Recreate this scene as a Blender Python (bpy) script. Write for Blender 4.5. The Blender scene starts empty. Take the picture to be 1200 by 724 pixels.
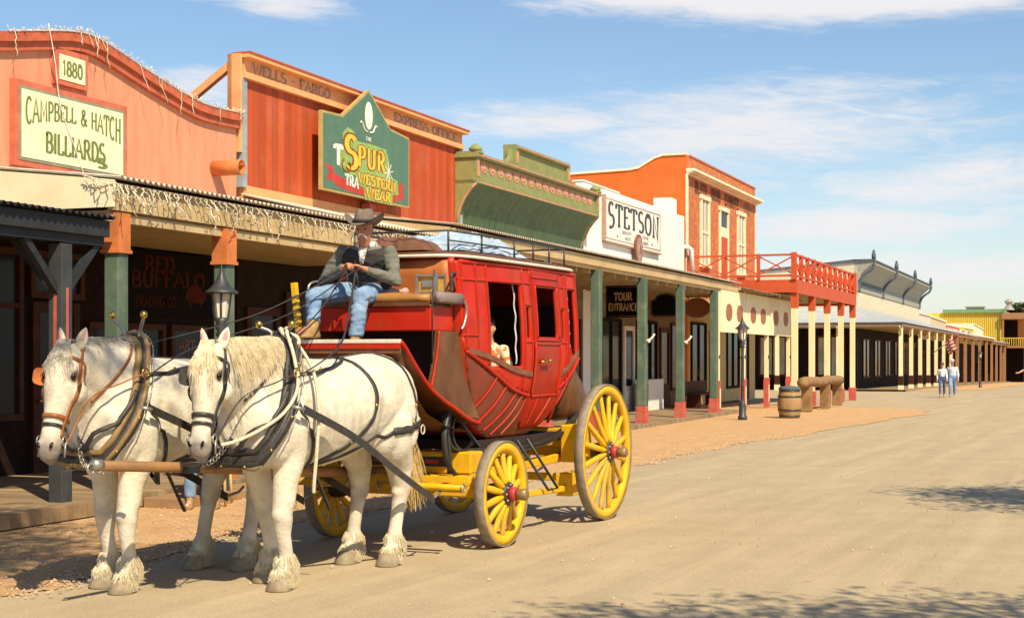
import bpy, bmesh, math, random
from math import sin, cos, pi, radians, sqrt, atan2
from mathutils import Vector, Matrix, noise
from mathutils.bvhtree import BVHTree
random.seed(7)
S = bpy.context.scene
COL = S.collection
V = Vector

# ------------------------------------------------------------ camera
cam_d = bpy.data.cameras.new('camera'); cam = bpy.data.objects.new('camera', cam_d); COL.objects.link(cam)
cam.location = (0, 0, 1.75); cam.rotation_euler = (radians(90), 0, 0)
cam_d.sensor_width = 36; cam_d.lens = 1750/1200*36; cam_d.shift_y = 56/1200
cam_d.clip_start = .1; cam_d.clip_end = 6000
S.camera = cam

# ------------------------------------------------------------ light
SUN_EL = radians(48); SUN_AZ = atan2(.447, -.894)       # direction towards the sun, clockwise from +Y
tosun = V((.447*cos(SUN_EL), -.894*cos(SUN_EL), sin(SUN_EL)))
sd = bpy.data.lights.new('sun', 'SUN'); sd.energy = 5.0; sd.angle = radians(.55); sd.color = (1, .865, .62)
so = bpy.data.objects.new('sun', sd); COL.objects.link(so); so.location = (10, -20, 40)
so.rotation_euler = (-tosun).to_track_quat('-Z', 'Y').to_euler()

w = bpy.data.worlds.new('World'); S.world = w; w.use_nodes = True
nt = w.node_tree; N = nt.nodes; Lk = nt.links
for n in list(N): N.remove(n)
def wn(t, **k):
    n = N.new(t)
    for a, b in k.items(): setattr(n, a, b)
    return n
def wm(op, a, b=None, c=None):
    n = wn('ShaderNodeMath', operation=op)
    for i, v in enumerate((a, b, c)):
        if v is None: continue
        if isinstance(v, (int, float)): n.inputs[i].default_value = v
        else: Lk.new(v, n.inputs[i])
    return n.outputs[0]
out = wn('ShaderNodeOutputWorld'); bg = wn('ShaderNodeBackground'); bg.inputs[1].default_value = .074
sky = wn('ShaderNodeTexSky', sky_type='NISHITA'); sky.sun_disc = False
sky.sun_elevation = SUN_EL; sky.sun_rotation = SUN_AZ; sky.air_density = 1.0; sky.dust_density = .6; sky.ozone_density = 1.6
tc = wn('ShaderNodeTexCoord'); sp = wn('ShaderNodeSeparateXYZ'); Lk.new(tc.outputs['Generated'], sp.inputs[0])
az = wm('ARCTAN2', sp.outputs[0], sp.outputs[1]); el = wm('ARCSINE', sp.outputs[2])
def cvec(kx, ky, sk=0, off=0):
    c = wn('ShaderNodeCombineXYZ')
    Lk.new(wm('MULTIPLY', az, kx), c.inputs[0]); 
    Lk.new(wm('ADD', wm('MULTIPLY', el, ky), wm('MULTIPLY', az, sk)), c.inputs[1]); c.inputs[2].default_value = off
    return c.outputs[0]
def wnoise(vec, sc, det, rough=.6, dist=0):
    n = wn('ShaderNodeTexNoise'); n.inputs['Scale'].default_value = sc; n.inputs['Detail'].default_value = det
    n.inputs['Roughness'].default_value = rough; n.inputs['Distortion'].default_value = dist
    Lk.new(vec, n.inputs['Vector']); return n.outputs[0]
def blob(a0, e0, wa, we, sk=0):     # soft elliptical bank of cloud at azimuth a0, elevation e0
    da = wm('DIVIDE', wm('SUBTRACT', az, a0), wa)
    de = wm('DIVIDE', wm('SUBTRACT', wm('SUBTRACT', el, e0), wm('MULTIPLY', wm('SUBTRACT', az, a0), sk)), we)
    r = wm('ADD', wm('MULTIPLY', da, da), wm('MULTIPLY', de, de))
    return wm('POWER', 2.718, wm('MULTIPLY', r, -1.0))
n1 = wnoise(cvec(6, 42, -2), 1.0, 8, .58, .6)
n2 = wnoise(cvec(26, 130, 10, 3), 1.0, 7, .65, 1.2)
nn = wm('ADD', wm('MULTIPLY', n1, .58), wm('MULTIPLY', n2, .42))
banks = wm('MULTIPLY', blob(.20, .248, .20, .032, -.02), 1.9)
for args in ((.17, .150, .22, .048, .05), (.30, .11, .18, .03, 0), (.22, .085, .16, .022, 0), (-.15, .232, .07, .016, -.05), (-.20, .175, .05, .02, 0), (.30, .055, .30, .02, 0), (.02, .155, .10, .02, 0)):
    banks = wm('MAXIMUM', banks, wm('MULTIPLY', blob(*args), .86))
cm = wn('ShaderNodeMapRange'); cm.interpolation_type = 'SMOOTHSTEP'
Lk.new(wm('ADD', wm('MULTIPLY', banks, .68), wm('MULTIPLY', nn, 1.0)), cm.inputs[0])
cm.inputs[1].default_value = .76; cm.inputs[2].default_value = 1.20; cm.inputs[3].default_value = 0; cm.inputs[4].default_value = .95
haze = wn('ShaderNodeMapRange'); Lk.new(el, haze.inputs[0])
haze.inputs[1].default_value = .0; haze.inputs[2].default_value = .12; haze.inputs[3].default_value = .5; haze.inputs[4].default_value = 0
cm2 = wm('MAXIMUM', cm.outputs[0], haze.outputs[0])
hs = wn('ShaderNodeHueSaturation'); hs.inputs['Saturation'].default_value = 1.10; hs.inputs['Value'].default_value = 1.42
Lk.new(sky.outputs[0], hs.inputs['Color'])
mx = wn('ShaderNodeMixRGB'); Lk.new(cm2, mx.inputs[0]); Lk.new(hs.outputs[0], mx.inputs[1]); mx.inputs[2].default_value = (9.2, 9.0, 9.1, 1)
Lk.new(mx.outputs[0], bg.inputs[0]); Lk.new(bg.outputs[0], out.inputs[0])
S.view_settings.view_transform = 'Standard'; S.view_settings.look = 'None'; S.view_settings.exposure = .4; S.view_settings.gamma = 1
S.view_settings.use_curve_mapping = False
S.render.engine = 'CYCLES'

# ------------------------------------------------------------ frames: world, street, coach, horses
def frame(ox, oy, deg, oz=0):            # local x = right of heading, local y = along heading (away from camera)
    return Matrix.Translation((ox, oy, oz)) @ Matrix.Rotation(-radians(deg), 4, 'Z')
WORLD = Matrix.Identity(4)
ST = frame(0, 0, 21.23)
CO = frame(-.90919, 14.18268, 25.16)
HN = frame(-1.8828, 11.3516, 27.3)
HL = frame(-2.9918, 11.2592, 27.3)

# ------------------------------------------------------------ materials
MATS = {}
def srgb(r, g, b):
    f = lambda c: ((c/255+.055)/1.055)**2.4 if c/255 > .04045 else c/255/12.92
    return (f(r), f(g), f(b), 1)
def mat(name, col, col2=None, rough=.7, scale=6, detail=6, contrast=(.35, .65), bump=.15, bscale=40, metal=0, stretch=(1, 1, 1),
        dirt=None, dirt_amt=0, kind=None, spec=.35, attr=None, sheen=0, bdist=.01):
    m = bpy.data.materials.new(name); m.use_nodes = True; T = m.node_tree; n = T.nodes; L = T.links
    b = n['Principled BSDF']; b.inputs['Roughness'].default_value = rough; b.inputs['Metallic'].default_value = metal
    b.inputs['Specular IOR Level'].default_value = spec
    c1 = tuple(col[:3])+(1,); c2 = tuple(col2[:3])+(1,) if col2 else tuple(x*.72 for x in col[:3])+(1,)
    tc = n.new('ShaderNodeTexCoord'); mp = n.new('ShaderNodeMapping'); mp.inputs['Scale'].default_value = stretch
    L.new(tc.outputs['Object'], mp.inputs[0])
    nz = n.new('ShaderNodeTexNoise'); nz.inputs['Scale'].default_value = scale; nz.inputs['Detail'].default_value = detail; nz.inputs['Roughness'].default_value = .62
    L.new(mp.outputs[0], nz.inputs['Vector'])
    r = n.new('ShaderNodeMapRange'); r.inputs[1].default_value, r.inputs[2].default_value = contrast; L.new(nz.outputs[0], r.inputs[0])
    mixn = n.new('ShaderNodeMixRGB'); mixn.inputs[1].default_value = c1; mixn.inputs[2].default_value = c2; L.new(r.outputs[0], mixn.inputs[0])
    colout = mixn.outputs[0]
    if dirt:
        d = n.new('ShaderNodeTexNoise'); d.inputs['Scale'].default_value = scale*.35; d.inputs['Detail'].default_value = 8; d.inputs['Roughness'].default_value = .7
        L.new(tc.outputs['Object'], d.inputs['Vector'])
        dr = n.new('ShaderNodeMapRange'); dr.inputs[1].default_value = .5; dr.inputs[2].default_value = .72; dr.inputs[4].default_value = dirt_amt; L.new(d.outputs[0], dr.inputs[0])
        md = n.new('ShaderNodeMixRGB'); L.new(dr.outputs[0], md.inputs[0]); L.new(colout, md.inputs[1]); md.inputs[2].default_value = tuple(dirt[:3])+(1,); colout = md.outputs[0]
    if attr:            # pigment of the thing itself, stored per vertex
        at = n.new('ShaderNodeAttribute'); at.attribute_name = attr[0]
        ma = n.new('ShaderNodeMixRGB'); L.new(at.outputs['Fac'], ma.inputs[0]); L.new(colout, ma.inputs[1]); ma.inputs[2].default_value = tuple(attr[1][:3])+(1,); colout = ma.outputs[0]
    hgt = None
    if kind == 'planks' or kind == 'planksy':    # vertical boards (street x/y)
        wv = n.new('ShaderNodeTexBrick')
    if kind and kind.startswith('wave'):
        _, axis, freq, amt = kind.split(':')
        sx = n.new('ShaderNodeSeparateXYZ'); L.new(tc.outputs['Object'], sx.inputs[0])
        k = n.new('ShaderNodeMath'); k.operation = 'MULTIPLY'; L.new(sx.outputs['XYZ'.index(axis)], k.inputs[0]); k.inputs[1].default_value = float(freq)
        fr = n.new('ShaderNodeMath'); fr.operation = 'FRACT'; L.new(k.outputs[0], fr.inputs[0])
        gp = n.new('ShaderNodeMapRange'); gp.inputs[1].default_value = 0; gp.inputs[2].default_value = .07; L.new(fr.outputs[0], gp.inputs[0])
        fl = n.new('ShaderNodeMath'); fl.operation = 'FLOOR'; L.new(k.outputs[0], fl.inputs[0])
        wh = n.new('ShaderNodeTexWhiteNoise'); wh.noise_dimensions = '1D'; L.new(fl.outputs[0], wh.inputs['W'])
        vr = n.new('ShaderNodeMapRange'); vr.inputs[3].default_value = 1-float(amt); vr.inputs[4].default_value = 1+float(amt)*.5; L.new(wh.outputs[0], vr.inputs[0])
        g2 = n.new('ShaderNodeMapRange'); g2.inputs[3].default_value = .45; L.new(gp.outputs[0], g2.inputs[0])
        mu = n.new('ShaderNodeMath'); mu.operation = 'MULTIPLY'; L.new(vr.outputs[0], mu.inputs[0]); L.new(g2.outputs[0], mu.inputs[1])
        vm = n.new('ShaderNodeVectorMath'); vm.operation = 'SCALE'; L.new(colout, vm.inputs[0]); L.new(mu.outputs[0], vm.inputs['Scale']); colout = vm.outputs[0]
        hgt = gp.outputs[0]
    if kind == 'brick':
        sx = n.new('ShaderNodeSeparateXYZ'); L.new(tc.outputs['Object'], sx.inputs[0])
        cx = n.new('ShaderNodeCombineXYZ'); L.new(sx.outputs[1], cx.inputs[0]); L.new(sx.outputs[2], cx.inputs[1])
        bk = n.new('ShaderNodeTexBrick'); L.new(cx.outputs[0], bk.inputs['Vector']); bk.inputs['Scale'].default_value = 1
        bk.inputs['Brick Width'].default_value = .23; bk.inputs['Row Height'].default_value = .078; bk.inputs['Mortar Size'].default_value = .007
        L.new(colout, bk.inputs['Color1']); bk.inputs['Color2'].default_value = c2; bk.inputs['Mortar'].default_value = (.55, .28, .14, 1); colout = bk.outputs[0]
        hgt = bk.outputs['Fac']
    L.new(colout, b.inputs['Base Color'])
    if bump:
        bz = n.new('ShaderNodeTexNoise'); bz.inputs['Scale'].default_value = bscale; bz.inputs['Detail'].default_value = 5; L.new(mp.outputs[0], bz.inputs['Vector'])
        bp = n.new('ShaderNodeBump'); bp.inputs['Strength'].default_value = bump; bp.inputs['Distance'].default_value = bdist
        if hgt is not None:
            am = n.new('ShaderNodeMath'); am.operation = 'ADD' if kind != 'brick' else 'SUBTRACT'; L.new(bz.outputs[0], am.inputs[0]); L.new(hgt, am.inputs[1]); L.new(am.outputs[0], bp.inputs['Height'])
        else: L.new(bz.outputs[0], bp.inputs['Height'])
        L.new(bp.outputs[0], b.inputs['Normal'])
    rr = n.new('ShaderNodeMapRange'); L.new(nz.outputs[0], rr.inputs[0]); rr.inputs[3].default_value = max(.05, rough-.12); rr.inputs[4].default_value = min(1, rough+.12); L.new(rr.outputs[0], b.inputs['Roughness'])
    MATS[name] = m; return m
def glassmat(name, col=(.02, .025, .03), rough=.08):
    m = bpy.data.materials.new(name); m.use_nodes = True; b = m.node_tree.nodes['Principled BSDF']
    b.inputs['Base Color'].default_value = (*col, 1); b.inputs['Roughness'].default_value = rough; b.inputs['Specular IOR Level'].default_value = .6
    MATS[name] = m; return m

# ------------------------------------------------------------ mesh building
class MB:
    def __init__(s, fr=None): s.v = []; s.f = []; s.fr = fr if fr is not None else ST; s.sm = []
    def add(s, vs, fs, smooth=False):
        o = len(s.v); s.v += [V(p) for p in vs]; s.f += [tuple(i+o for i in f) for f in fs]; s.sm += [smooth]*len(fs); return s
    def box(s, x0, x1, y0, y1, z0, z1):
        x0, x1 = min(x0, x1), max(x0, x1); y0, y1 = min(y0, y1), max(y0, y1); z0, z1 = min(z0, z1), max(z0, z1)
        vs = [(x, y, z) for z in (z0, z1) for y in (y0, y1) for x in (x0, x1)]
        return s.add(vs, [(0, 2, 3, 1), (4, 5, 7, 6), (0, 1, 5, 4), (2, 6, 7, 3), (0, 4, 6, 2), (1, 3, 7, 5)])
    def beam(s, p, q, w, t, up=(0, 0, 1)):     # rectangular bar between two points
        p, q = V(p), V(q); d = (q-p).normalized(); u = V(up)
        if abs(d.dot(u)) > .98: u = V((1, 0, 0))
        a = d.cross(u).normalized()*w/2; b = a.cross(d).normalized()*t/2
        vs = [p+a*i+b*j for i, j in ((-1, -1), (1, -1), (1, 1), (-1, 1))]+[q+a*i+b*j for i, j in ((-1, -1), (1, -1), (1, 1), (-1, 1))]
        return s.add(vs, [(0, 3, 2, 1), (4, 5, 6, 7), (0, 1, 5, 4), (1, 2, 6, 5), (2, 3, 7, 6), (3, 0, 4, 7)])
    def poly(s, pts, vec):                     # flat outline extruded by vec
        n = len(pts); pts = [V(p) for p in pts]; vec = V(vec); o = pts+[p+vec for p in pts]
        return s.add(o, [tuple(range(n))[::-1], tuple(range(n, 2*n))]+[(i, (i+1) % n, n+(i+1) % n, n+i) for i in range(n)])
    def tube(s, pts, r, seg=8, closed=False, smooth=True, flat=None, cap=True):
        pts = [V(p) for p in pts]; n = len(pts); rs = r if isinstance(r, (list, tuple)) else [r]*n
        vs = []; up = None
        for i, p in enumerate(pts):
            a = pts[(i+1) % n] if (closed or i < n-1) else p; b = pts[i-1] if (closed or i > 0) else p
            d = (a-b); d = d.normalized() if d.length > 1e-9 else V((0, 0, 1))
            if up is None:
                up = V((0, 0, 1)) if abs(d.z) < .9 else V((1, 0, 0))
            sd = d.cross(up)
            if sd.length < 1e-5: sd = d.cross(V((.3, 1, .2)))
            sd.normalize(); up = sd.cross(d).normalized()
            for k in range(seg):
                t = 2*pi*k/seg; vs.append(p+sd*cos(t)*rs[i]+up*sin(t)*rs[i]*(flat or 1))
        m = n if closed else n-1
        fs = [(i*seg+k, i*seg+(k+1) % seg, ((i+1) % n)*seg+(k+1) % seg, ((i+1) % n)*seg+k) for i in range(m) for k in range(seg)]
        if not closed and cap: fs += [tuple(range(seg))[::-1], tuple((n-1)*seg+k for k in range(seg))]
        return s.add(vs, fs, smooth)
    def lathe(s, prof, c=(0, 0, 0), axis=(0, 0, 1), seg=24, smooth=True, cap=True):   # profile of (radius, height)
        ax = V(axis).normalized(); u = V((1, 0, 0)) if abs(ax.x) < .9 else V((0, 1, 0)); a = ax.cross(u).normalized(); b = ax.cross(a); c = V(c)
        vs = [c+ax*h+(a*cos(2*pi*k/seg)+b*sin(2*pi*k/seg))*r for r, h in prof for k in range(seg)]; n = len(prof)
        fs = [(i*seg+k, i*seg+(k+1) % seg, (i+1)*seg+(k+1) % seg, (i+1)*seg+k) for i in range(n-1) for k in range(seg)]
        if cap and prof[0][0] > 1e-4: fs.append(tuple(range(seg))[::-1])
        if cap and prof[-1][0] > 1e-4: fs.append(tuple((n-1)*seg+k for k in range(seg)))
        return s.add(vs, fs, smooth)
    def loft(s, secs, seg=20, cap=True, smooth=True, pw=2.0):     # sections of (centre, half vector a, half vector b)
        vs = []
        for c, a, b in secs:
            c, a, b = V(c), V(a), V(b)
            for k in range(seg):
                t = 2*pi*k/seg; ct, stt = cos(t), sin(t)
                e = 2/pw
                vs.append(c+a*(abs(ct)**e)*(1 if ct >= 0 else -1)+b*(abs(stt)**e)*(1 if stt >= 0 else -1))
        n = len(secs)
        fs = [(i*seg+k, i*seg+(k+1) % seg, (i+1)*seg+(k+1) % seg, (i+1)*seg+k) for i in range(n-1) for k in range(seg)]
        if cap: fs += [tuple(range(seg))[::-1], tuple((n-1)*seg+k for k in range(seg))]
        return s.add(vs, fs, smooth)
    def ball(s, c, r, seg=14, rings=9, sc=(1, 1, 1)):
        c = V(c); vs = [c+V((0, 0, r*sc[2]))]
        for i in range(1, rings):
            t = pi*i/rings
            vs += [c+V((r*sin(t)*cos(2*pi*k/seg)*sc[0], r*sin(t)*sin(2*pi*k/seg)*sc[1], r*cos(t)*sc[2])) for k in range(seg)]
        vs.append(c-V((0, 0, r*sc[2]))); e = len(vs)-1
        fs = [(0, 1+k, 1+(k+1) % seg) for k in range(seg)]
        fs += [(1+(i)*seg+k, 1+(i+1)*seg+k, 1+(i+1)*seg+(k+1) % seg, 1+i*seg+(k+1) % seg) for i in range(rings-2) for k in range(seg)]
        fs += [(e, 1+(rings-2)*seg+(k+1) % seg, 1+(rings-2)*seg+k) for k in range(seg)]
        return s.add(vs, fs, True)
    def grid(s, P, smooth=True):
        r, c = len(P), len(P[0]); vs = [p for row in P for p in row]
        return s.add(vs, [(i*c+j, i*c+j+1, (i+1)*c+j+1, (i+1)*c+j) for i in range(r-1) for j in range(c-1)], smooth)
    def mesh(s, name, inv):
        me = bpy.data.meshes.new(name); M = inv @ s.fr
        me.from_pydata([M @ p for p in s.v], [], s.f); me.update()
        me.polygons.foreach_set('use_smooth', s.sm); return me

def fixn(me):
    bm = bmesh.new(); bm.from_mesh(me); bmesh.ops.recalc_face_normals(bm, faces=bm.faces); bm.to_mesh(me); bm.free(); me.update()
def thing(name, label, cat, pos=(0, 0, 0), fr=None, group=None):
    fr = ST if fr is None else fr
    o = bpy.data.objects.new(name, None); COL.objects.link(o); o.empty_display_size = .2
    o.matrix_basis = fr @ Matrix.Translation(pos)
    o['label'] = label; o['category'] = cat
    if group: o['group'] = group
    return o
def wmat(o):
    return wmat(o.parent) @ o.matrix_basis if o.parent else o.matrix_basis.copy()
def part(name, mb, m, parent, bevel=0, fix=True, label=None, stuff=False):
    me = mb.mesh(name, wmat(parent).inverted())
    if fix: fixn(me)
    o = bpy.data.objects.new(name, me); COL.objects.link(o); o.parent = parent
    me.materials.append(m)
    if bevel:
        bv = o.modifiers.new('bevel', 'BEVEL'); bv.width = bevel; bv.segments = 2; bv.limit_method = 'ANGLE'; bv.angle_limit = radians(40)
    if label: o['label'] = label
    if stuff: o['kind'] = 'stuff'
    return o
def solo(name, mb, m, label, cat, pos=(0, 0, 0), fr=None, group=None, bevel=0, fix=True):
    fr = ST if fr is None else fr
    B = fr @ Matrix.Translation(pos)
    me = mb.mesh(name, B.inverted())
    if fix: fixn(me)
    o = bpy.data.objects.new(name, me); COL.objects.link(o); o.matrix_basis = B; me.materials.append(m)
    if bevel:
        bv = o.modifiers.new('bevel', 'BEVEL'); bv.width = bevel; bv.segments = 2; bv.limit_method = 'ANGLE'
    o['label'] = label; o['category'] = cat
    if group: o['group'] = group
    return o
def struct(name, mb, m, kind='structure'):
    me = mb.mesh(name, Matrix.Identity(4)); fixn(me)
    o = bpy.data.objects.new(name, me); COL.objects.link(o); me.materials.append(m); o['kind'] = kind; return o
def dup(root, basis, label=None, group=None):
    def cp(o, par):
        c = o.copy(); COL.objects.link(c); c.parent = par
        for ch in [x for x in bpy.data.objects if x.parent == o]: cp(ch, c)
        return c
    r = cp(root, None); r.matrix_basis = basis
    if label: r['label'] = label
    if group: r['group'] = group
    return r
def remesh(mb, vox, smooth_it=6, fac=.5, sub=0):       # fuse overlapping lofts into one continuous skin; result in the builder's own frame
    me = bpy.data.meshes.new('tmp'); me.from_pydata(mb.v, [], mb.f); fixn(me)
    o = bpy.data.objects.new('tmp', me); COL.objects.link(o)
    r = o.modifiers.new('r', 'REMESH'); r.mode = 'VOXEL'; r.voxel_size = vox; r.adaptivity = 0; r.use_smooth_shade = True
    if smooth_it:
        sm = o.modifiers.new('s', 'SMOOTH'); sm.iterations = smooth_it; sm.factor = fac
    dg = bpy.context.evaluated_depsgraph_get(); ev = o.evaluated_get(dg); m2 = bpy.data.meshes.new_from_object(ev)
    bpy.data.objects.remove(o); bpy.data.meshes.remove(me)
    q = MB(mb.fr); q.v = [v.co.copy() for v in m2.vertices]; q.f = [tuple(p.vertices) for p in m2.polygons]; q.sm = [True]*len(q.f)
    bpy.data.meshes.remove(m2); return q
def crom(pts, n=8, closed=False):
    pts = [V(p) for p in pts]; out = []; m = len(pts)
    rng = m if closed else m-1
    for i in range(rng):
        p0 = pts[i-1] if (closed or i > 0) else pts[i]; p1 = pts[i]; p2 = pts[(i+1) % m]; p3 = pts[(i+2) % m] if (closed or i < m-2) else p2
        for k in range(n):
            t = k/n; out.append(.5*((2*p1)+(p2-p0)*t+(2*p0-5*p1+4*p2-p3)*t*t+(3*p1-p0-3*p2+p3)*t**3))
    if not closed: out.append(pts[-1])
    return out

# ------------------------------------------------------------ lettering: pen strokes with a broad nib
def arc(cx, cy, rx, ry, a0, a1, n=10): return [(cx+rx*cos(radians(a0+(a1-a0)*i/n)), cy+ry*sin(radians(a0+(a1-a0)*i/n))) for i in range(n+1)]
GL = {
 'A': (.66, [[(0, 0), (.33, 1), (.66, 0)], [(.13, .36), (.53, .36)]]), 'B': (.56, [[(.08, 0), (.08, 1)], [(.08, 1)]+arc(.28, .76, .22, .24, 90, -90)+[(.08, .52)], [(.08, .52)]+arc(.30, .26, .25, .26, 90, -90)+[(.08, 0)]]),
 'C': (.6, [arc(.33, .5, .31, .5, 48, 312, 16)]), 'D': (.6, [[(.08, 0), (.08, 1)], [(.08, 1)]+arc(.2, .5, .38, .5, 90, -90, 14)+[(.08, 0)]]),
 'E': (.52, [[(.08, 0), (.08, 1)], [(.08, 1), (.5, 1)], [(.08, .52), (.42, .52)], [(.08, 0), (.52, 0)]]), 'F': (.5, [[(.08, 0), (.08, 1)], [(.08, 1), (.5, 1)], [(.08, .5), (.4, .5)]]),
 'G': (.62, [arc(.33, .5, .31, .5, 48, 350, 16), [(.38, .42), (.63, .42)]]), 'H': (.62, [[(.08, 0), (.08, 1)], [(.54, 0), (.54, 1)], [(.08, .52), (.54, .52)]]),
 'I': (.2, [[(.1, 0), (.1, 1)]]), 'J': (.45, [[(.35, 1), (.35, .25)]+arc(.2, .22, .15, .22, 0, -170, 8)]), 'K': (.6, [[(.08, 0), (.08, 1)], [(.54, 1), (.1, .45)], [(.22, .55), (.58, 0)]]),
 'L': (.5, [[(.08, 0), (.08, 1)], [(.08, 0), (.5, 0)]]), 'M': (.78, [[(.08, 0), (.1, 1), (.39, .25), (.68, 1), (.7, 0)]]), 'N': (.64, [[(.08, 0), (.08, 1), (.56, 0), (.56, 1)]]),
 'O': (.66, [arc(.33, .5, .3, .5, 90, 450, 20)]), 'P': (.54, [[(.08, 0), (.08, 1)], [(.08, 1)]+arc(.28, .73, .23, .27, 90, -90)+[(.08, .46)]]),
 'Q': (.66, [arc(.33, .5, .3, .5, 90, 450, 20), [(.38, .25), (.62, -.05)]]), 'R': (.6, [[(.08, 0), (.08, 1)], [(.08, 1)]+arc(.28, .74, .22, .26, 90, -90)+[(.08, .48)], [(.3, .48), (.58, 0)]]),
 'S': (.54, [arc(.28, .75, .22, .25, 40, 270, 12)+arc(.28, .25, .24, .25, 90, -140, 12)]), 'T': (.58, [[(.29, 0), (.29, 1)], [(0, 1), (.58, 1)]]),
 'U': (.62, [[(.08, 1), (.08, .3)]+arc(.31, .3, .23, .3, 180, 360, 10)+[(.54, 1)]]), 'V': (.62, [[(0, 1), (.31, 0), (.62, 1)]]), 'W': (.9, [[(0, 1), (.22, 0), (.45, .9), (.68, 0), (.9, 1)]]),
 'X': (.62, [[(0, 0), (.62, 1)], [(0, 1), (.62, 0)]]), 'Y': (.6, [[(0, 1), (.3, .48), (.3, 0)], [(.6, 1), (.3, .48)]]), 'Z': (.56, [[(0, 1), (.54, 1), (.02, 0), (.56, 0)]]),
 '1': (.3, [[(.02, .8), (.16, 1), (.16, 0)]]), '8': (.52, [arc(.26, .75, .19, .24, 90, 450, 14), arc(.26, .26, .24, .26, 90, 450, 14)]), '0': (.54, [arc(.27, .5, .23, .5, 90, 450, 18)]),
 '5': (.5, [[(.45, 1), (.1, 1), (.08, .56)]+arc(.25, .32, .22, .31, 100, -140, 12)]), '6': (.5, [arc(.27, .3, .22, .3, 90, 450, 14), [(.06, .32), (.12, .7), (.36, 1)]]),
 '-': (.4, [[(.05, .5), (.35, .5)]]), '&': (.7, [[(.68, 0), (.2, .68)]+arc(.32, .82, .15, .18, 200, -20, 8)+[(.12, .38)]+arc(.28, .22, .22, .22, 150, 330, 8)+[(.66, .45)]]), '.': (.2, [[(.08, .0), (.14, .06)]]), "'": (.2, [[(.1, .8), (.12, 1)]]), ' ': (.32, []),
}
def letters(mb, text, o, right, up, h, width=None, sp=.14, tv=.15, th=.07, serif=.0, lift=.003, warp=None, xs=1.0):
    """text on a plane: o = left end of the baseline, h = cap height; width stretches it to fit"""
    o, right, up = V(o), V(right).normalized(), V(up).normalized(); nrm = right.cross(up).normalized()
    tot = sum(GL[c][0]+sp for c in text)-sp; kx = (width/(tot*h)) if width else xs
    x = 0; cnt = [0]
    def place(px, py, dz):
        if warp: px, py = warp(px/tot, py, px)
        return o+right*(px*h*kx)+up*(py*h)+nrm*(lift+dz)
    def ribbon(pl):
        cnt[0] += 1; dz = (cnt[0] % 5)*.0006
        n = len(pl); L = []; R = []
        closed = (V(pl[0]).to_2d() - V(pl[-1]).to_2d()).length < 1e-6 and n > 3 if False else (abs(pl[0][0]-pl[-1][0])+abs(pl[0][1]-pl[-1][1]) < 1e-6 and n > 3)
        for i, (a, b) in enumerate(pl):
            nx = pl[(i+1) % (n-1)] if closed and i == n-1 else (pl[i+1] if i < n-1 else None); pv = pl[n-2] if closed and i == 0 else (pl[i-1] if i > 0 else None)
            d1 = V((nx[0]-a, nx[1]-b)).normalized() if nx and (abs(nx[0]-a)+abs(nx[1]-b)) > 1e-9 else None
            d0 = V((a-pv[0], b-pv[1])).normalized() if pv and (abs(a-pv[0])+abs(b-pv[1])) > 1e-9 else None
            if d0 is None: d0 = d1
            if d1 is None: d1 = d0
            d = (d0+d1); d = d.normalized() if d.length > .2 else d1
            wdt = (th+(tv-th)*abs(d.y)**1.0)/2
            m = min(2.0, 1/max(.45, sqrt(max(0, (1+d0.dot(d1))/2))))
            nn_ = V((-d.y, d.x))*wdt*m
            L.append(place(x+a+nn_.x, b+nn_.y, dz)); R.append(place(x+a-nn_.x, b-nn_.y, dz))
        vs = L+R; k = len(L)
        mb.add(vs, [(i, k+i, k+i+1, i+1) for i in range(k-1)])
    for ch in text:
        wd, strokes = GL[ch]
        for pl in strokes: ribbon(pl)
        if serif:
            for pl in strokes:
                for (a, b), (c, d) in ((pl[0], pl[1]), (pl[-1], pl[-2])):
                    if abs(b-d) > abs(a-c)*.9 and (b < .02 or b > .98): ribbon([(a-serif, b+(.03 if b < .5 else -.03)), (a+serif, b+(.03 if b < .5 else -.03))])
                    elif abs(a-c) > abs(b-d) and b in (0, 1) : ribbon([(a, b-.0 if b == 0 else b), (a, b+(.2 if b == 0 else -.2))])
        x += wd+sp
    return tot*h*kx
# ------------------------------------------------------------ palette
mat('asphalt', (.455, .365, .235), (.395, .31, .195), rough=.92, scale=1.3, contrast=(.3, .7), bump=.35, bscale=60, dirt=(.44, .345, .22), dirt_amt=.7, spec=.1)
mat('gravel', (.63, .395, .20), (.49, .285, .135), rough=.95, scale=3.5, contrast=(.3, .7), bump=.9, bscale=45, spec=.1, bdist=.03, dirt=(.66, .46, .27), dirt_amt=.6)
mat('pebble', (.55, .38, .24), (.34, .22, .13), rough=.9, scale=9, bump=.3)
mat('salmon', (.68, .30, .175), (.58, .235, .13), rough=.85, scale=3.2, stretch=(1, 1.6, .3), bump=.25, bscale=70, dirt=(.66, .30, .19), dirt_amt=.5)
mat('salmon_trim', (.55, .13, .06), rough=.75, bump=.2)
mat('cream', (.86, .77, .52), (.80, .69, .43), rough=.7, scale=3, dirt=(.6, .47, .28), dirt_amt=.4)
mat('cream_sign', (.84, .76, .50), (.80, .71, .44), rough=.6, scale=4, bump=.05)
mat('sign_red', (.62, .16, .09), rough=.6, bump=.05)
mat('sign_green', (.17, .22, .06), (.11, .16, .04), rough=.6, scale=20, bump=0)
mat('sign_grey_green', (.28, .29, .20), rough=.6, bump=0)
mat('red_boards', (.52, .085, .020), (.42, .062, .016), rough=.72, scale=2, stretch=(1, 1, .25), kind='wave:Y:4.6:.20', bump=.5, dirt=(.56, .15, .06), dirt_amt=.7)
mat('peach', (.82, .40, .17), (.74, .34, .14), rough=.75, scale=4, bump=.2, dirt=(.5, .22, .1), dirt_amt=.5)
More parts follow.
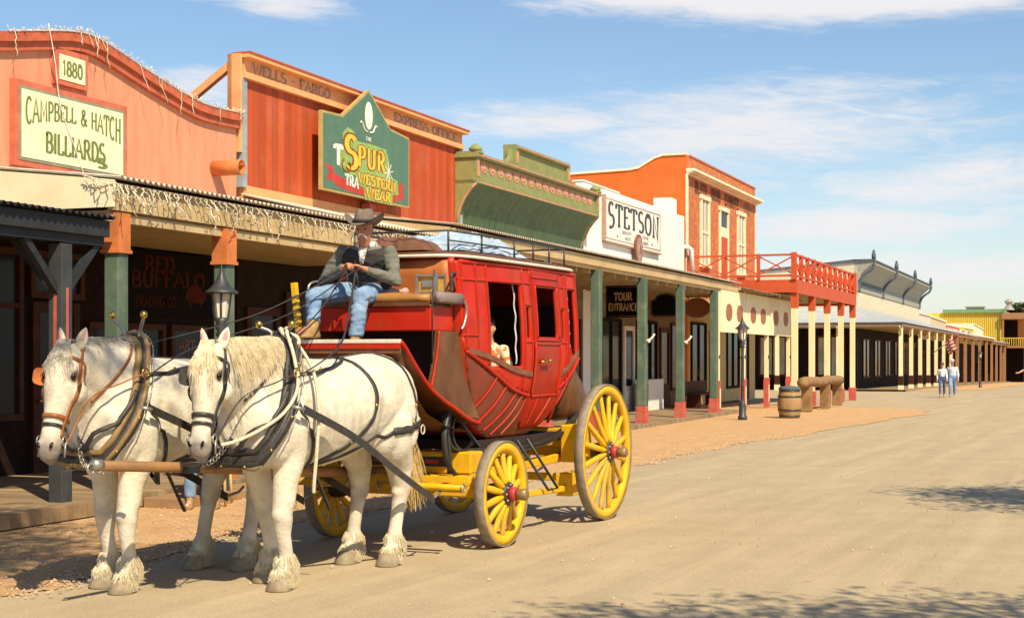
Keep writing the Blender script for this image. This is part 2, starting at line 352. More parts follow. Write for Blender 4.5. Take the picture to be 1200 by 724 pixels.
mat('letter_grey', (.27, .19, .16), (.44, .26, .16), rough=.8, scale=14, bump=0)
mat('trim_blue_grey', (.33, .38, .42), rough=.7)
mat('spur_green', (.10, .19, .13), (.08, .165, .11), rough=.55, scale=3, bump=.05)
mat('spur_yellow', (.86, .56, .05), (.80, .42, .03), rough=.5, scale=6, bump=0)
mat('spur_orange', (.78, .24, .03), rough=.5, bump=0)
mat('spur_brown', (.26, .07, .02), rough=.5, bump=0)
mat('spur_lime', (.32, .47, .12), rough=.5, bump=0)
mat('ribbon_red', (.58, .05, .03), rough=.5, bump=0)
mat('gold_edge', (.50, .36, .12), (.38, .27, .09), rough=.6)
mat('white_paint', (.80, .76, .68), (.72, .68, .60), rough=.6, scale=8, bump=.08)
mat('cornice_green', (.285, .285, .10), (.22, .23, .085), rough=.6, scale=5, bump=.1, dirt=(.25, .24, .10), dirt_amt=.4)
mat('cove_green', (.085, .14, .065), (.06, .105, .05), rough=.6, scale=5, kind='wave:Y:7:.12', bump=.4)
mat('cornice_pink', (.66, .30, .19), rough=.6)
mat('stucco_white', (.84, .81, .76), (.78, .75, .69), rough=.85, scale=2, bump=.2, bscale=50, dirt=(.62, .56, .48), dirt_amt=.4)
mat('letter_black', (.035, .035, .05), (.07, .07, .085), rough=.6, scale=14, bump=0)
mat('emblem_red', (.26, .06, .05), rough=.5)
mat('orange_stucco', (.74, .14, .020), (.68, .12, .018), rough=.85, scale=1.5, bump=.25, bscale=40, dirt=(.75, .2, .06), dirt_amt=.35)
mat('brick', (.70, .215, .068), (.40, .10, .032), rough=.85, scale=3, kind='brick', bump=.5)
mat('brick_plain', (.55, .13, .06), rough=.85, scale=5)
mat('ghost_paint', (.20, .115, .06), (.36, .15, .07), rough=.85, scale=12, bump=.1)
mat('balcony_red', (.56, .085, .022), (.47, .07, .02), rough=.6, scale=6, bump=.1)
mat('cream_post', (.82, .72, .42), (.74, .63, .36), rough=.65, scale=6, stretch=(1, 1, .3))
mat('post_green', (.105, .15, .105), (.075, .115, .08), rough=.7, scale=5, stretch=(1, 1, .2), bump=.2, dirt=(.24, .27, .19), dirt_amt=.6)
mat('post_orange', (.66, .20, .06), rough=.7, scale=5)
mat('post_red', (.56, .11, .07), rough=.7, scale=6, dirt=(.45, .2, .13), dirt_amt=.6)
mat('dark_paint', (.016, .018, .021), (.030, .032, .035), rough=.6, scale=5, bump=.2)
mat('corrugated', (.50, .46, .38), (.40, .35, .28), rough=.6, scale=3, dirt=(.36, .24, .14), dirt_amt=.6, metal=.0)
mat('corrugated_pale', (.60, .54, .44), (.50, .44, .35), rough=.7, scale=5, dirt=(.42, .31, .2), dirt_amt=.5)
mat('roof_rust', (.16, .10, .06), (.28, .17, .10), rough=.8, scale=8)
mat('porch_ceiling', (.44, .32, .14), (.36, .26, .11), rough=.8, scale=3, kind='wave:X:6:.08')
mat('fascia', (.56, .42, .22), (.47, .34, .17), rough=.75, scale=3, stretch=(1, .3, 1), dirt=(.3, .2, .1), dirt_amt=.6)
mat('rafter', (.52, .41, .25), rough=.8)
mat('boardwalk', (.33, .23, .13), (.25, .165, .09), rough=.85, scale=4, kind='wave:Y:6.5:.25', bump=.3, stretch=(.3, 1, 1), dirt=(.4, .29, .17), dirt_amt=.6)
mat('step_wood', (.36, .22, .11), (.27, .16, .08), rough=.85, scale=6)
mat('brown_paint', (.07, .022, .010), (.045, .015, .008), rough=.6, scale=6, spec=.12)
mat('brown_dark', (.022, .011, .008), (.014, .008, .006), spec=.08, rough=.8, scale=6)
mat('wall_tan', (.24, .17, .10), (.19, .13, .08), rough=.8, scale=3, kind='wave:Z:6:.06')
mat('wall_yellow', (.60, .46, .20), (.52, .38, .16), rough=.8, scale=3)
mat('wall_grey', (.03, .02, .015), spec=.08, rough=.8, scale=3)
mat('interior', (.03, .024, .02), rough=.9, scale=2, bump=0)
mat('goods', (.13, .10, .08), (.22, .14, .08), rough=.8, scale=12, bump=0)
glassmat('glass')
MATS['glass'].node_tree.nodes['Principled BSDF'].inputs['Specular IOR Level'].default_value = .10
mat('sign_dark', (.008, .006, .007), spec=.06, rough=.7, bump=.05)
mat('sign_ghost_red', (.075, .015, .010), spec=.06, rough=.7, bump=0)
mat('sign_letters', (.46, .29, .15), rough=.6, bump=0)
mat('oval_brown', (.36, .14, .07), (.28, .10, .05), rough=.6, scale=20)
mat('iron_black', (.028, .03, .032), (.05, .05, .05), rough=.45, scale=12, spec=.5)
mat('lamp_glass', (.78, .72, .58), (.70, .62, .46), rough=.35, bump=0)
mat('light_wire', (.84, .76, .58), rough=.6, bump=0)
mat('barrel_wood', (.42, .26, .11), (.30, .18, .08), rough=.8, scale=7, stretch=(1, 1, .2), bump=.4)
mat('log_wood', (.33, .19, .08), (.20, .11, .05), rough=.85, scale=5, bump=.6, bscale=18)
mat('concrete', (.42, .37, .29), rough=.9)
mat('clap_cream', (.66, .60, .44), (.58, .52, .37), rough=.75, scale=3, kind='wave:Z:5.5:.05')
mat('grey_cornice', (.36, .34, .28), (.28, .27, .23), rough=.7, scale=5, kind='wave:Z:7:.10')
mat('slate_trim', (.10, .12, .14), rough=.7)
mat('roof_tin', (.44, .46, .47), (.36, .38, .39), rough=.5, scale=3, kind='wave:Y:2.2:.06')
mat('pink_wall', (.84, .62, .50), rough=.8); mat('tan_wall', (.66, .50, .30), rough=.8); mat('red_sign', (.58, .17, .12), rough=.7)
mat('yellow_wall', (.82, .56, .16), rough=.8); mat('pale_wall', (.86, .76, .50), rough=.8, dirt=(.6, .45, .25), dirt_amt=.3)
mat('yellow_batten', (.80, .55, .06), rough=.75); mat('batten_dark', (.42, .30, .05), rough=.75)
mat('green_trim', (.16, .33, .16), rough=.7); mat('brown_post', (.34, .17, .08), (.28, .13, .06), rough=.7)
mat('orange_wall', (.80, .30, .06), rough=.8)

# ------------------------------------------------------------ ground
def G(s): return 0 if s < 45 else (-(s-45)*.006 if s < 100 else -.33-(min(s, 330)-100)*.0118)
def sheet(outline_fn, s0, s1, ds, lift, nd=14):
    mb = MB(ST); rows = []
    s = s0
    while s <= s1+1e-6:
        a, b = outline_fn(s); rows.append([V((a+(b-a)*i/nd, s, G(s)+lift)) for i in range(nd+1)])
        s += ds(s) if callable(ds) else ds
    mb.grid(rows, False); return mb
step = lambda s: .35 if s < 70 else (2 if s < 130 else 12)
struct('ground', sheet(lambda s: (-900, 900), -60, 3500, lambda s: 5 if s < 400 else 300, -.004, 60), MATS['asphalt'])
def edge(s):
    pts = [(-40, -8.6), (5, -7.6), (9.7, -7.5), (13, -7.9), (17, -7.6), (23.2, -6.95), (30, -6.5), (40, -5.5), (47, -4.8), (51, -5.0), (53, -6.2), (55, -9.6)]
    for (a, b), (c, d) in zip(pts, pts[1:]):
        if a <= s <= c: e = b+(d-b)*(s-a)/(c-a); break
    else: e = pts[-1][1]
    for k, (fq, am) in enumerate(((.35, .22), (1.3, .12), (4.1, .06), (11, .035))): e += am*(noise.noise(V((s*fq, k*7.3, 0)))*1.6)
    return e
mb = MB(ST); rows = []; s = -20
while s < 55: rows.append([V((-30+(edge(s)+30)*t, s, G(s)+.004)) for t in (0, .5, .9, 1)]); s += .06
mb.grid(rows, False); struct('gravel_verge', mb, MATS['gravel'])
mb = MB(ST); rows = []; s = 92
while s < 300:
    e = -6.2+noise.noise(V((s*.3, 3, 0)))*.6+noise.noise(V((s*1.3, 3, 0)))*.2-(0 if s > 98 else (98-s)*.6); rows.append([V((-13+(e+13)*t, s, G(s)+.006)) for t in (0, .5, 1)]); s += .4 if s < 140 else 3
mb.grid(rows, False); struct('far_gravel_verge', mb, MATS['gravel'])
# wheel ruts and drag marks of the road surface: long streaks of lighter and darker dust
T = MATS['asphalt'].node_tree; n_, l_ = T.nodes, T.links; pb = n_['Principled BSDF']; src = pb.inputs['Base Color'].links[0].from_socket
tc_ = n_.new('ShaderNodeTexCoord'); mp_ = n_.new('ShaderNodeMapping'); mp_.vector_type = 'TEXTURE'; mp_.inputs['Rotation'].default_value = (0, 0, radians(-24)); mp_.inputs['Scale'].default_value = (.55, 9, 1); l_.new(tc_.outputs['Object'], mp_.inputs[0])
a_ = n_.new('ShaderNodeTexNoise'); a_.inputs['Scale'].default_value = 1.3; a_.inputs['Detail'].default_value = 9; a_.inputs['Roughness'].default_value = .68; a_.inputs['Distortion'].default_value = .5; l_.new(mp_.outputs[0], a_.inputs['Vector'])
g_ = n_.new('ShaderNodeTexNoise'); g_.inputs['Scale'].default_value = 55; g_.inputs['Detail'].default_value = 3; l_.new(tc_.outputs['Object'], g_.inputs['Vector'])
ra = n_.new('ShaderNodeMapRange'); ra.inputs[1].default_value = .3; ra.inputs[2].default_value = .7; ra.inputs[3].default_value = .86; ra.inputs[4].default_value = 1.10; l_.new(a_.outputs[0], ra.inputs[0])
rg = n_.new('ShaderNodeMapRange'); rg.inputs[1].default_value = .3; rg.inputs[2].default_value = .7; rg.inputs[3].default_value = .84; rg.inputs[4].default_value = 1.14; l_.new(g_.outputs[0], rg.inputs[0])
mm = n_.new('ShaderNodeMath'); mm.operation = 'MULTIPLY'; l_.new(ra.outputs[0], mm.inputs[0]); l_.new(rg.outputs[0], mm.inputs[1])
vs_ = n_.new('ShaderNodeVectorMath'); vs_.operation = 'SCALE'; l_.new(src, vs_.inputs[0]); l_.new(mm.outputs[0], vs_.inputs['Scale']); l_.new(vs_.outputs[0], pb.inputs['Base Color'])
# loose stones on the verge
mb = MB(ST); rnd = random.Random(3)
for i in range(7500):
    s = rnd.uniform(8, 34) if i % 3 else rnd.uniform(8, 18); e = edge(s)
    d = e+(rnd.gauss(0, .16) if i % 2 else -abs(rnd.gauss(0, 1.6)))
    if i % 9 == 0: d = e+rnd.uniform(.2, 11); s = rnd.uniform(9, 30)
    if d < -10.3: d = rnd.uniform(-10.2, -7.5)
    r = rnd.uniform(.006, .022)*(1.4 if rnd.random() < .06 else 1)
    c = V((d, s, .004+r*.3)); a = rnd.random()*6
    pts = [c+V((r*cos(a+k*2.1)*rnd.uniform(.7, 1.2), r*sin(a+k*2.1)*rnd.uniform(.7, 1.2), 0)) for k in range(3)]
    mb.add(pts+[c+V((0, 0, r*.8))], [(0, 1, 3), (1, 2, 3), (2, 0, 3)])
struct('loose_stones', mb, MATS['pebble'], 'stuff')

W, P = -13.42, -10.48       # facade line and porch line (distance left of the street axis)

# ---- generic storefront pieces
def shopwin(root, s0, s1, z0, z1, d=W, frame_m='brown_paint', panes=2, trans=None, name='window'):
    f = MB(); t = .09
    f.box(d+.002, d+.07, s0, s1, z0, z0+t).box(d+.002, d+.07, s0, s1, z1-t, z1)
    n = panes
    for i in range(n+1):
        c = s0+(s1-s0)*i/n; c = min(max(c, s0+t/2), s1-t/2); f.box(d+.002, d+.067, c-t/2, c+t/2, z0+t, z1-t)
    if trans: f.box(d+.002, d+.062, s0+t, s1-t, trans, trans+.07)
    w = part(name, f, MATS[frame_m], root)
    g = MB(); g.box(d+.01, d+.02, s0+.04, s1-.04, z0+.04, z1-.04); part('pane', g, MATS['glass'], w)
    return w
def shopdoor(root, s0, s1, z0, z1, d=W, m='brown_paint', glassy=True):
    f = MB(); t = .14
    f.box(d+.002, d+.06, s0, s0+t, z0, z1).box(d+.002, d+.06, s1-t, s1, z0, z1).box(d+.002, d+.055, s0+t, s1-t, z1-t, z1).box(d+.002, d+.055, s0+t, s1-t, z0, z0+.75)
    f.box(d+.055, d+.07, s0+.2, s1-.2, z0+.18, z0+.62)
    o = part('door', f, MATS[m], root)
    g = MB(); g.box(d+.01, d+.02, s0+.1, s1-.1, z0+.7, z1-.1); part('pane', g, MATS['glass'], o)
    h = MB(); h.ball((d+.1, s0+.1, z0+1), .03); part('handle', h, MATS['brass'] if 'brass' in MATS else MATS['iron_black'], o)
mat('brass', (.75, .48, .10), rough=.25, metal=1, bump=0)
def corrugated(root, name, d0, z0, d1, z1, s0, s1, m, pitch=.11, amp=.018, thick=None):
    mb = MB(); rows = []
    n = int((s1-s0)/pitch*6)
    for i in range(n+1):
        s = s0+(s1-s0)*i/n; o = amp*sin(2*pi*(s-s0)/pitch); rows.append([V((d0, s, z0+o)), V((d1, s, z1+o))])
    mb.grid(rows, True); r2 = [[p-V((0, 0, .012)) for p in r] for r in rows]; mb.grid([r[::-1] for r in r2], True)
    return part(name, mb, m, root, fix=False)

# ============================================================ billiards building
b = thing('billiards_building', 'salmon stucco false front with curved parapet and a cream billiards sign', 'building', (W, 18, 0))
top = [(9.5, 5.70), (12.6, 5.72), (14.0, 5.78), (15.0, 5.86), (15.91, 6.00), (16.6, 6.14), (17.3, 6.27), (17.75, 6.29), (18.2, 6.22), (18.9, 6.07), (19.5, 5.95), (20.1, 5.84), (20.6, 5.78), (21.2, 5.78), (21.74, 5.80)]
tp = crom([(0, s, z) for s, z in top], 5); tp = [(p.y, p.z) for p in tp]
mb = MB(); mb.poly([(W, 9.5, 3.6)]+[(W, s, z) for s, z in tp]+[(W, 21.74, 3.6)], (-.35, 0, 0)); part('facade', mb, MATS['salmon'], b)
mb = MB()
for z_, x_, h_ in ((0, .12, .10), (-.10, .07, .12)):
    n = len(tp); vs = []
    for s, z in tp: vs += [(W+x_, s, z+z_+.03), (W-.38, s, z+z_+.03), (W-.38, s, z+z_-h_), (W+x_, s, z+z_-h_)]
    mb.add(vs, [(4*i+k, 4*i+(k+1) % 4, 4*i+4+(k+1) % 4, 4*i+4+k) for i in range(n-1) for k in range(4)]+[(0, 1, 2, 3), tuple(4*(n-1)+k for k in (3, 2, 1, 0))])
part('coping', mb, MATS['salmon_trim'], b)
mb = MB(); mb.box(W-12, W-.36, 9.6, 21.6, .1, 4.9); part('rear_block', mb, MATS['wall_tan'], b)
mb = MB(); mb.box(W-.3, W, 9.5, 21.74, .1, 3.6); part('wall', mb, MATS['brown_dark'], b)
mb = MB(); mb.box(W, W+.09, 16.09, 18.56, 4.30, 5.45); sb = part('signboard', mb, MATS['sign_red'], b, label='cream billiards signboard with red and green border')
mb = MB(); mb.box(W+.09, W+.10, 16.17, 18.48, 4.38, 5.37); part('inner_border', mb, MATS['sign_grey_green'], sb)
mb = MB(); mb.box(W+.10, W+.108, 16.21, 18.44, 4.42, 5.33); part('panel', mb, MATS['cream_sign'], sb)
mb = MB()
wf = lambda t, y, x: (x, (y-.5)*(1.0-.38*sin(pi*t))+.5+.30*sin(pi*t)+.06)
letters(mb, 'CAMPBELL & HATCH', (W+.108, 16.29, 4.88), (0, 1, 0), (0, 0, 1), .36, width=2.08, tv=.19, th=.09, serif=.09, warp=lambda t, y, x: (x, y*(1.0-.42*sin(pi*t))+.42*sin(pi*t)-.02))
letters(mb, 'BILLIARDS', (W+.108, 16.70, 4.545), (0, 1, 0), (0, 0, 1), .27, width=1.3, tv=.22, th=.10, serif=.1)
letters(mb, "S", (W+.109, 17.82, 4.47), (0, 1, 0), (0, 0, 1), .13, width=.2, tv=.3, th=.2)
part('lettering', mb, MATS['sign_green'], sb, fix=False)
mb = MB(); mb.box(W, W+.07, 16.95, 17.67, 5.53, 6.03); yb = part('date_board', mb, MATS['sign_red'], b)
mb = MB(); mb.box(W+.07, W+.08, 17.03, 17.59, 5.60, 5.95); part('panel', mb, MATS['cream_sign'], yb)
mb = MB(); letters(mb, '1880', (W+.08, 17.10, 5.67), (0, 1, 0), (0, 0, 1), .2, width=.42, tv=.2, th=.1, serif=.08); part('lettering', mb, MATS['sign_green'], yb, fix=False)
mb = MB(); r_ = .125
mb.lathe([(r_, 0), (r_, .55), (r_-.014, .555), (r_-.014, .02), (0, .02)], (W-.02, 21.05, 4.83), (1, 0, 0), 28); part('drain_spout', mb, MATS['post_orange'], b)
mb = MB(); mb.tube(crom([(W+.13, 16.72, 6.3), (W+.14, 16.85, 5.8), (W+.12, 17.0, 5.2), (W+.12, 17.35, 4.6), (W+.1, 17.6, 4.2)], 6), .008, 5); part('cable', mb, MATS['white_paint'], b)
shopwin(b, 15.0, 16.3, .9, 3.2, panes=1, trans=2.4); shopdoor(b, 16.5, 17.5, .15, 2.5)
shopwin(b, 17.7, 19.6, .85, 2.25, panes=2); shopwin(b, 19.75, 20.75, .85, 2.25, panes=1); shopdoor(b, 12.6, 13.6, .15, 2.6); shopwin(b, 10.2, 12.4, .9, 2.9, panes=2, trans=2.3); shopwin(b, 13.8, 14.8, .9, 3.0, panes=1)
shopwin(b, 16.45, 17.6, 2.55, 3.2, panes=1)
mb = MB(); mb.box(W, W+.10, 18.38, 20.85, 2.38, 3.36); rb = part('shop_sign', mb, MATS['sign_dark'], b, label='near-black painted sign under the porch with a faded red buffalo')
mb = MB()
letters(mb, 'RED', (W+.1, 19.0, 3.06), (0, 1, 0), (0, 0, 1), .22, width=.75, tv=.2, th=.1, serif=.08); part('lettering', mb, MATS['sign_ghost_red'], rb, fix=False); mb = MB()
letters(mb, 'BUFFALO', (W+.1, 18.66, 2.80), (0, 1, .02), (0, 0, 1), .24, width=1.95, tv=.18, th=.09, serif=.08); part('lettering', mb, MATS['sign_ghost_red'], rb, fix=False); mb = MB()
letters(mb, 'TRADING CO.', (W+.1, 18.75, 2.50), (0, 1, .02), (0, 0, 1), .16, width=1.1, tv=.18, th=.09, serif=.08); part('lettering', mb, MATS['sign_ghost_red'], rb, fix=False); mb = MB()
bp = [(0, .0), (.05, .12), (.14, .2), (.26, .25), (.38, .21), (.5, .14), (.62, .1), (.6, 0), (.5, -.06), (.46, -.14), (.40, -.06), (.2, -.05), (.16, -.14), (.1, -.05)]
mb.poly([(W+.102, 20.05+x, 2.66+y) for x, y in bp], (.003, 0, 0))
part('buffalo_emblem', mb, MATS['sign_ghost_red'], rb, fix=False)
mb = MB(); letters(mb, 'ART', (W+.022, 20.02, 1.86), (0, 1, 0), (0, 0, 1), .15, width=.42, tv=.2, th=.1, serif=.08); letters(mb, 'FINE GOODS', (W+.022, 19.88, 2.05), (0, 1, 0), (0, 0, 1), .0, width=.7) if 0 else None
part('window_lettering', mb, MATS['goods'], b, fix=False)
# porch of the billiards building
e = 3.8
corrugated(b, 'porch_roof', W+.02, 4.50, P+.16, e, 21.85, 24.0, MATS['corrugated_pale']); corrugated(b, 'porch_roof', W+.02, 4.13, P+.16, e, 14.25, 21.84, MATS['corrugated_pale'])
mb = MB()
mb.box(P-.02, P+.06, 14.25, 24.0, 3.43, 3.745)
part('fascia', mb, MATS['fascia'], b)
mb = MB(); mb.poly([(P+.07, 14.22, 3.46), (P+.07, 14.22, 3.77), (W, 14.22, 4.09), (W, 14.22, 3.46)], (0, .05, 0)); part('porch_end', mb, MATS['cream'], b)
mb = MB(); mb.box(W, P-.02, 14.28, 24.0, 3.40, 3.43); part('porch_ceiling', mb, MATS['porch_ceiling'], b)
mb = MB(); mb.box(P-.06, P+.02, 14.28, 24.0, 3.30, 3.398)
part('porch_beam', mb, MATS['fascia'], b)
for k, s in enumerate((14.4, 16.7, 21.6)):
    mb = MB(); mb.box(P-.11, P+.09, s-.1, s+.1, .15, 2.98); pst = part('post', mb, MATS['post_green'], b, bevel=.02)
    mb = MB(); mb.box(P-.125, P+.105, s-.115, s+.115, 2.98, 3.40).box(P-.14, P+.12, s-.13, s+.13, 2.94, 2.98); part('post_cap', mb, MATS['post_orange'], pst)
    mb = MB(); mb.box(P-.13, P+.11, s-.12, s+.12, .15, .5); part('post_foot', mb, MATS['post_orange'], pst)
mb = MB(); mb.box(W, P+.35, 8.0, 14.25, .02, .17).box(W, P+.2, 14.26, 31.3, .02, .17); bw = solo('boardwalk', mb, MATS['boardwalk'], 'brown plank boardwalk under the porches at the left', 'boardwalk', (P, 14, 0))
mb = MB(); mb.box(P+.22, P+.75, 14.6, 16.9, .0, .12)
solo('wooden_step', mb, MATS['step_wood'], 'low wooden step in front of the left boardwalk, behind the left horse', 'step', (P+.5, 15.7, 0), bevel=.01)

# icicle lights: one thing per string
def icicles(name, pts, drop, label, seed, dens=.10, part_of=None):
    rn = random.Random(seed); mb = MB(); L = crom(pts, 10)
    mb.tube(L, .007, 4, cap=False)
    tot = 0; last = L[0]
    for p in L[1:]:
        tot += (p-last).length
        last = p
    n = int(tot/dens); 
    for i in range(n):
        t = i/n*(len(L)-1); a = L[int(t)].lerp(L[min(int(t)+1, len(L)-1)], t % 1)
        q = a.copy(); path = [q.copy()]
        ln = rn.uniform(.3, 1)*drop*(1.3 if i % 4 == 0 else .8)
        for k in range(max(3, int(ln/.05))):
            q = q+V((rn.uniform(-.02, .05), rn.uniform(-.05, .05), -.05*rn.uniform(.6, 1.1))); path.append(q.copy())
            if rn.random() < .5: mb.tube([q, q+V((rn.uniform(0, .04), rn.uniform(-.07, .07), rn.uniform(-.05, .03)))], .007, 3)
        mb.tube(path, .0075, 3)
    return solo(name, mb, MATS['light_wire'], label, 'string lights', pts[0], group='icicle light strings', fix=False)
icicles('icicle_lights', [(P+.11, 14.26, 3.72), (P+.11, 18, 3.72), (P+.11, 23.9, 3.71)], .40, 'string of icicle lights hanging below the corrugated porch edge', 5)
def fuzz(name, pts, label, seed):
    rn = random.Random(seed); mb = MB(); L = crom(pts, 8)
    for i in range(len(L)-1):
        for k in range(4):
            a = L[i].lerp(L[i+1], rn.random()); mb.tube([a, a+V((rn.uniform(-.03, .05), rn.uniform(-.06, .06), rn.uniform(-.02, .075)))], .005, 3)
        if rn.random() < .22:
            a = L[i]; q = a.copy(); pp = [q.copy()]
            for k in range(rn.randint(3, 8)): q = q+V((rn.uniform(0, .02), rn.uniform(-.04, .04), -.05)); pp.append(q.copy())
            mb.tube(pp, .006, 3)
    mb.tube(L, .008, 4); return solo(name, mb, MATS['light_wire'], label, 'string lights', pts[0], group='icicle light strings', fix=False)
fuzz('roofline_lights', [(W+.13, s, z+.04) for s, z in top[4:]], 'string of small white lights lying along the curved salmon parapet', 9)
icicles('corner_lights', [(P+.11, 14.2, 3.75), (P-.1, 14.16, 3.78), (P-.3, 14.16, 3.83)], .2, 'short bunch of icicle lights at the cream porch corner', 11, .05)

# ============================================================ dark porch at far left
b = thing('dark_porch', 'black painted corrugated porch with braced grey post at the left edge', 'porch', (P, 12, 0))
corrugated(b, 'roof', W+.02, 3.42, P+.2, 3.32, 6.5, 14.12, MATS['dark_paint'])
mb = MB(); mb.box(P+.06, P+.12, 6.5, 14.1, 3.10, 3.285).box(P-.1, P+.06, 6.5, 14.08, 3.0, 3.24); mb.box(W, P+.06, 14.06, 14.1, 3.12, 3.28); part('fascia', mb, MATS['dark_paint'], b)
mb = MB()
for i in range(9): mb.box(W, P, 6.7+i*.9, 6.78+i*.9, 3.18, 3.30)
part('rafters', mb, MATS['dark_paint'], b)
for s in (7.4, 13.4):
    mb = MB(); mb.box(P-.1, P+.08, s-.09, s+.09, .02, 2.98); pp = part('post', mb, MATS['post_bluegrey'] if 'post_bluegrey' in MATS else mat('post_bluegrey', (.05, .056, .058), rough=.7, scale=6, dirt=(.10, .10, .10), dirt_amt=.5), b, bevel=.01)
    mb = MB(); mb.box(P+.08, P+.085, s-.02, s+.02, .6, 2.5).box(P-.03, P+.01, s-.095, s-.09, .6, 2.5); part('red_stripe', mb, MATS['post_red'], pp)
    for sg in (-1, 1):
        mb = MB(); mb.beam((P-.01, s+sg*.06, 2.45), (P-.01, s+sg*.62, 3.02), .08, .08); part('brace', mb, MATS['dark_paint'], b)
    mb = MB(); mb.beam((P-.06, s, 2.45), (P-.62, s, 3.04), .08, .08); part('brace', mb, MATS['dark_paint'], b)

# ============================================================ spur building
b = thing('western_wear_store', 'orange-red boarded false front with peach cornice and green peaked sign', 'building', (W, 26.6, 0))
mb = MB(); mb.box(W-.12, W, 21.95, 31.2, 4.62, 6.5); part('facade_boards', mb, MATS['red_boards'], b)
mb = MB(); mb.box(W-.12, W-.03, 21.95, 31.2, 4.0, 4.62); mb.box(W-.03, W+.02, 21.95, 31.25, 4.42, 4.66); part('base_band', mb, MATS['peach'], b)
def board_pts(): # cornice face with notch
    return None
mb = MB()
mb.box(W-.12, W+.10, 21.86, 31.30, 6.46, 6.56); mb.box(W-.12, W+.05, 21.90, 31.28, 6.56, 6.80); mb.box(W-.14, W+.20, 21.84, 31.34, 6.80, 6.87)
cb = part('cornice', mb, MATS['peach'], b)
mb = MB(); mb.box(W-.15, W+.22, 21.83, 31.36, 6.87, 6.895); part('flashing', mb, MATS['post_red'], cb)
mb = MB()
letters(mb, 'WELLS - FARGO', (W+.05, 22.2, 6.59), (0, 1, 0), (0, 0, 1), .18, width=2.75, tv=.24, th=.12, serif=.1)
letters(mb, 'EXPRESS OFFICE', (W+.05, 27.75, 6.59), (0, 1, 0), (0, 0, 1), .18, width=3.2, tv=.24, th=.12, serif=.1)
part('lettering', mb, MATS['letter_grey'], cb, fix=False)
mb = MB(); mb.box(W-.14, W+.06, 21.86, 21.99, 4.62, 6.46).box(W-.14, W+.06, 31.16, 31.29, 4.62, 6.46); part('corner_trim', mb, MATS['trim_blue_grey'], b)
mb = MB(); mb.box(W-.2, W-.12, 21.78, 21.9, 4.4, 6.86); mb.box(W-.2, W+.04, 21.78, 21.86, 5.2, 6.86).beam((W-.16, 21.86, 6.7), (W-1.9, 21.86, 5.55), .12, .12); part('brace', mb, MATS['peach'], b)
mb = MB(); mb.box(W-10, W-.12, 21.95, 31.2, .1, 4.9); part('rear_block', mb, MATS['wall_tan'], b)
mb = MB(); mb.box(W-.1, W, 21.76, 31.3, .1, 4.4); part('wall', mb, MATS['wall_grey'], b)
shopdoor(b, 22.0, 23.1, .15, 2.6); shopwin(b, 23.3, 25.2, .6, 2.9, panes=2, trans=2.3); shopdoor(b, 25.5, 26.5, .15, 2.6); shopwin(b, 26.8, 29.0, .6, 2.9, panes=2, trans=2.3); shopwin(b, 29.2, 31.0, .6, 2.9, panes=2)
# sign
D = W+.33
out = [(24.12, 4.80), (24.12, 6.25), (24.93, 6.28), (26.02, 6.93), (26.98, 6.31), (27.86, 6.24), (27.86, 4.80)]
sg = thing('western_wear_sign', 'large green peaked signboard lettered Spur Western Wear on the red false front', 'sign', (D, 26, 4.8))
mb = MB(); mb.poly([(D-.07, s, z) for s, z in out], (.07, 0, 0)); part('board', mb, MATS['gold_edge'], sg)
def inset(o, k):
    c = (26.0, 5.6); r = []
    n = len(o)
    for i in range(n):
        p0 = V(o[i-1]); p1 = V(o[i]); p2 = V(o[(i+1) % n]); d1 = (p1-p0).normalized(); d2 = (p2-p1).normalized()
        n1_ = V((d1.y, -d1.x)); n2_ = V((d2.y, -d2.x)); m = (n1_+n2_); m = m/(m.length_squared)*2
        r.append((p1.x+m.x*k, p1.y+m.y*k))
    return r
mb = MB(); mb.poly([(D, s, z) for s, z in inset(out, .045)], (.008, 0, 0)); part('face', mb, MATS['spur_green'], sg)
D2 = D+.009
mb = MB(); mb.add([(D2+.002, 26.0+.17*cos(t*pi/12), 6.42+.27*sin(t*pi/12)) for t in range(24)], [tuple(range(24))])
for sgn in (-1, 1):
    pts = [(26.0+sgn*x, z) for x, z in ((.05, 6.10), (.17, 6.12), (.24, 6.2), (.30, 6.26), (.36, 6.24))]
    mb.tube(crom([(D2+.003, s, z) for s, z in pts], 5), .018, 4)
letters(mb, 'THE', (D2, 25.87, 5.93), (0, 1, 0), (0, 0, 1), .075, width=.24, tv=.2, th=.14)
letters(mb, 'T', (D2, 24.60, 5.32), (0, 1, .04), (0, 0, 1), .36, width=.28, tv=.26, th=.14, serif=.1); part('initial_letter', mb, MATS['white_paint'], sg, fix=False); mb = MB()
letters(mb, 'TRA', (D2+.004, 25.02, 4.99), (0, 1, -.06), (0, 0, 1), .20, width=.52, tv=.26, th=.12, serif=.1); part('ribbon_lettering', mb, MATS['white_paint'], sg, fix=False); mb = MB()
for k in range(8): 
    a = k*pi/4+.2; mb.beam((D2+.007, 26.87, 5.42), (D2+.007, 26.87+.2*cos(a), 5.42+.2*sin(a)), .02, .004, (1, 0, 0))
part('white_lettering', mb, MATS['white_paint'], sg, fix=False)
mb = MB()
def flat(mb, pts, d): mb.add([(d, s, z) for s, z in pts], [tuple(range(len(pts)))])
flat(mb, [(24.20, 5.30), (24.55, 5.26), (24.62, 4.98), (24.28, 5.02), (24.38, 5.16)], D2+.0005)
flat(mb, [(24.58, 5.14), (25.2, 5.06), (26.4, 4.98), (26.9, 4.98), (27.3, 5.03), (27.3, 4.88), (26.9, 4.82+.02), (26.4, 4.83), (25.2, 4.87), (24.62, 4.94)], D2+.0015)
flat(mb, [(27.22, 5.2), (27.6, 5.26), (27.52, 5.10), (27.62, 4.95), (27.2, 4.92)], D2+.001)
part('red_ribbon', mb, MATS['ribbon_red'], sg, fix=False)
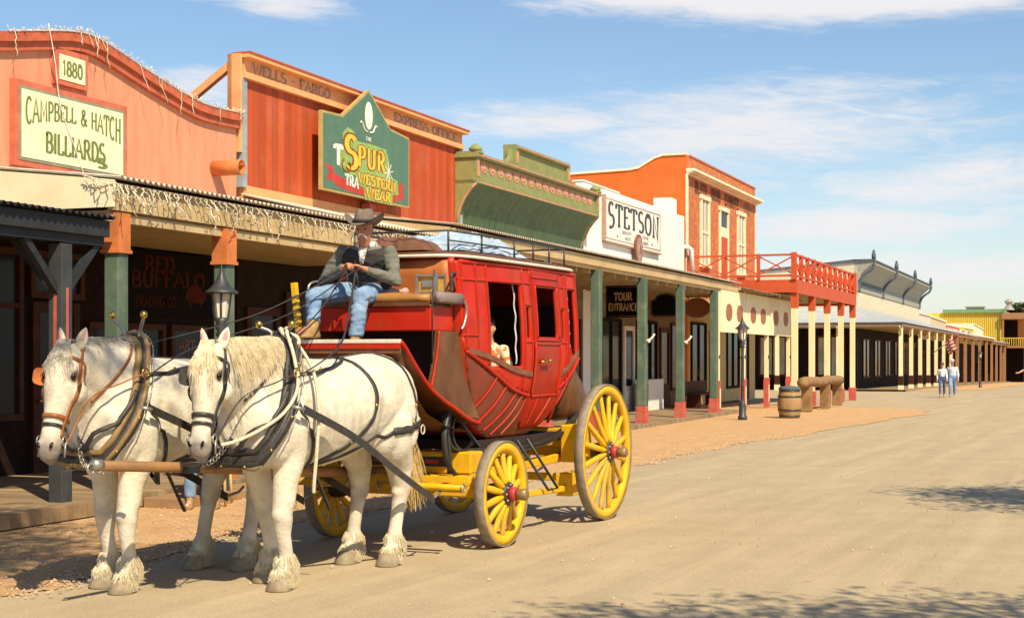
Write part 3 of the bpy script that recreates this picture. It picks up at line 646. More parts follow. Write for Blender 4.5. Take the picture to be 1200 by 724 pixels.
mb = MB()
flat(mb, [(24.80, 5.30), (24.78, 5.62), (24.92, 5.74), (24.90, 5.94), (25.12, 6.08), (25.38, 6.02), (25.52, 5.86), (26.1, 5.88), (26.76, 5.86), (26.90, 5.6), (26.9, 5.34), (27.28, 5.30), (27.32, 5.02), (27.05, 4.98), (27.05, 4.78), (25.82, 4.78), (25.80, 5.0), (25.46, 5.04), (25.44, 5.2), (25.0, 5.18)], D2+.0035)
part('lime_surround', mb, MATS['spur_lime'], sg, fix=False)
for mname, tv, th, dz, nm in (('spur_brown', .40, .25, .0045, 'letter_outline'), ('spur_yellow', .24, .12, .0085, 'yellow_lettering')):
    mb = MB()
    letters(mb, 'S', (D2, 25.02, 5.32), (0, 1, 0), (0, 0, 1), .60, width=.46, tv=tv*.9, th=th*.9, lift=dz)
    letters(mb, 'PUR', (D2, 25.56, 5.40), (0, 1, 0), (0, 0, 1), .38, width=1.12, tv=tv*.9, th=th*.8, serif=.06, lift=dz, sp=.24)
    mb.tube(crom([(D2+dz, s, z) for s, z in ((24.96, 5.46), (24.86, 5.4), (24.9, 5.27), (25.1, 5.24), (25.2, 5.33), (25.1, 5.4))], 5), .03 if nm[0] == 'l' else .018, 4, flat=.1)
    q_ = (.30, .17) if nm[0] == 'y' else (.50, .42)
    letters(mb, 'WESTERN', (D2, 25.56, 5.09), (0, 1, -.02), (0, 0, 1), .185, width=1.60, tv=q_[0]*.85, th=q_[1]*.85, serif=.12, lift=dz, sp=.22)
    letters(mb, 'WEAR', (D2, 25.90, 4.83), (0, 1, 0), (0, 0, 1), .185, width=1.02, tv=q_[0]*.85, th=q_[1]*.85, serif=.12, lift=dz, sp=.22)
    part(nm, mb, MATS[mname], sg, fix=False)
for s_ in (25.4, 26.6): mb = MB(); mb.box(W+.0, D-.075, s_, s_+.06, 4.86, 4.92); part('bracket', mb, MATS['iron_black'], sg)
mb = MB(); mb.box(W+.02, W+.22, 26.3, 26.55, 4.6, 4.76); part('floodlight', mb, MATS['post_red'], sg, bevel=.01)

# ============================================================ second porch, s 24 .. 46, in front of three shops
b = thing('long_porch', 'long shaded porch with tan fascia and green posts on red feet', 'porch', (P, 35, 0))
corrugated(b, 'roof', W+.02, 4.42, P+.16, 4.07, 24.02, 46.6, MATS['corrugated'])
mb = MB(); mb.box(P, P+.07, 24.02, 46.5, 3.80, 4.01).box(P-.02, P+.02, 24.02, 46.5, 3.72, 3.80); mb.poly([(P, 24.0, 3.80), (P, 24.0, 4.02), (W, 24.0, 4.38), (W, 24.0, 3.80)], (0, -.04, 0)); part('fascia', mb, MATS['fascia'], b)
mb = MB(); mb.box(W, P-.02, 24.06, 46.4, 3.76, 3.79); part('ceiling', mb, MATS['porch_ceiling'], b)
mb = MB()
for k in range(24): mb.box(W, P-.05, 24.4+k*.94, 24.47+k*.94, 3.62, 3.758)
part('rafters', mb, MATS['rafter'], b)
for s in (25.6, 28.9, 32.3, 36.0, 39.7, 43.6):
    mb = MB(); mb.box(P-.12, P+.10, s-.11, s+.11, .52, 3.72); pp = part('post', mb, MATS['post_green'], b, bevel=.02)
    mb = MB(); mb.box(P-.15, P+.13, s-.14, s+.14, .08, .52-.16).box(P-.135, P+.115, s-.125, s+.125, .36, .52); part('post_foot', mb, MATS['post_red'], pp, bevel=.01)
    if s in (36.0, 39.7):
        mb = MB(); mb.tube(crom([(P+.1, s, 2.15), (P+.22, s, 2.2), (P+.3, s+.02, 2.32)], 4), .03, 6).ball((P+.16, s, 2.14), .045); part('bracket', mb, MATS['white_paint'], pp)
mb = MB(); mb.box(W, P+.25, 31.32, 46.4, .0, .10); solo('low_boardwalk', mb, MATS['boardwalk'], 'low plank walk under the long green-posted porch', 'boardwalk', (P, 38, 0))

# signs hanging across the walk
def hang(name, s, d0, d1, z0, z1, shape, label, texts, mat_='sign_dark', border=None):
    sg = thing(name, label, 'sign', ((d0+d1)/2, s, z0), group='signs hanging under the long porch')
    c = (d0+d1)/2; mb = MB()
    if shape == 'rect': pts = [(d0, z0), (d1, z0), (d1, z1), (d0, z1)]
    elif shape == 'arch': pts = [(d0, z0+.1), (d0+.1, z0), (d1-.1, z0), (d1, z0+.1), (d1, z1-.2), (d1-.14, z1-.16)]+[(c+(d1-d0)*.36*cos(t), z1-.16+.16*sin(t)) for t in [pi*k/8 for k in range(1, 8)]]+[(d0+.14, z1-.16), (d0, z1-.2)]
    else: pts = [(c+(d1-d0)/2*cos(t)*(1 if 1 else 0), (z0+z1)/2+(z1-z0)/2*sin(t)) for t in [2*pi*k/28 for k in range(28)]]
    mb.poly([(d, s, z) for d, z in pts], (0, .06, 0)); part('board', mb, MATS[mat_], sg)
    mb = MB()
    ins = [(c+(d-c)*.92, (z0+z1)/2+(z-(z0+z1)/2)*.91) for d, z in pts]
    mb.tube([(d, s-.004, z) for d, z in ins], .008, 4, closed=True)
    part('border', mb, MATS[border or 'oval_brown'], sg)
    mb = MB()
    for t, x, z, h, wd in texts: letters(mb, t, (x, s-.002, z), (1, 0, 0), (0, 0, 1), h, width=wd, tv=.24, th=.12, serif=.1, lift=.003)
    part('lettering', mb, MATS['sign_letters'], sg, fix=False)
    mb = MB(); 
    for d in (d0+.12, d1-.12): mb.tube([(d, s+.03, z1-.05), (d, s+.03, 3.76)], .012, 5)
    part('chain', mb, MATS['iron_black'], sg)
hang('tour_entrance_sign', 37.6, -11.95, -11.0, 2.78, 3.62, 'rect', 'square black hanging sign lettered Tour Entrance', [('TOUR', -11.72, 3.23, .20, .48), ('ENTRANCE', -11.87, 2.96, .19, .79)])
hang('arched_sign', 41.6, -11.88, -10.99, 2.90, 3.58, 'arch', 'dark hanging sign with arched top beside the Tour Entrance sign', [('BOOTS', -11.4, 3.0, .16, .55)][:0])
hang('oval_sign', 45.2, -11.84, -11.0, 2.95, 3.58, 'oval', 'brown oval hanging sign nearest the cream valance', [('- - -', -11.5, 3.05, .1, .5)][:0], mat_='oval_brown', border='sign_letters')

# ============================================================ green cornice building
b = thing('green_cornice_shop', 'shop front with olive green cove cornice and pink scalloped frieze', 'building', (W, 36, 0))
F = W+.50; s0, s1 = 31.0, 39.95
prof = [(W+.02, 4.78), (W+.05, 4.95), (W+.12, 5.15), (W+.23, 5.36), (W+.38, 5.55), (F, 5.66)]
mb = MB(); mb.grid([[V((d, s, z)) for d, z in prof] for s in (s0+.15, s1-.15)]); part('cove', mb, MATS['cove_green'], b)
mb = MB(); mb.box(W-.1, F, s0, s1, 5.66, 5.74).box(W-.1, F-.04, s0+.04, s1-.04, 5.74, 6.24).box(W-.1, F+.07, s0-.05, s1+.05, 6.24, 6.33); fz = part('frieze', mb, MATS['cornice_green'], b)
mb = MB(); mb.box(F-.0, F+.02, s0, s1, 5.675, 5.70).box(F+.07, F+.085, s0-.05, s1+.05, 6.27, 6.30)
for k in range(16):
    c = s0+.58+k*.515; pts = [(c+.2*cos(t), 6.1+.16*sin(t)) for t in [pi+pi*j/10 for j in range(11)]]
    mb.poly([(F-.04, a, z) for a, z in pts]+[(F-.04, c+.2, 6.16), (F-.04, c-.2, 6.16)], (.012, 0, 0)); mb.ball((F-.02, c, 6.05), .05, 8, 6, (.4, 1, 1))
mb.box(F-.04, F-.02, s0+.3, s1-.3, 6.17, 6.19)
part('scallops', mb, MATS['cornice_pink'], fz)
for s in (s0, s1):
    sd = 1 if s == s0 else -1
    mb = MB(); pts = prof+[(F+.03, 5.66), (F+.03, 6.30), (W-.1, 6.30), (W-.1, 4.78)]
    mb.poly([(d, s, z) for d, z in pts], (0, .16*sd, 0)); mb.box(W-.1, F+.10, s, s+.24*sd, 6.33, 6.38); mb.lathe([(.14, 0), (.16, .06), (.1, .12), (.04, .17), (0, .18)], (F-.05, s+.12*sd, 6.38), (0, 0, 1), 14)
    br = part('end_bracket', mb, MATS['cornice_green'], b)
    mb = MB(); mb.box(F+.03, F+.045, s+.03*sd, s+.13*sd, 5.82, 6.16); mb.tube([(d+.012, s+.005*sd, z) for d, z in prof], .022, 5); part('bracket_trim', mb, MATS['cornice_pink'], br)
pa, pb = 33.6, 37.4
mb = MB(); mb.box(F-.3, F-.06, pa, pb, 6.33, 6.76).box(F-.34, F+.02, pa-.06, pb+.06, 6.76, 6.85)
for s, sd in ((pa, -1), (pb, 1)):
    mb.box(F-.32, F-.0, s-.1, s+.14, 6.33, 6.86)
    mb.poly([(F-.2, s, 6.33), (F-.2, s, 6.8), (F-.2, s+.12*sd, 6.72), (F-.2, s+.18*sd, 6.55), (F-.2, s+.35*sd, 6.42), (F-.2, s+.6*sd, 6.36), (F-.2, s+.62*sd, 6.33)], (.12, 0, 0))
pd = part('pediment', mb, MATS['cornice_green'], b)
mb = MB(); mb.box(F+.02, F+.035, pa, pb, 6.79, 6.82)
for s in (pa, pb): mb.box(F, F+.012, s-.03, s+.07, 6.42, 6.68)
part('pediment_trim', mb, MATS['cornice_pink'], pd)
mb = MB(); mb.box(W-.2, W, 31.3, 40.1, .1, 5.7); part('wall', mb, MATS['wall_tan'], b)
mb = MB(); mb.box(W-9, W-.2, 31.3, 40.1, .1, 5.2); part('rear_block', mb, MATS['wall_tan'], b)
shopdoor(b, 31.6, 32.6, .1, 2.6, m='wall_tan'); shopwin(b, 33.0, 35.6, .55, 2.9, panes=2, frame_m='wall_tan'); shopdoor(b, 36.1, 37.3, .1, 2.7, m='wall_tan'); shopwin(b, 37.6, 39.9, .55, 2.9, panes=3, frame_m='wall_tan')

# ============================================================ hat shop (white stucco)
b = thing('white_stucco_shop', 'white stucco parapet building carrying the black lettered hat sign', 'building', (W, 46, 0))
mb = MB(); mb.box(W-.25, W, 40.12, 51.35, .1, 6.70).box(W-9, W-.25, 40.12, 40.4, .1, 6.62).box(W-9, W-.25, 51.1, 51.35, .1, 6.3).box(W-8.9, W-.25, 40.4, 51.1, 4.5, 4.8)
mb.box(W-.34, W+.02, 40.1, 43.6, 6.70, 6.76); part('walls', mb, MATS['stucco_white'], b, bevel=.02)
mb = MB(); mb.box(W-.95, W-.30, 50.7, 51.45, 6.2, 7.32); part('chimney', mb, MATS['stucco_white'], b, bevel=.02)
mb = MB(); mb.box(W, W+.012, 41.3, 51.3, .1, 3.8); part('front_shade_sheet', mb, MATS['wall_tan'], b)  # tan sheet over the white wall, porch shade put into its colour
shopwin(b, 41.6, 43.6, .6, 2.9, d=W+.012, panes=2, frame_m='brown_dark'); shopdoor(b, 43.9, 45.0, .1, 2.7, d=W+.012, m='white_paint'); shopwin(b, 45.3, 47.6, .6, 2.9, d=W+.012, panes=3, frame_m='brown_dark'); shopdoor(b, 48.0, 49.2, .1, 2.7, d=W+.012); shopwin(b, 49.4, 51.1, .6, 2.9, d=W+.012, panes=2)
sg = thing('hat_sign', 'white rectangular sign with black slab letters reading Stetson', 'sign', (W, 45, 5.2))
mb = MB(); mb.box(W, W+.10, 41.85, 47.9, 5.17, 6.50); part('board', mb, MATS['white_paint'], sg)
mb = MB(); mb.tube([(W+.10, 41.93, 5.25), (W+.10, 47.82, 5.25), (W+.10, 47.82, 6.42), (W+.10, 41.93, 6.42)], .014, 4, closed=True); mb.box(W-.0, W+.12, 41.80, 41.85, 5.15, 6.52).box(W, W+.12, 41.85, 47.9, 5.12, 5.17); part('border', mb, MATS['letter_grey'], sg)
mb = MB(); letters(mb, 'STETSON', (W+.10, 42.15, 5.68), (0, 1, 0), (0, 0, 1), .64, width=5.45, tv=.20, th=.085, serif=.13, sp=.2, warp=lambda t, y, x: (x, y*(1.0+.12*(2*t-1)**4*2)-.22*(2*t-1)**4+.0))
letters(mb, 'MAKER', (W+.10, 43.75, 5.42), (0, 1, 0), (0, 0, 1), .0, width=1) if 0 else None
part('lettering', mb, MATS['letter_black'], sg, fix=False)
for s_, t_ in ((43.55, 'QUALITY'), (45.75, 'FINE')): mb = MB(); letters(mb, t_, (W+.10, s_, 5.49), (0, 1, 0), (0, 0, 1), .10, width=.95 if s_ < 44 else .7, tv=.16, th=.1); part('small_word', mb, MATS['letter_black'], sg, fix=False)
for s_, t_ in ((43.85, 'HATS'), (45.8, '1865')): mb = MB(); letters(mb, t_, (W+.10, s_, 5.31), (0, 1, 0), (0, 0, 1), .11, width=.6, tv=.16, th=.1); part('small_word', mb, MATS['letter_black'], sg, fix=False)
mb = MB(); mb.poly([(W+.10, 42.95, 5.42), (W+.10, 43.15, 5.36), (W+.10, 43.0, 5.34)], (.004, 0, 0)).poly([(W+.10, 46.75, 5.42), (W+.10, 46.95, 5.36), (W+.10, 46.8, 5.34)], (.004, 0, 0))
part('arrow_marks', mb, MATS['letter_black'], sg, fix=False)
mb = MB(); mb.poly([(W+.14, 45.1+.38*cos(t), 5.12+.46*sin(t)) for t in [2*pi*k/26 for k in range(26)]], (.05, 0, 0)); em = part('oval_plaque', mb, MATS['emblem_red'], sg)
mb = MB(); mb.poly([(W+.19, 45.1+.31*cos(t), 5.12+.38*sin(t)) for t in [2*pi*k/26 for k in range(26)]], (.006, 0, 0)); mb.tube([(W+.2, 44.95, 4.95), (W+.2, 45.1, 5.3), (W+.2, 45.25, 4.95)], .02, 4); part('plaque_face', mb, MATS['letter_grey'], em)

# ============================================================ brick building
b = thing('brick_building', 'two-storey brick building with orange side wall and cream cornice', 'building', (W, 57, 0))
s0, s1 = 51.62, 63.2
mb = MB(); mb.box(W-.3, W, s0+.3, s1, 3.9, 8.90); part('brick_front', mb, MATS['brick'], b); mb = MB(); mb.box(W-.32, W+.03, s0+.36, s1+.02, 8.90, 8.96); part('brick_capping', mb, MATS['brick_plain'], b)
side = [(W, .1), (W, 8.93), (W-.85, 8.93), (W-1.15, 8.85), (W-1.75, 8.52), (W-2.1, 8.47), (W-8.5, 8.30), (W-13, 8.2), (W-13, .1)]
mb = MB(); mb.poly([(d, s0, z) for d, z in side], (0, .3, 0)); mb.box(W-13, W-.3, s1-.3, s1, .1, 8.2).box(W-12.7, W-.3, s0+.3, s1-.3, 7.3, 7.5); part('side_wall', mb, MATS['orange_stucco'], b)
mb = MB(); cp = side[1:-1]
vs = []
for d, z in cp: vs += [(d, s0-.05, z+.05), (d, s0+.34, z+.05), (d, s0+.34, z-.02), (d, s0-.05, z-.02)]
mb.add(vs, [(4*i+k, 4*i+(k+1) % 4, 4*i+4+(k+1) % 4, 4*i+4+k) for i in range(len(cp)-1) for k in range(4)]+[(0, 1, 2, 3)]); part('coping', mb, MATS['cream'], b)
mb = MB(); mb.box(W, W+.08, s0, s1+.1, 8.20, 8.27).box(W, W+.20, s0-.02, s1+.2, 8.27, 8.33).box(W, W+.32, s0-.04, s1+.28, 8.33, 8.42); part('cornice', mb, MATS['cream'], b)
mb = MB(); mb.box(W-.02, W+.04, s0-.03, s0+.16, 4.3, 8.22).box(W-.05, W+.03, s1-.03, s1+.05, 3.9, 8.3); part('corner_strip', mb, MATS['cream'], b)
def win2(root, c, wd, z0, z1, m='cream', door=False):
    f = MB(); f.box(W, W+.07, c-wd/2, c-wd/2+.15, z0, z1).box(W, W+.07, c+wd/2-.15, c+wd/2, z0, z1).box(W, W+.09, c-wd/2-.06, c+wd/2+.06, z1, z1+.16).box(W, W+.12, c-wd/2-.06, c+wd/2+.06, z0-.1, z0)
    if not door: f.box(W+.0, W+.05, c-wd/2+.15, c+wd/2-.15, (z0+z1)/2-.04, (z0+z1)/2+.04).box(W, W+.04, c-.025, c+.025, z0, z1)
    else: f.box(W, W+.05, c-wd/2+.15, c+wd/2-.15, z1-1.0, z1-.62)
    o = part('door_frame' if door else 'window', f, MATS[m], root)
    g = MB(); g.box(W+.005, W+.015, c-wd/2+.1, c+wd/2-.1, z1-.6 if door else z0, z1); part('pane', g, MATS['window_curtain'] if not door else MATS['glass'], o)
    if door: g = MB(); g.box(W+.005, W+.04, c-wd/2+.15, c+wd/2-.15, z0, z1-1.0); part('door_leaf', g, MATS['balcony_red'], o)
mat('window_curtain', (.46, .43, .33), (.25, .24, .20), rough=.25, scale=3, stretch=(1, 3, .3), bump=0, spec=.6)
win2(b, 54.25, 1.35, 5.15, 7.55); win2(b, 57.3, 1.5, 4.5, 7.4, door=True); win2(b, 60.4, 1.4, 5.15, 7.5)
mb = MB(); rn = random.Random(5)
for a, c_, n_ in ((52.9, 54.7, 5), (55.3, 56.9, 4), (57.6, 60.1, 7), (61.1, 62.3, 3)):
    for k in range(n_):
        x0 = a+(c_-a)*k/n_; wd = (c_-a)/n_*.72
        letters(mb, rn.choice('HEBRLNOUTI'), (W, x0, 7.70), (0, 1, 0), (0, 0, 1), .42, width=wd, tv=.34, th=.2, serif=.1)
    part('faded_word', mb, MATS['ghost_paint'], b, fix=False)
mb = MB(); mb.tube([(W-.62, s0-.16, 5.62), (W+.12, s0-.16, 5.62), (W+.2, s0-.1, 5.55), (W+.2, s0+.1, 4.5)], .085, 10); part('downpipe', mb, MATS['white_paint'], b)
mb = MB(); mb.box(W-.3, W, s0+.3, s1, .0, 3.9); part('ground_floor_wall', mb, MATS['wall_yellow'], b)
for k, (a, c_) in enumerate(((52.2, 54.4), (57.8, 60.0))): shopwin(b, a, c_, .5, 3.0, panes=2, frame_m='brown_dark')
shopdoor(b, 55.0, 56.2, .0, 2.7); shopdoor(b, 60.6, 61.8, .0, 2.7)
# balcony
bc = thing('red_balcony', 'red timber balcony with crossed railings on cream posts', 'balcony', (-9.6, 58, 0))
B = -9.6; bs0, bs1 = 51.62, 65.4
mb = MB(); mb.box(W+.41, B+.05, bs0+.1, bs1-.1, 4.12, 4.30).box(B+.05, B+.12, bs0-.02, bs1, 3.95, 4.42).box(W+.25, B+.05, bs0-.02, bs0+.08, 3.98, 4.42).box(W+.02, B+.05, bs1-.08, bs1, 3.95, 4.42); part('floor_beam', mb, MATS['balcony_red'], bc)
mb = MB(); mb.box(W+.4, B, bs0+.2, bs1-.2, 4.05, 4.118); part('soffit', mb, MATS['porch_ceiling'], bc)
def railing(p, q, n, post=.11, h0=4.50, h1=5.28, names='rail_panel'):
    p, q = V(p), V(q); 
    for k in range(n):
        a = p.lerp(q, k/n); c = p.lerp(q, (k+1)/n); mb = MB()
        up = lambda v, z: V((v.x, v.y, z))
        mb.beam(up(a, h0-.08), up(a, h1+.05), post, post, (0, 1, 0)); 
        if k == n-1: mb.beam(up(c, h0-.08), up(c, h1+.08), post*1.6, post*1.6, (0, 1, 0))
        mb.beam(up(a, h1), up(c, h1), .09, .07); mb.beam(up(a, h0+.06), up(c, h0+.06), .07, .07)
        nrm = (c-a).cross(V((0, 0, 1))).normalized()*.022
        mb.beam(up(a, h0+.1)+nrm, up(c, h1-.04)+nrm, .05, .045); mb.beam(up(a, h1-.04)-nrm, up(c, h0+.1)-nrm, .05, .045)
        part(names, mb, MATS['balcony_red'], bc)
railing((W+.1, bs0, 0), (B, bs0, 0), 3)
railing((B+.02, bs0, 0), (B+.02, bs1, 0), 11, post=.13)
for s in (51.8, 55.2, 58.6, 62.0, 65.2):
    mb = MB(); mb.box(B-.11, B+.09, s-.1, s+.1, G(s)+.55, 3.45); pp = part('post', mb, MATS['cream_post'], bc)
    mb = MB(); mb.box(B-.13, B+.11, s-.12, s+.12, 3.45, 3.97); part('post_cap', mb, MATS['balcony_red'], pp)
    mb = MB(); mb.box(B-.15, B+.13, s-.14, s+.14, G(s)-.1, G(s)+.55); part('post_foot', mb, MATS['post_red'], pp)
# ============================================================ valance porch
b = thing('valance_porch', 'cream panelled porch valance with brown ovals between the green posts and the balcony', 'porch', (P, 50, 0))
mb = MB(); 
for k, (a, c_) in enumerate(((44.3, 47.7), (47.76, 51.4), (51.46, 55.5))):
    mb = MB(); mb.box(P-.02, P+.05, a, c_, 2.50, 3.80); v_ = part('valance_panel', mb, MATS['cream'], b)
    for t in (.3, .74):
        mb = MB(); c = a+(c_-a)*t; mb.poly([(P+.05, c+.42*cos(x), 3.12+.26*sin(x)*(1+.15*abs(cos(x)))) for x in [2*pi*j/20 for j in range(20)]], (.012, 0, 0)); part('oval_panel', mb, MATS['oval_brown'], v_)
mb = MB(); mb.box(W+.42, P+.12, 46.55, 51.5, 3.86, 3.95); 
rows = []; rn = random.Random(2)
part('ceiling', mb, MATS['rafter'], b)
corrugated(b, 'roof', W+.42, 4.42, P+.5, 3.86, 46.65, 51.4, MATS['roof_rust'], pitch=.3, amp=.03)
corrugated(b, 'roof', B-.1, 3.92, P+.5, 3.86, 51.75, 55.6, MATS['roof_rust'], pitch=.3, amp=.03) if 0 else None
mb = MB(); mb.box(P+.05, P+.4, 51.4, 55.7, 3.80, 3.86); part('roof_edge', mb, MATS['roof_rust'], b)
for s in (44.15, 47.73, 51.43, 55.4):
    mb = MB(); mb.box(P-.1, P+.02, s-.09, s+.09, 1.0, 3.85); pp = part('post', mb, MATS['cream_post'], b)
    mb = MB(); mb.box(P-.12, P+.05, s-.12, s+.12, .02, .95).box(P-.11, P+.06, s-.11, s+.11, .95, 1.03); part('post_foot', mb, MATS['post_red'], pp)
    mb = MB(); mb.box(P+.05, P+.056, s-.06, s+.06, .2, .8); part('foot_panel', mb, MATS['cream_post'], pp)
    mb = MB(); mb.box(P+.02, P+.03, s-.05, s+.05, 1.45, 1.7) if 0 else mb.ball((P+.03, s, 1.75), .06, 10, 7, (.3, 1, 1)); part('plaque', mb, MATS['iron_black'], pp)
# ============================================================ far row
b = thing('grey_cornice_building', 'cream clapboard shop with heavy grey bracketed cornice and tin porch roof beyond the side street', 'building', (W, 105, -.3))
s0, s1 = 93.0, 128.0
mb = MB(); mb.box(W-14, W, s0, s1, -.6, 5.9); part('clapboard_wall', mb, MATS['clap_cream'], b)
mb = MB(); pr = [(W, 5.75), (W+.06, 5.8), (W+.06, 6.45), (W+.12, 6.5), (W+.3, 6.9), (W+.75, 7.3), (W+.95, 7.45), (W+.95, 7.6), (W-.2, 7.62), (W-.2, 5.75)]
mb.poly([(d, s0-.02, z) for d, z in pr], (0, s1-s0, 0)); cn = part('cornice', mb, MATS['grey_cornice'], b)
mb = MB(); mb.box(W-.3, W+1.0, s0-.1, s1+.1, 7.62, 7.72).poly([(W-.2, s0-.1, 7.72), (W+1.0, s0-.1, 7.60), (W-6, s0-.1, 7.05), (W-6, s0-.1, 7.2)], (0, .25, 0)); part('cornice_cap', mb, MATS['slate_trim'], cn)
for s in (s0+.1, 104.5, 116, s1-.3):
    mb = MB()
    L = crom([(W+.08, s, 5.7), (W+.14, s, 6.3), (W+.4, s, 6.75), (W+.9, s, 7.15), (W+1.03, s, 7.6)], 5)
    mb.tube(L, .09, 6); mb.lathe([(.13, 0), (.13, .35), (.07, .4), (.10, .46), (.02, .62)], (W+.98, s, 7.7), (0, 0, 1), 8)
    part('cornice_bracket', mb, MATS['slate_trim'], cn)
mb = MB(); mb.box(W+.062, W+.09, s0+.4, 103.8, 6.05, 6.4); part('frieze_panel', mb, MATS['slate_trim'], cn)
mb = MB(); mb.poly([(W-14, s0-.02, 5.9), (W, s0-.02, 5.9), (W, s0-.02, 7.5), (W-5, s0-.02, 7.1), (W-14, s0-.02, 6.4)], (0, .2, 0)); part('gable_side', mb, MATS['clap_cream'], b)
mb = MB(); mb.box(W-13.8, W-.01, s0-.03, s0-.01, -.5, 3.7).box(W+.01, W+.03, s0, s1, -.5, 3.7); part('wall_shade_sheet', mb, MATS['brown_dark'], b)  # dark sheets on the clapboard carry the porch shade in their colour
for k in range(3):
    f = MB(); d = W-1.6-k*3.6; f.box(d-.9, d+.9, s0-.07, s0-.032, .5, 3.1); w_ = part('window', f, MATS['brown_paint'], b); g = MB(); g.box(d-.75, d-.05, s0-.09, s0-.072, .65, 2.95).box(d+.05, d+.75, s0-.09, s0-.072, .65, 2.95); part('pane', g, MATS['window_curtain'], w_)
for k in range(6): shopwin(b, 95+k*5.4, 98.2+k*5.4, .4, 2.9, d=W+.03, frame_m='brown_paint', panes=2)
# porch with hipped tin roof
e0 = 3.78
mb = MB(); A_ = (P+.2, 89.3, e0); B_ = (W, 93, 4.75)
mb.add([(P+.2, 89.3, e0), (P+.2, 128.5, e0-.05), (W+.02, 128.5, 4.7), (W+.02, 92.98, 4.75), (W-14, 92.98, 4.75), (W-14, 89.3, e0)], [(0, 1, 2, 3), (0, 3, 4, 5)])
mb.add([(p.x, p.y, p.z-.06) for p in mb.v], [(3, 2, 1, 0), (5, 4, 3, 0)]); part('porch_roof', mb, MATS['roof_tin'], b)
mb = MB(); mb.box(P+.1, P+.18, 89.4, 128.5, 3.52, 3.70).box(W-14, P+.1, 89.35, 89.43, 3.52, 3.70); part('fascia', mb, MATS['roof_rust'], b)
mb = MB(); mb.box(W, P+.1, 89.45, 128.4, 3.50, 3.53).box(W-14, W, 89.45, 92.9, 3.50, 3.53); part('porch_ceiling', mb, MATS['porch_ceiling'], b)
def fpost(root, d, s, m, top_=3.52, br=True):
    mb = MB(); mb.box(d-.11, d+.11, s-.11, s+.11, G(s)+.9, top_); pp = part('post', mb, MATS[m], root)
    mb = MB(); mb.box(d-.14, d+.14, s-.14, s+.14, G(s)+.35, G(s)+.9); part('post_foot', mb, MATS['brown_paint'], pp)
    mb = MB(); mb.box(d-.15, d+.15, s-.15, s+.15, G(s)-.1, G(s)+.35); part('post_base', mb, MATS['cream_post'], pp)
    if br:
        mb = MB(); mb.beam((d, s-.1, top_-.45), (d, s-.6, top_), .09, .09); part('brace', mb, MATS['fascia'], pp); mb = MB(); mb.beam((d, s+.1, top_-.45), (d, s+.6, top_), .09, .09); part('brace', mb, MATS['fascia'], pp)
for s in (89.7, 95, 100.2, 105.4, 110.8, 116.7, 123): fpost(b, P+.05, s, 'cream_post')
for d in (-14.05, -17.7, -21.5): fpost(b, d, 89.7, 'cream_post')
mb = MB(); mb.box(W, P+.5, 89.0, 210, -1.9, -.25)
mb = MB(); rows = []
for k in range(60): s = 89+k*2; rows.append([V((W, s, G(s)+.1)), V((P+.4, s, G(s)+.1)), V((P+.4, s, G(s)-.1))])
mb.grid(rows, False); solo('far_boardwalk', mb, MATS['boardwalk'], 'long plank walk under the far porches', 'boardwalk', (P, 110, -.3), fix=False)

def shopfront(name, label, s0, s1, h, m, h1=None):
    r = thing(name, label, 'building', (W, (s0+s1)/2, G(s0)))
    mb = MB(); mb.poly([(W, s0, -1.5), (W, s1, -1.9), (W, s1, h1 or h), (W, s0, h)], (-9, 0, 0)); part('wall', mb, MATS[m], r)
    mb = MB(); mb.poly([(W+.1, s0, h), (W+.1, s1, h1 or h), (W+.1, s1, (h1 or h)+.12), (W+.1, s0, h+.12)], (-9.2, 0, 0)); part('coping', mb, MATS['cream'], r)
    mb = MB(); mb.box(W+.01, W+.05, s0+.02, s1-.02, G(s1)-.5, 3.2); part('wall_shade_sheet', mb, MATS['brown_dark'], r)  # dark cover below the porch roof, shade painted over the wall colour
    for k in range(2):
        a = s0+(s1-s0)*(.08+.47*k); shopwin(r, a, a+(s1-s0)*.36, G(s1)+.8, G(s1)+3.0, d=W+.05, frame_m='brown_paint', panes=2)
    return r
r1 = shopfront('pink_shop', 'small shop with pale pink parapet next to the grey cornice', 128.2, 137.5, 5.35, 'pink_wall')
r2 = shopfront('tan_shop', 'low tan fronted shop between the pink parapet and the red board', 137.7, 152.5, 5.3, 'tan_wall', 5.15)
r3 = shopfront('red_board_shop', 'small shop with faded red signboard parapet', 152.7, 169, 4.9, 'red_sign')
r4 = shopfront('yellow_lettered_shop', 'ochre yellow shop front with dark lettering', 169.2, 189, 5.0, 'yellow_wall')
r5 = shopfront('pale_stepped_shop', 'cream shop with rounded parapet before the yellow building', 189.2, 226, 5.7, 'pale_wall', 4.9)
mb = MB(); letters(mb, 'SALOON', (W, 155, 4.05), (0, 1, 0), (0, 0, 1), .55, width=11.5, tv=.3, th=.2); part('faded_lettering', mb, MATS['pink_wall'], r3, fix=False)
mb = MB(); letters(mb, 'E E', (W, 172, 3.9), (0, 1, 0), (0, 0, 1), .7, width=12, tv=.3, th=.2); part('lettering', mb, MATS['letter_black'], r4, fix=False)
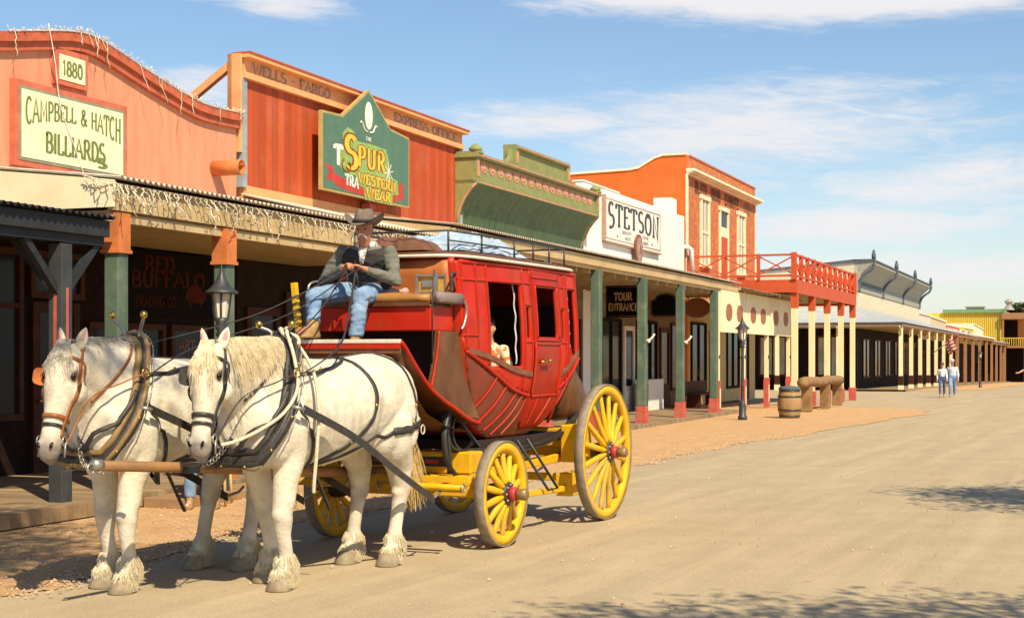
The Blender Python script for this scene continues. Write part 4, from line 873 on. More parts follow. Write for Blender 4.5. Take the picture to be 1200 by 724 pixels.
# their shared porch
b = thing('far_porch', 'low porch with pale roof strips and brown posts running down the far street', 'porch', (P, 165, -.9))
for a, c_, z, m in ((128.6, 152, 3.68, 'roof_tin'), (152.2, 176, 3.75, 'stucco_white'), (176.2, 222, 3.45, 'roof_tin'), (222.2, 250, 3.0, 'roof_rust')):
    mb = MB(); mb.poly([(P+.3, a, z), (P+.3, a, z+.1), (W, a, z+.75), (W, a, z+.6)], (0, c_-a, 0)); part('roof', mb, MATS[m], b)
    mb = MB(); mb.box(P+.1, P+.2, a, c_, z-.28, z-.01); part('fascia', mb, MATS['brown_post'], b)
for s in (128.6, 137, 146, 155, 165, 174, 183, 192, 201, 211, 221, 232, 243):
    mb = MB(); mb.box(P-.06, P+.2, s-.13, s+.13, G(s)-.1, 3.4 if s < 222 else 2.75); part('post', mb, MATS['brown_post'], b)
# yellow building with balcony
b = thing('yellow_batten_building', 'yellow board and batten building with green eaves and a brown balcony at the far end', 'building', (-12, 207, -1.6))
mb = MB(); mb.box(-26, -11.2, 207, 230, -2, 7.6); part('wall', mb, MATS['yellow_batten'], b)
mb = MB()
for k in range(28): mb.box(-18.4+k*.27-.035, -18.4+k*.27+.035, 206.93, 207, -1.5, 7.6)
part('battens', mb, MATS['batten_dark'], b)
mb = MB(); mb.box(-18.6, -11, 206.6, 231, 7.6, 8.05); part('eave', mb, MATS['green_trim'], b)
mb = MB(); mb.box(-11.1, -2, 206.2, 231, 6.7, 7.3).poly([(-11.1, 206.2, 7.3), (-2, 206.2, 7.3), (-2, 231, 8), (-11.1, 231, 8)], (0, 0, .2)); part('balcony_roof', mb, MATS['brown_post'], b)
mb = MB(); mb.box(-11.1, -2, 209, 230, -2, 6.7); part('balcony_wall', mb, MATS['orange_wall'], b)
mb = MB(); mb.box(-11.1, -9.2, 208.9, 209, 3.1, 6.6); part('dark_doorway', mb, MATS['brown_dark'], b); mb = MB(); mb.box(-11.1, -2, 208.85, 208.95, -2, 2.9); part('wall_shade_sheet', mb, MATS['brown_dark'], b); mb = MB(); mb.box(-18.3, -11.1, 206.84, 206.90, -2, 3.3); mb.box(-11.19, -11.12, 206.91, 229, -2, 3.3); part('wall_shade_sheet', mb, MATS['brown_dark'], b)  # lower sheets: porch shade painted dark over the orange and yellow walls
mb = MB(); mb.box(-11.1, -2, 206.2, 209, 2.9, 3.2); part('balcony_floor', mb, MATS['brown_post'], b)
mb = MB(); mb.box(-11.1, -2, 206.25, 206.35, 4.15, 4.25)
for k in range(32): mb.box(-11+k*.28, -10.93+k*.28, 206.27, 206.33, 3.2, 4.15)
part('railing', mb, MATS['yellow_batten'], b)
for d in (-10.9, -8.2, -5.4, -2.6): mb = MB(); mb.box(d-.1, d+.1, 206.3, 206.5, -2, 6.7); part('post', mb, MATS['brown_post'], b)
mb = MB(); mb.lathe([(.75, 0), (.5, .35), (.3, .6), (.35, .8), (.55, 1.05), (.5, 1.2), (.1, 1.5)], (-10.2, 206.8, 7.9), (0, 0, 1), 8, False); part('chimney_ornament', mb, MATS['grey_cornice'], b)
mb = MB(); mb.box(-17.3, -15, 230, 233, 7.5, 9.0); mb.box(-17.5, -14.8, 229.8, 233.2, 9.0, 9.2)
solo('rooftop_box', mb, MATS['grey_cornice'], 'small grey box on the roof line above the yellow building', 'roof unit', (-16, 231, 7.5))
# low scrub beyond the end of the street
# ============================================================ street furniture
def street_lamp(root_pos, label):
    t = thing('street_lamp', label, 'street lamp', root_pos, group='black iron street lamps along the walk')
    x, y, z = root_pos; c = root_pos
    mb = MB(); mb.lathe([(.13, 0), (.13, .10), (.10, .13), (.095, .42), (.07, .5), (.05, .55), (.048, .9), (.06, .93), (.045, .97), (.042, 1.7), (.06, 1.73), (.04, 1.78), (.04, 1.98), (.075, 2.02), (.05, 2.06), (.085, 2.12), (.06, 2.16), (.10, 2.22), (0, 2.22)], c, seg=16); part('pole', mb, MATS['iron_black'], t)
    mb = MB(); mb.lathe([(.085, 2.23), (.135, 2.52), (0, 2.52)], c, seg=6, smooth=False); part('glass', mb, MATS['lamp_glass'], t)
    mb = MB()
    for k in range(6):
        a = 2*pi*k/6; mb.beam((x+.09*cos(a), y+.09*sin(a), 2.22+z), (x+.14*cos(a), y+.14*sin(a), 2.53+z), .016, .016)
    part('lantern_frame', mb, MATS['iron_black'], t)
    mb = MB(); mb.lathe([(.0, 2.52), (.205, 2.52), (.20, 2.545), (.15, 2.58), (.10, 2.63), (.06, 2.70), (.03, 2.76), (.018, 2.82), (.0, 2.90)], c, seg=18); part('lamp_hood', mb, MATS['iron_black'], t)
    return t
def w2s(X, Y): v = ST.inverted() @ V((X, Y, 0)); return v.x, v.y
d, s = w2s(-3.55, 18.25); L1 = street_lamp((d, s, 0), 'black iron lantern lamp behind the near white horse')
d, s = w2s(6.39, 41.4); dup(L1, ST @ Matrix.Translation((d, s, 0)), 'black iron lantern lamp standing by the valance porch and barrel')
d, s = w2s(34.8, 111); dup(L1, ST @ Matrix.Translation((d, s, G(s))), 'farthest lantern lamp, in front of the brown far posts')
# barrel
d, s = w2s(7.92, 42.6)
t = thing('wooden_barrel', 'old wooden barrel with a dark lid beside the street', 'barrel', (d, s, 0))
mb = MB(); pr = [(0, 0), (.27, 0), (.30, .12), (.335, .3), (.345, .43), (.335, .56), (.30, .74), (.27, .84), (.25, .84), (.25, .80), (0, .80)]
mb.lathe(pr, (d, s, 0), seg=28); part('staves', mb, MATS['barrel_wood'], t)
for z_, r_ in ((.07, .292), (.24, .327), (.62, .329), (.78, .293)):
    mb = MB(); mb.lathe([(r_, z_-.025), (r_+.008, z_-.025), (r_+.008, z_+.025), (r_, z_+.025), (r_, z_-.025)], (d, s, 0), seg=28, cap=False); part('hoop', mb, MATS['iron_black'], t)
mb = MB(); mb.lathe([(0, .80), (.30, .80), (.32, .84), (.28, .90), (.12, .92), (0, .93)], (d, s, 0), seg=24); part('lid', mb, MATS['slate_trim'], t)
# hitching rail: log on posts
t = thing('hitching_rail', 'heavy log hitching rail on square wooden posts in front of the balcony', 'hitching rail', (-7.9, 51, 0))
for x_, y_ in ((9.46, 47.9), (10.7, 51), (11.7, 53.7)):
    d, s = w2s(x_, y_); mb = MB(); mb.box(d-.16, d+.16, s-.16, s+.16, 0, .80); part('post', mb, MATS['log_wood'], t, bevel=.02)
mb = MB(); mb.tube([(*w2s(9.15+.245*k, 47.1+.62*k), .93+.02*sin(k)) for k in range(12)], [.165+.015*sin(k*2.1) for k in range(12)], 14); part('log', mb, MATS['log_wood'], t)
# parking stop at far left
d, s = w2s(-5.05, 16.3)
mb = MB(WORLD); mb.poly([(-5.55, 16.55, 0), (-5.55, 16.55, .09), (-5.5, 16.68, .11), (-5.4, 16.8, .09), (-5.4, 16.8, 0)], (.8, -.35, 0)); solo('concrete_kerb_stop', mb, MATS['concrete'], 'short pale concrete stop lying on the dirt at the far left', 'kerb stop', (-5.1, 16.4, 0), WORLD, bevel=.01)
# flag on a slanted pole
mat('flag_red', (.62, .06, .06), rough=.8, bump=0); mat('flag_white', (.8, .78, .74), rough=.8, bump=0)
t = thing('flag', 'small striped flag on a slanted pole from a far cream post', 'flag', (P, 108, 2.4))
mb = MB(); mb.tube([(P+.1, 108, 2.0), (P+1.5, 106.5, 2.95)], .03, 6); part('flagpole', mb, MATS['white_paint'], t)
for k in range(7):
    mb = MB(); pts0 = []; pts1 = []
    for i in range(7):
        u_ = .62+.38*i/6; base = V((P+.1+1.4*u_, 108-1.5*u_, 2.0+.95*u_)); 
        f_ = k/7; g_ = (k+1)/7; dv = V((.3, .12, -.72)); wv = V((.06*sin(i*1.3), .1*sin(i*1.3), 0))
        pts0.append(base+dv*f_+wv); pts1.append(base+dv*g_+wv)
    mb.grid([pts0, pts1]); part('red_stripe' if k % 2 == 0 else 'white_stripe', mb, MATS['flag_red' if k % 2 == 0 else 'flag_white'], t, fix=False)
# bench on the low boardwalk
t = thing('porch_bench', 'dark wooden bench in the shade near the last green post', 'bench', (-12.0, 48.6, .1))
mb = MB(); mb.box(-12.3, -11.8, 47.2, 50, .50, .56); part('seat', mb, MATS['brown_paint'], t)
mb = MB(); mb.box(-12.35, -12.3, 47.2, 50, .56, .95); part('backrest', mb, MATS['brown_paint'], t)
for s in (47.3, 49.8): mb = MB(); mb.box(-12.28, -11.82, s, s+.07, .1, .50); part('leg', mb, MATS['brown_paint'], t)
# white panelled box by the tour door
t = thing('white_display_cabinet', 'low white panelled cabinet beside the shop door under the arched sign', 'cabinet', (W+.5, 45.4, .1))
mb = MB(); mb.box(W+.3, W+.75, 44.2, 45.9, .1, 1.05); part('body', mb, MATS['white_paint'], t, bevel=.01)
for d0_ in (W+.34, W+.56):
    mb = MB(); mb.tube([(d0_, 44.19, .25), (d0_+.16, 44.19, .25), (d0_+.16, 44.19, .9), (d0_, 44.19, .9)], .015, 4, closed=True); part('panel_moulding', mb, MATS['letter_grey'], t)

# ============================================================ trees outside the picture that cast the dappled shade
mat('bark', (.12, .08, .05), (.07, .05, .03), rough=.9, scale=8, bump=.6, bscale=14)
mat('leaf', (.075, .10, .03), (.045, .07, .02), rough=.6, scale=3, bump=0)
def tree(name, label, base, clumps, seed, n=2500, leaf=.042, fr=WORLD):
    rn = random.Random(seed); t = thing(name, label, 'tree', base, WORLD, group='trees shading the street')
    base = V(base); mb = MB(WORLD); top_ = base+V((0, 0, 2.6)); mb.tube([base, base+V((.05, .03, 1.3)), top_], [.24, .19, .16], 10)
    lf = MB(WORLD)
    for c, r in clumps:
        c = V(c); mid = top_.lerp(c, .5)+V((rn.uniform(-.3, .3), rn.uniform(-.3, .3), .5)); L = crom([top_, mid, c], 6); mb.tube(L, [.13-.1*i/len(L) for i in range(len(L))], 7)
        for k in range(int(n*r*r/4)):
            if k % 6 == 0:
                dv = V((rn.gauss(0, 1), rn.gauss(0, 1), rn.gauss(0, .5))).normalized(); tip = c+V((dv.x*r, dv.y*r, dv.z*r*.6))*rn.uniform(.4, 1.05); 
                if k % 24 == 0: mb.tube([c, c.lerp(tip, .5)+V((0, 0, .1)), tip], [.022, .014, .006], 4)
            p = tip+V((rn.gauss(0, .16), rn.gauss(0, .16), rn.gauss(0, .10))); a = V((rn.gauss(0, 1), rn.gauss(0, 1), rn.gauss(0, .6))).normalized(); b_ = a.cross(V((rn.gauss(0, 1), rn.gauss(0, 1), 1))).normalized()
            q = leaf*rn.uniform(.7, 1.3); lf.add([p-a*q*1.6, p+b_*q*.6, p+a*q*1.6, p-b_*q*.6], [(0, 1, 2, 3)])
    part('trunk', mb, MATS['bark'], t); part('crown', lf, MATS['leaf'], t, fix=False)
tree('shade_tree', 'leafy tree standing right of the road ahead', (11.5, 13.5, 0), [((8.6, 15.1, 4.7), 1.2), ((9.6, 14.7, 4.9), 1.7), ((8.3, 13.6, 5.2), 1.3), ((7.9, 15.4, 4.8), 1.0), ((8.0, 14.4, 5.6), .9), ((11.2, 15.6, 5.4), 2.0), ((11.8, 12.8, 5.6), 1.8)], 1)
tree('shade_tree', 'leafy tree standing right of the camera', (7.5, 2.0, 0), [((4.4, 4.5, 6.2), 1.4), ((5.8, 4.8, 6.0), 1.5), ((7.4, 5.0, 6.0), 1.5), ((3.5, 4.7, 6.4), .9), ((7.5, 2.2, 6.6), 2.0), ((5.6, 2.6, 6.8), 1.8)], 2)
tree('shade_tree', 'tall leafy tree standing left of the camera', (-4.5, -1.0, 0), [((-.8, 5.6, 9.0), 1.3), ((-1.6, 6.9, 8.8), 1.0), ((-1.15, 6.3, 9.0), 1.3), ((-2.2, 5.4, 9.0), 1.3), ((-1.5, 7.6, 9.2), 1.1), ((-.9, 5.2, 9.1), .9), ((-3.4, 3.5, 8.6), 1.6), ((-4.5, 1, 8), 2.0)], 3)
tree('distant_tree', 'small distant tree showing above the brown balcony at the far right', (76, 224, -2), [((76, 224, 8.9), 1.6), ((77.6, 224, 8.2), 1.5), ((74.6, 225, 8.2), 1.2), ((79, 225, 8.0), 1.6)], 6, n=3800, leaf=.16)
# ============================================================ people
mat('skin', (.50, .22, .12), (.42, .17, .09), rough=.55, scale=14, bump=.1, spec=.35)
mat('skin_light', (.62, .36, .24), rough=.55, scale=14, bump=.05)
mat('shirt_olive', (.175, .172, .145), (.13, .13, .11), rough=.9, scale=9, bump=.5, bscale=22, bdist=.02)
mat('vest_black', (.032, .028, .03), (.05, .045, .045), rough=.85, scale=12, bump=.3)
mat('denim', (.22, .34, .50), (.13, .22, .38), rough=.9, scale=7, bump=.4, bscale=30, dirt=(.42, .54, .66), dirt_amt=.6)
mat('denim_dark', (.08, .13, .24), rough=.9)
mat('boot_tan', (.42, .25, .10), rough=.8, scale=12)
mat('hat_grey', (.20, .155, .12), (.15, .115, .09), rough=.9, scale=10, bump=.2)
mat('hat_straw', (.80, .74, .60), rough=.9); mat('shirt_white', (.80, .77, .72), (.70, .68, .64), rough=.85)
mat('shirt_plaid', (.72, .72, .74), (.32, .34, .42), rough=.85, scale=26, contrast=(.48, .52))
mat('shirt_black', (.03, .03, .035), rough=.85)
mat('hair_white', (.74, .70, .64), rough=.8, scale=30, bump=.3); mat('hair_dark', (.035, .022, .016), rough=.6, scale=30)
mat('scarf', (.74, .70, .64), (.30, .26, .26), rough=.85, scale=34, contrast=(.45, .55))
mat('eye_dark', (.012, .01, .01), rough=.2)
mat('floral', (.84, .66, .45), (.75, .16, .04), rough=.85, scale=11, contrast=(.5, .54))
def caps(mb, pts, rs, seg=14):
    mb.tube(pts, rs, seg); mb.ball(pts[0], rs[0], seg, 9); mb.ball(pts[-1], rs[-1], seg, 9)
def hand(mb, wrist, tip, palm_n, curl=.5, sc=1.0):
    """palm plus five bent fingers; palm_n points out of the palm"""
    w_, t_ = V(wrist), V(tip); f = (t_-w_).normalized(); n_ = V(palm_n); n_ = (n_-f*n_.dot(f)).normalized(); sd = f.cross(n_).normalized()
    mb.loft([(w_, sd*.026*sc, n_*.018*sc), (w_+f*.03*sc, sd*.036*sc, n_*.017*sc), (w_+f*.085*sc, sd*.042*sc, n_*.015*sc), (w_+f*.10*sc, sd*.036*sc, n_*.012*sc)], 12)
    for k, ln in enumerate((.068, .076, .072, .056)):
        a = w_+f*.088*sc+sd*(-.031+.0207*k)*sc; p = [a]; ang = 0
        for j, seg in enumerate((.42, .33, .25)):
            ang += curl*(1.05 if j else .7); dr = f*cos(ang)+n_*sin(ang); p.append(p[-1]+dr*ln*sc*seg*1.15)
        mb.tube(p, [.0095*sc, .009*sc, .0083*sc, .007*sc], 8); mb.ball(p[-1], .007*sc, 8, 5)
    a = w_+f*.025*sc-sd*.03*sc; q = a+(f*.55-sd*.65+n_*.35).normalized()*.04*sc; r = q+(f*.8-sd*.05+n_*.6).normalized()*.034*sc
    mb.tube([a, q, r], [.0125*sc, .011*sc, .008*sc], 8); mb.ball(r, .008*sc, 8, 5)
def head(mb, c, f, up, sc=1.0):
    c, f, up = V(c), V(f).normalized(), V(up).normalized(); r = f.cross(up).normalized(); up = r.cross(f)
    P_ = lambda x, y, z: c+(r*x+f*y+up*z)*sc
    mb.loft([(P_(0, .0, -.155), r*.045*sc, f*.05*sc), (P_(0, .01, -.11), r*.052*sc, f*.06*sc), (P_(0, .022, -.085), r*.055*sc, f*.072*sc), (P_(0, .016, -.045), r*.066*sc, f*.086*sc), (P_(0, .005, 0), r*.074*sc, f*.094*sc), (P_(0, -.003, .05), r*.077*sc, f*.096*sc), (P_(0, -.008, .09), r*.064*sc, f*.08*sc), (P_(0, -.01, .118), r*.035*sc, f*.045*sc), (P_(0, -.01, .126), r*.008*sc, f*.01*sc)], 20)
    mb.loft([(P_(0, .088, .022), r*.009*sc, up*.008*sc), (P_(0, .102, .0), r*.011*sc, up*.012*sc), (P_(0, .115, -.022), r*.015*sc, up*.012*sc), (P_(0, .098, -.034), r*.016*sc, up*.006*sc)], 10)
    mb.tube([P_(-.05, .07, .027), P_(-.02, .093, .031), P_(.02, .093, .031), P_(.05, .07, .027)], .0085*sc, 8)
    mb.tube([P_(-.022, .083, -.06), P_(0, .095, -.06), P_(.022, .083, -.06)], .008*sc, 8)
    mb.ball(P_(0, .075, -.093), .02*sc); 
    for sg in (-1, 1): mb.ball(P_(.077*sg, -.008, -.005), .028*sc, 10, 7, (.4, .7, 1)); mb.ball(P_(.045*sg, .062, -.02), .022*sc, 10, 7)
    return P_
def person(label, J, cloth, vox=.02, sc=1.0, group=None, fr=WORLD, hat=None, hatmat=None, face=(0, -1, 0), skin='skin', hands=(.7, .7), palmn=((0, 1, 0), (0, 1, 0)), sit=False, moust=False, hair=None, sleeve=1.0, vest=None, scarf=None, build=1.0, boots='boot_tan', boot_h=.28, seed=0, eyes=True):
    J = {k: V(v) for k, v in J.items()}
    base = (J['pelvis'].x, J['pelvis'].y, min(J['anR'].z, J['anL'].z)-.08)
    t = thing('person', label, 'person', base, fr, group=group)
    body = MB(fr); axis = (J['shL']-J['shR']).normalized(); upv = (J['neck']-J['pelvis']).normalized(); dep = axis.cross(upv).normalized()
    if dep.dot(V(face)) < 0: dep = -dep
    hw = (J['shL']-J['shR']).length/2
    def torso(mb, inf, lo=-.08, hi=1.0):
        p, n_ = J['pelvis'], J['neck']; L = (n_-p).length
        prof = [(-.20, .125, .10), (-.06, .168, .125), (.12, .165, .118), (.32, .150, .112), (.55, .165, .122), (.75, .178, .125), (.88, .165, .105), (.96, .11, .08), (1.02, .065, .065)]
        secs = [(p+upv*L*a, axis*(w_*build*hw/.19+inf), dep*(d_*build+inf)) for a, w_, d_ in prof if lo <= a <= hi]
        mb.loft(secs, 20, pw=2.3)
    torso(body, 0, -1, 2); mb = body
    caps(mb, [J['neck']-upv*.05, J['head']-V((0, 0, .06))], [.06*sc, .052*sc]); PH = head(mb, J['head'], face, (0, 0, 1), sc)
    for s_ in 'RL':
        caps(mb, [J['sh'+s_], J['el'+s_]], [.058*build, .043*build]); caps(mb, [J['el'+s_], J['el'+s_].lerp(J['ha'+s_], .35), J['ha'+s_]], [.043*build, .044*build, .027])
        tip = J.get('tip'+s_, J['ha'+s_]+(J['ha'+s_]-J['el'+s_]).normalized()*.1)
        hand(mb, J['ha'+s_], tip, palmn[0 if s_ == 'R' else 1], hands[0 if s_ == 'R' else 1], sc)
        caps(mb, [J['hip'+s_], J['hip'+s_].lerp(J['kn'+s_], .5), J['kn'+s_]], [.088*build, .075*build, .055*build]); caps(mb, [J['kn'+s_], J['kn'+s_].lerp(J['an'+s_], .35), J['an'+s_]], [.054, .055, .035])
        toe = J.get('toe'+s_, J['an'+s_]+V(face)*.16-V((0, 0, .05))); caps(mb, [J['an'+s_]-V((0, 0, .03)), toe], [.038, .03])
    q = remesh(body, vox, 4); me = part('body', q, MATS[skin], t, fix=False)
    def clothes(name, m, fn, v=vox, it=5):
        c = MB(fr); fn(c); q = remesh(c, v, it)
        rn_ = random.Random(seed)
        for i, p in enumerate(q.v):     # folds in the cloth
            if vox < .012: p = p+V((noise.noise(V((p.x*14, p.y*14, p.z*30))+V((1, 0, 0))), noise.noise(V((p.x*14, p.y*14, p.z*30))+V((7, 0, 0))), 0))*.010
            k = noise.noise(p*9+V((seed, 0, 0)))*.010+noise.noise(p*21)*.005
            q.v[i] = p+V((noise.noise(p*7+V((5, 0, 0))), noise.noise(p*7+V((0, 9, 0))), noise.noise(p*11)))*.011*(1 if vox < .02 else .5)
        return part(name, q, MATS[m], t, fix=False)
    def shirt(c):
        torso(c, .014, -.1, 1.03)
        for s_ in 'RL':
            e_ = J['el'+s_]; h_ = J['el'+s_].lerp(J['ha'+s_], .93 if sleeve >= 1 else 0)
            caps(c, [J['sh'+s_], J['sh'+s_].lerp(e_, .5), e_ if sleeve >= 1 else J['sh'+s_].lerp(e_, .75)], [.074*build, .066*build, .056*build])
            if sleeve >= 1: c.tube([e_, e_.lerp(h_, .4), h_], [.056*build, .055*build, .040], 14); c.ball(e_, .057*build)
    clothes('shirt', cloth['shirt'], shirt)
    def trousers(c):
        p = J['pelvis']; c.loft([(p+upv*.10, axis*(.155*build+.018), dep*(.12*build+.018)), (p, axis*(.175*build+.015), dep*(.13*build+.018)), (p-upv*.1, axis*(.15*build+.015), dep*(.12*build))], 18)
        for s_ in 'RL':
            k_ = J['kn'+s_]; a_ = k_.lerp(J['an'+s_], .93); caps(c, [J['hip'+s_], J['hip'+s_].lerp(k_, .5), k_], [.108*build, .093*build, .075*build]); c.tube([k_, k_.lerp(a_, .4), a_], [.074*build, .073*build, .064*build], 14)
    clothes('trousers', cloth['trousers'], trousers)
    if vest:
        def vf(c): torso(c, .030, -.05, .97)
        c = clothes('vest', vest, vf, it=3)
    for s_ in 'RL':
        c = MB(fr); a_ = J['an'+s_]; toe = J.get('toe'+s_, a_+V(face)*.17-V((0, 0, .05))); d_ = (toe-a_); d_.z = 0; d_ = d_.normalized() if d_.length > .01 else V(face); sd = V((-d_.y, d_.x, 0)); z0 = toe.z-.02
        up_ = (J['kn'+s_]-a_).normalized()
        c.loft([(a_+up_*.1, sd*.05, d_*.055), (a_, sd*.045, d_*.055), (a_-V((0, 0, .035))+d_*.01, sd*.042, d_*.07), (V((a_.x, a_.y, z0))+d_*.045, sd*.045, d_*.125), (V((a_.x, a_.y, z0-.022))+d_*.045, sd*.045, d_*.128)], 16)
        part('boot', c, MATS[boots], t)
    if eyes:
        for sg in (-1, 1): c = MB(fr); c.ball(PH(.031*sg, .082, .006), .0115*sc, 10, 7); part('eye', c, MATS['eye_dark'], t, fix=False)
    f = V(face).normalized(); 
    if hat:
        c = MB(fr); H0 = PH(0, -.005, .062); r_ = f.cross(V((0, 0, 1))).normalized(); k = hat*sc
        tl = (V((0, 0, 1))+f*-.08).normalized()
        rows = []
        for i, rr in enumerate((.098, .105, .125, .15, .175, .185)):
            row = []
            for j in range(33):
                a = 2*pi*j/32; u_ = cos(a); v_ = sin(a)
                lift = (abs(u_)**2.2)*(.085*(max(0, rr-.1)/.085)**1.5)-.018*(abs(v_)**2)*((rr-.1)/.085)
                row.append(H0+r_*u_*rr*k*.86+f*v_*rr*k*1.12+tl*lift*k)
            rows.append(row)
        c.grid(rows); c.grid([[p-tl*.006 for p in r] for r in rows][::-1])
        cr = []
        for hz, rr in ((-.005, .098), (.03, .098), (.07, .09), (.105, .08), (.118, .066), (.112, .035), (.100, .004)):
            cr.append([H0+r_*cos(2*pi*j/32)*rr*k*(.86 if hz < .1 else .8)+f*sin(2*pi*j/32)*rr*k*1.08+tl*(hz-(.028*(1-abs(cos(2*pi*j/32))**.5)*(hz/.118) if hz > .1 else 0)*0-(.02 if hz > .1 and abs(cos(2*pi*j/32)) < .35 else 0))*k for j in range(33)])
        c.grid(cr); ho = part('hat', c, MATS[hatmat], t, fix=False)
        c = MB(fr); c.tube([H0+r_*cos(2*pi*j/32)*.1*k*.86+f*sin(2*pi*j/32)*.1*k*1.08+tl*.018*k for j in range(32)], .013*k, 6, closed=True, flat=1.2); part('hatband', c, MATS['vest_black' if hatmat != 'hat_straw' else 'hair_dark'], ho)
    if moust:
        c = MB(fr)
        for sg in (-1, 1):
            for k in range(9):
                o_ = .004*k-.016; c.tube([PH(.002*sg, .108, -.040+o_*.3), PH(.018*sg, .108, -.044+o_*.5), PH(.036*sg, .094, -.058+o_*.5), PH(.044*sg, .083, -.082+o_)], [.0045, .0055, .0045, .0015], 5)
        part('moustache', c, MATS['hair_white'], t)
    if scarf:
        c = MB(fr); n_ = J['neck']
        c.tube([n_+f*.058*sin(a)+f.cross(V((0, 0, 1)))*.075*cos(a)+V((0, 0, .0)) for a in [2*pi*j/14 for j in range(14)]], .034, 8, closed=True)
        c.loft([(n_+f*.085+V((0, 0, .01)), axis*.05, f*.02), (n_+f*.135-V((0, 0, .08)), axis*.035, f*.018), (n_+f*.15-V((0, 0, .17)), axis*.018, f*.012)], 10); part('neckerchief', c, MATS['scarf'], t)
    if hair:
        c = MB(fr); c.loft([(PH(0, -.03, -.1), axis*.05, f*.04), (PH(0, -.03, -.03), axis*.075, f*.07), (PH(0, -.02, .06), axis*.083, f*.088), (PH(0, -.015, .118), axis*.055, f*.06), (PH(0, -.012, .136), axis*.012, f*.012)], 16); part('hair', c, MATS[hair], t)
    return t

def lp(fr, X, Y, Z=0): return V((X, Y, Z))
def walker(X, Y, z0, h, swing, face, w=.19, armR=None):
    k = h/1.75; f = V((face[0], face[1], 0)).normalized(); r = V((f.y, -f.x, 0)); o = V((X, Y, z0))
    g = lambda a, b_, c: o+(r*a+f*b_+V((0, 0, 1))*c)*k
    return dict(head=g(0, .03, 1.62), neck=g(0, 0, 1.43), pelvis=g(0, 0, .96), shR=g(w, 0, 1.38), shL=g(-w, 0, 1.38), elR=g(w+.07, -.04-swing*.1, 1.12) if armR is None else armR[0], elL=g(-w-.07, -.02+swing*.12, 1.12),
                haR=g(w+.08, .06-swing*.1, .88) if armR is None else armR[1], haL=g(-w-.08, .08+swing*.2, .89), hipR=g(.09, 0, .92), hipL=g(-.09, 0, .92),
                knR=g(.10, .10+swing*.25, .50), knL=g(-.10, .02-swing*.2, .50), anR=g(.10, .02+swing*.45, .09), anL=g(-.10, -.06-swing*.4, .10+.05*swing))
fc = (-.28, -.96, 0)
person('man in a pale cowboy hat, checked shirt and jeans walking beside a woman', walker(20.85, 70.7, G(67)-.0, 1.72, .55, fc), dict(shirt='shirt_plaid', trousers='denim'), .022, hat=1.05, hatmat='hat_straw', face=fc, eyes=True, skin='skin_light', build=1.02)
person('woman in a white blouse, dark jeans and brown hat walking on the road', walker(20.25, 70.3, G(67), 1.60, .5, fc, .16), dict(shirt='shirt_white', trousers='denim_dark'), .022, hat=.9, hatmat='hat_grey', face=fc, skin='skin_light', build=.86, boots='brown')if 0 else person('woman in a white blouse, dark jeans and brown hat walking on the road', walker(20.25, 70.3, G(67), 1.60, .5, fc, .16), dict(shirt='shirt_white', trousers='denim_dark'), .022, hat=.9, hatmat='hat_grey', face=fc, skin='skin_light', build=.86, hair='hair_dark')
fw = (-1, -.3, 0); o = V((24.95, 72, -.15))
J_ = walker(24.95, 72, -.15, 1.75, .1, fw); 
J_['elR'] = o+V((-.40, -.12, 1.22)); J_['haR'] = o+V((-.62, -.2, 1.12)); J_['tipR'] = o+V((-.74, -.24, 1.12))
person('man in a black shirt and pale hat at the right edge holding out one arm', J_, dict(shirt='shirt_black', trousers='shirt_black'), .022, hat=1.0, hatmat='hat_straw', face=fw, skin='skin_light', sleeve=.5)
# ============================================================ stagecoach (coach frame: x = towards its near side, y = backwards, z = up)
mat('coach_red', (.42, .018, .004), (.30, .016, .006), rough=.42, scale=4, bump=.06, spec=.2, dirt=(.24, .06, .025), dirt_amt=.8)
mat('coach_red_bright', (.53, .022, .004), (.43, .018, .005), rough=.40, scale=5, bump=.05, spec=.2, dirt=(.30, .07, .03), dirt_amt=.65)
mat('coach_panel', (.25, .030, .011), (.15, .032, .013), rough=.4, scale=3, stretch=(1, 1, .4), bump=.06, spec=.45, dirt=(.20, .06, .025), dirt_amt=.8)
mat('coach_brown', (.165, .065, .022), (.09, .033, .012), rough=.5, scale=3, stretch=(1, 1, .5), bump=.2, dirt=(.27, .13, .05), dirt_amt=.9)
mat('rail_brown', (.16, .055, .025), (.24, .1, .05), rough=.5, scale=9)
mat('leather_orange', (.50, .17, .045), (.40, .12, .03), rough=.5, scale=4, bump=.15, dirt=(.33, .10, .03), dirt_amt=.6)
mat('leather_tan', (.42, .20, .055), (.34, .15, .04), rough=.45, scale=5, bump=.15)
mat('leather_black', (.022, .019, .018), (.05, .042, .036), rough=.5, scale=18, bump=.2, bscale=60, spec=.45)
mat('leather_brown', (.17, .075, .03), (.10, .04, .018), rough=.5, scale=14, bump=.2)
mat('roof_canvas', (.72, .66, .56), (.60, .53, .43), rough=.8, scale=12, bump=.2)
mat('coach_yellow', (.78, .45, .012), (.66, .36, .012), rough=.5, scale=7, bump=.1, spec=.25, dirt=(.42, .27, .09), dirt_amt=1.0)
mat('tyre', (.30, .24, .17), (.19, .16, .12), rough=.75, scale=14, bump=.2)
mat('hub_red', (.5, .05, .04), rough=.5)
mat('tarp_blue', (.42, .50, .58), (.27, .36, .47), rough=.8, scale=6, bump=.4, bscale=16, bdist=.03)
mat('luggage_brown', (.20, .085, .045), (.13, .055, .03), rough=.7, scale=8, bump=.4, bscale=14, bdist=.02)
mat('pink_cloth', (.62, .38, .34), rough=.9); mat('amber', (.55, .33, .05), rough=.4, scale=20); mat('grey_leather', (.26, .2, .19), rough=.6)
mat('worn_brass', (.36, .24, .10), (.20, .14, .07), rough=.5, scale=30, metal=.4)
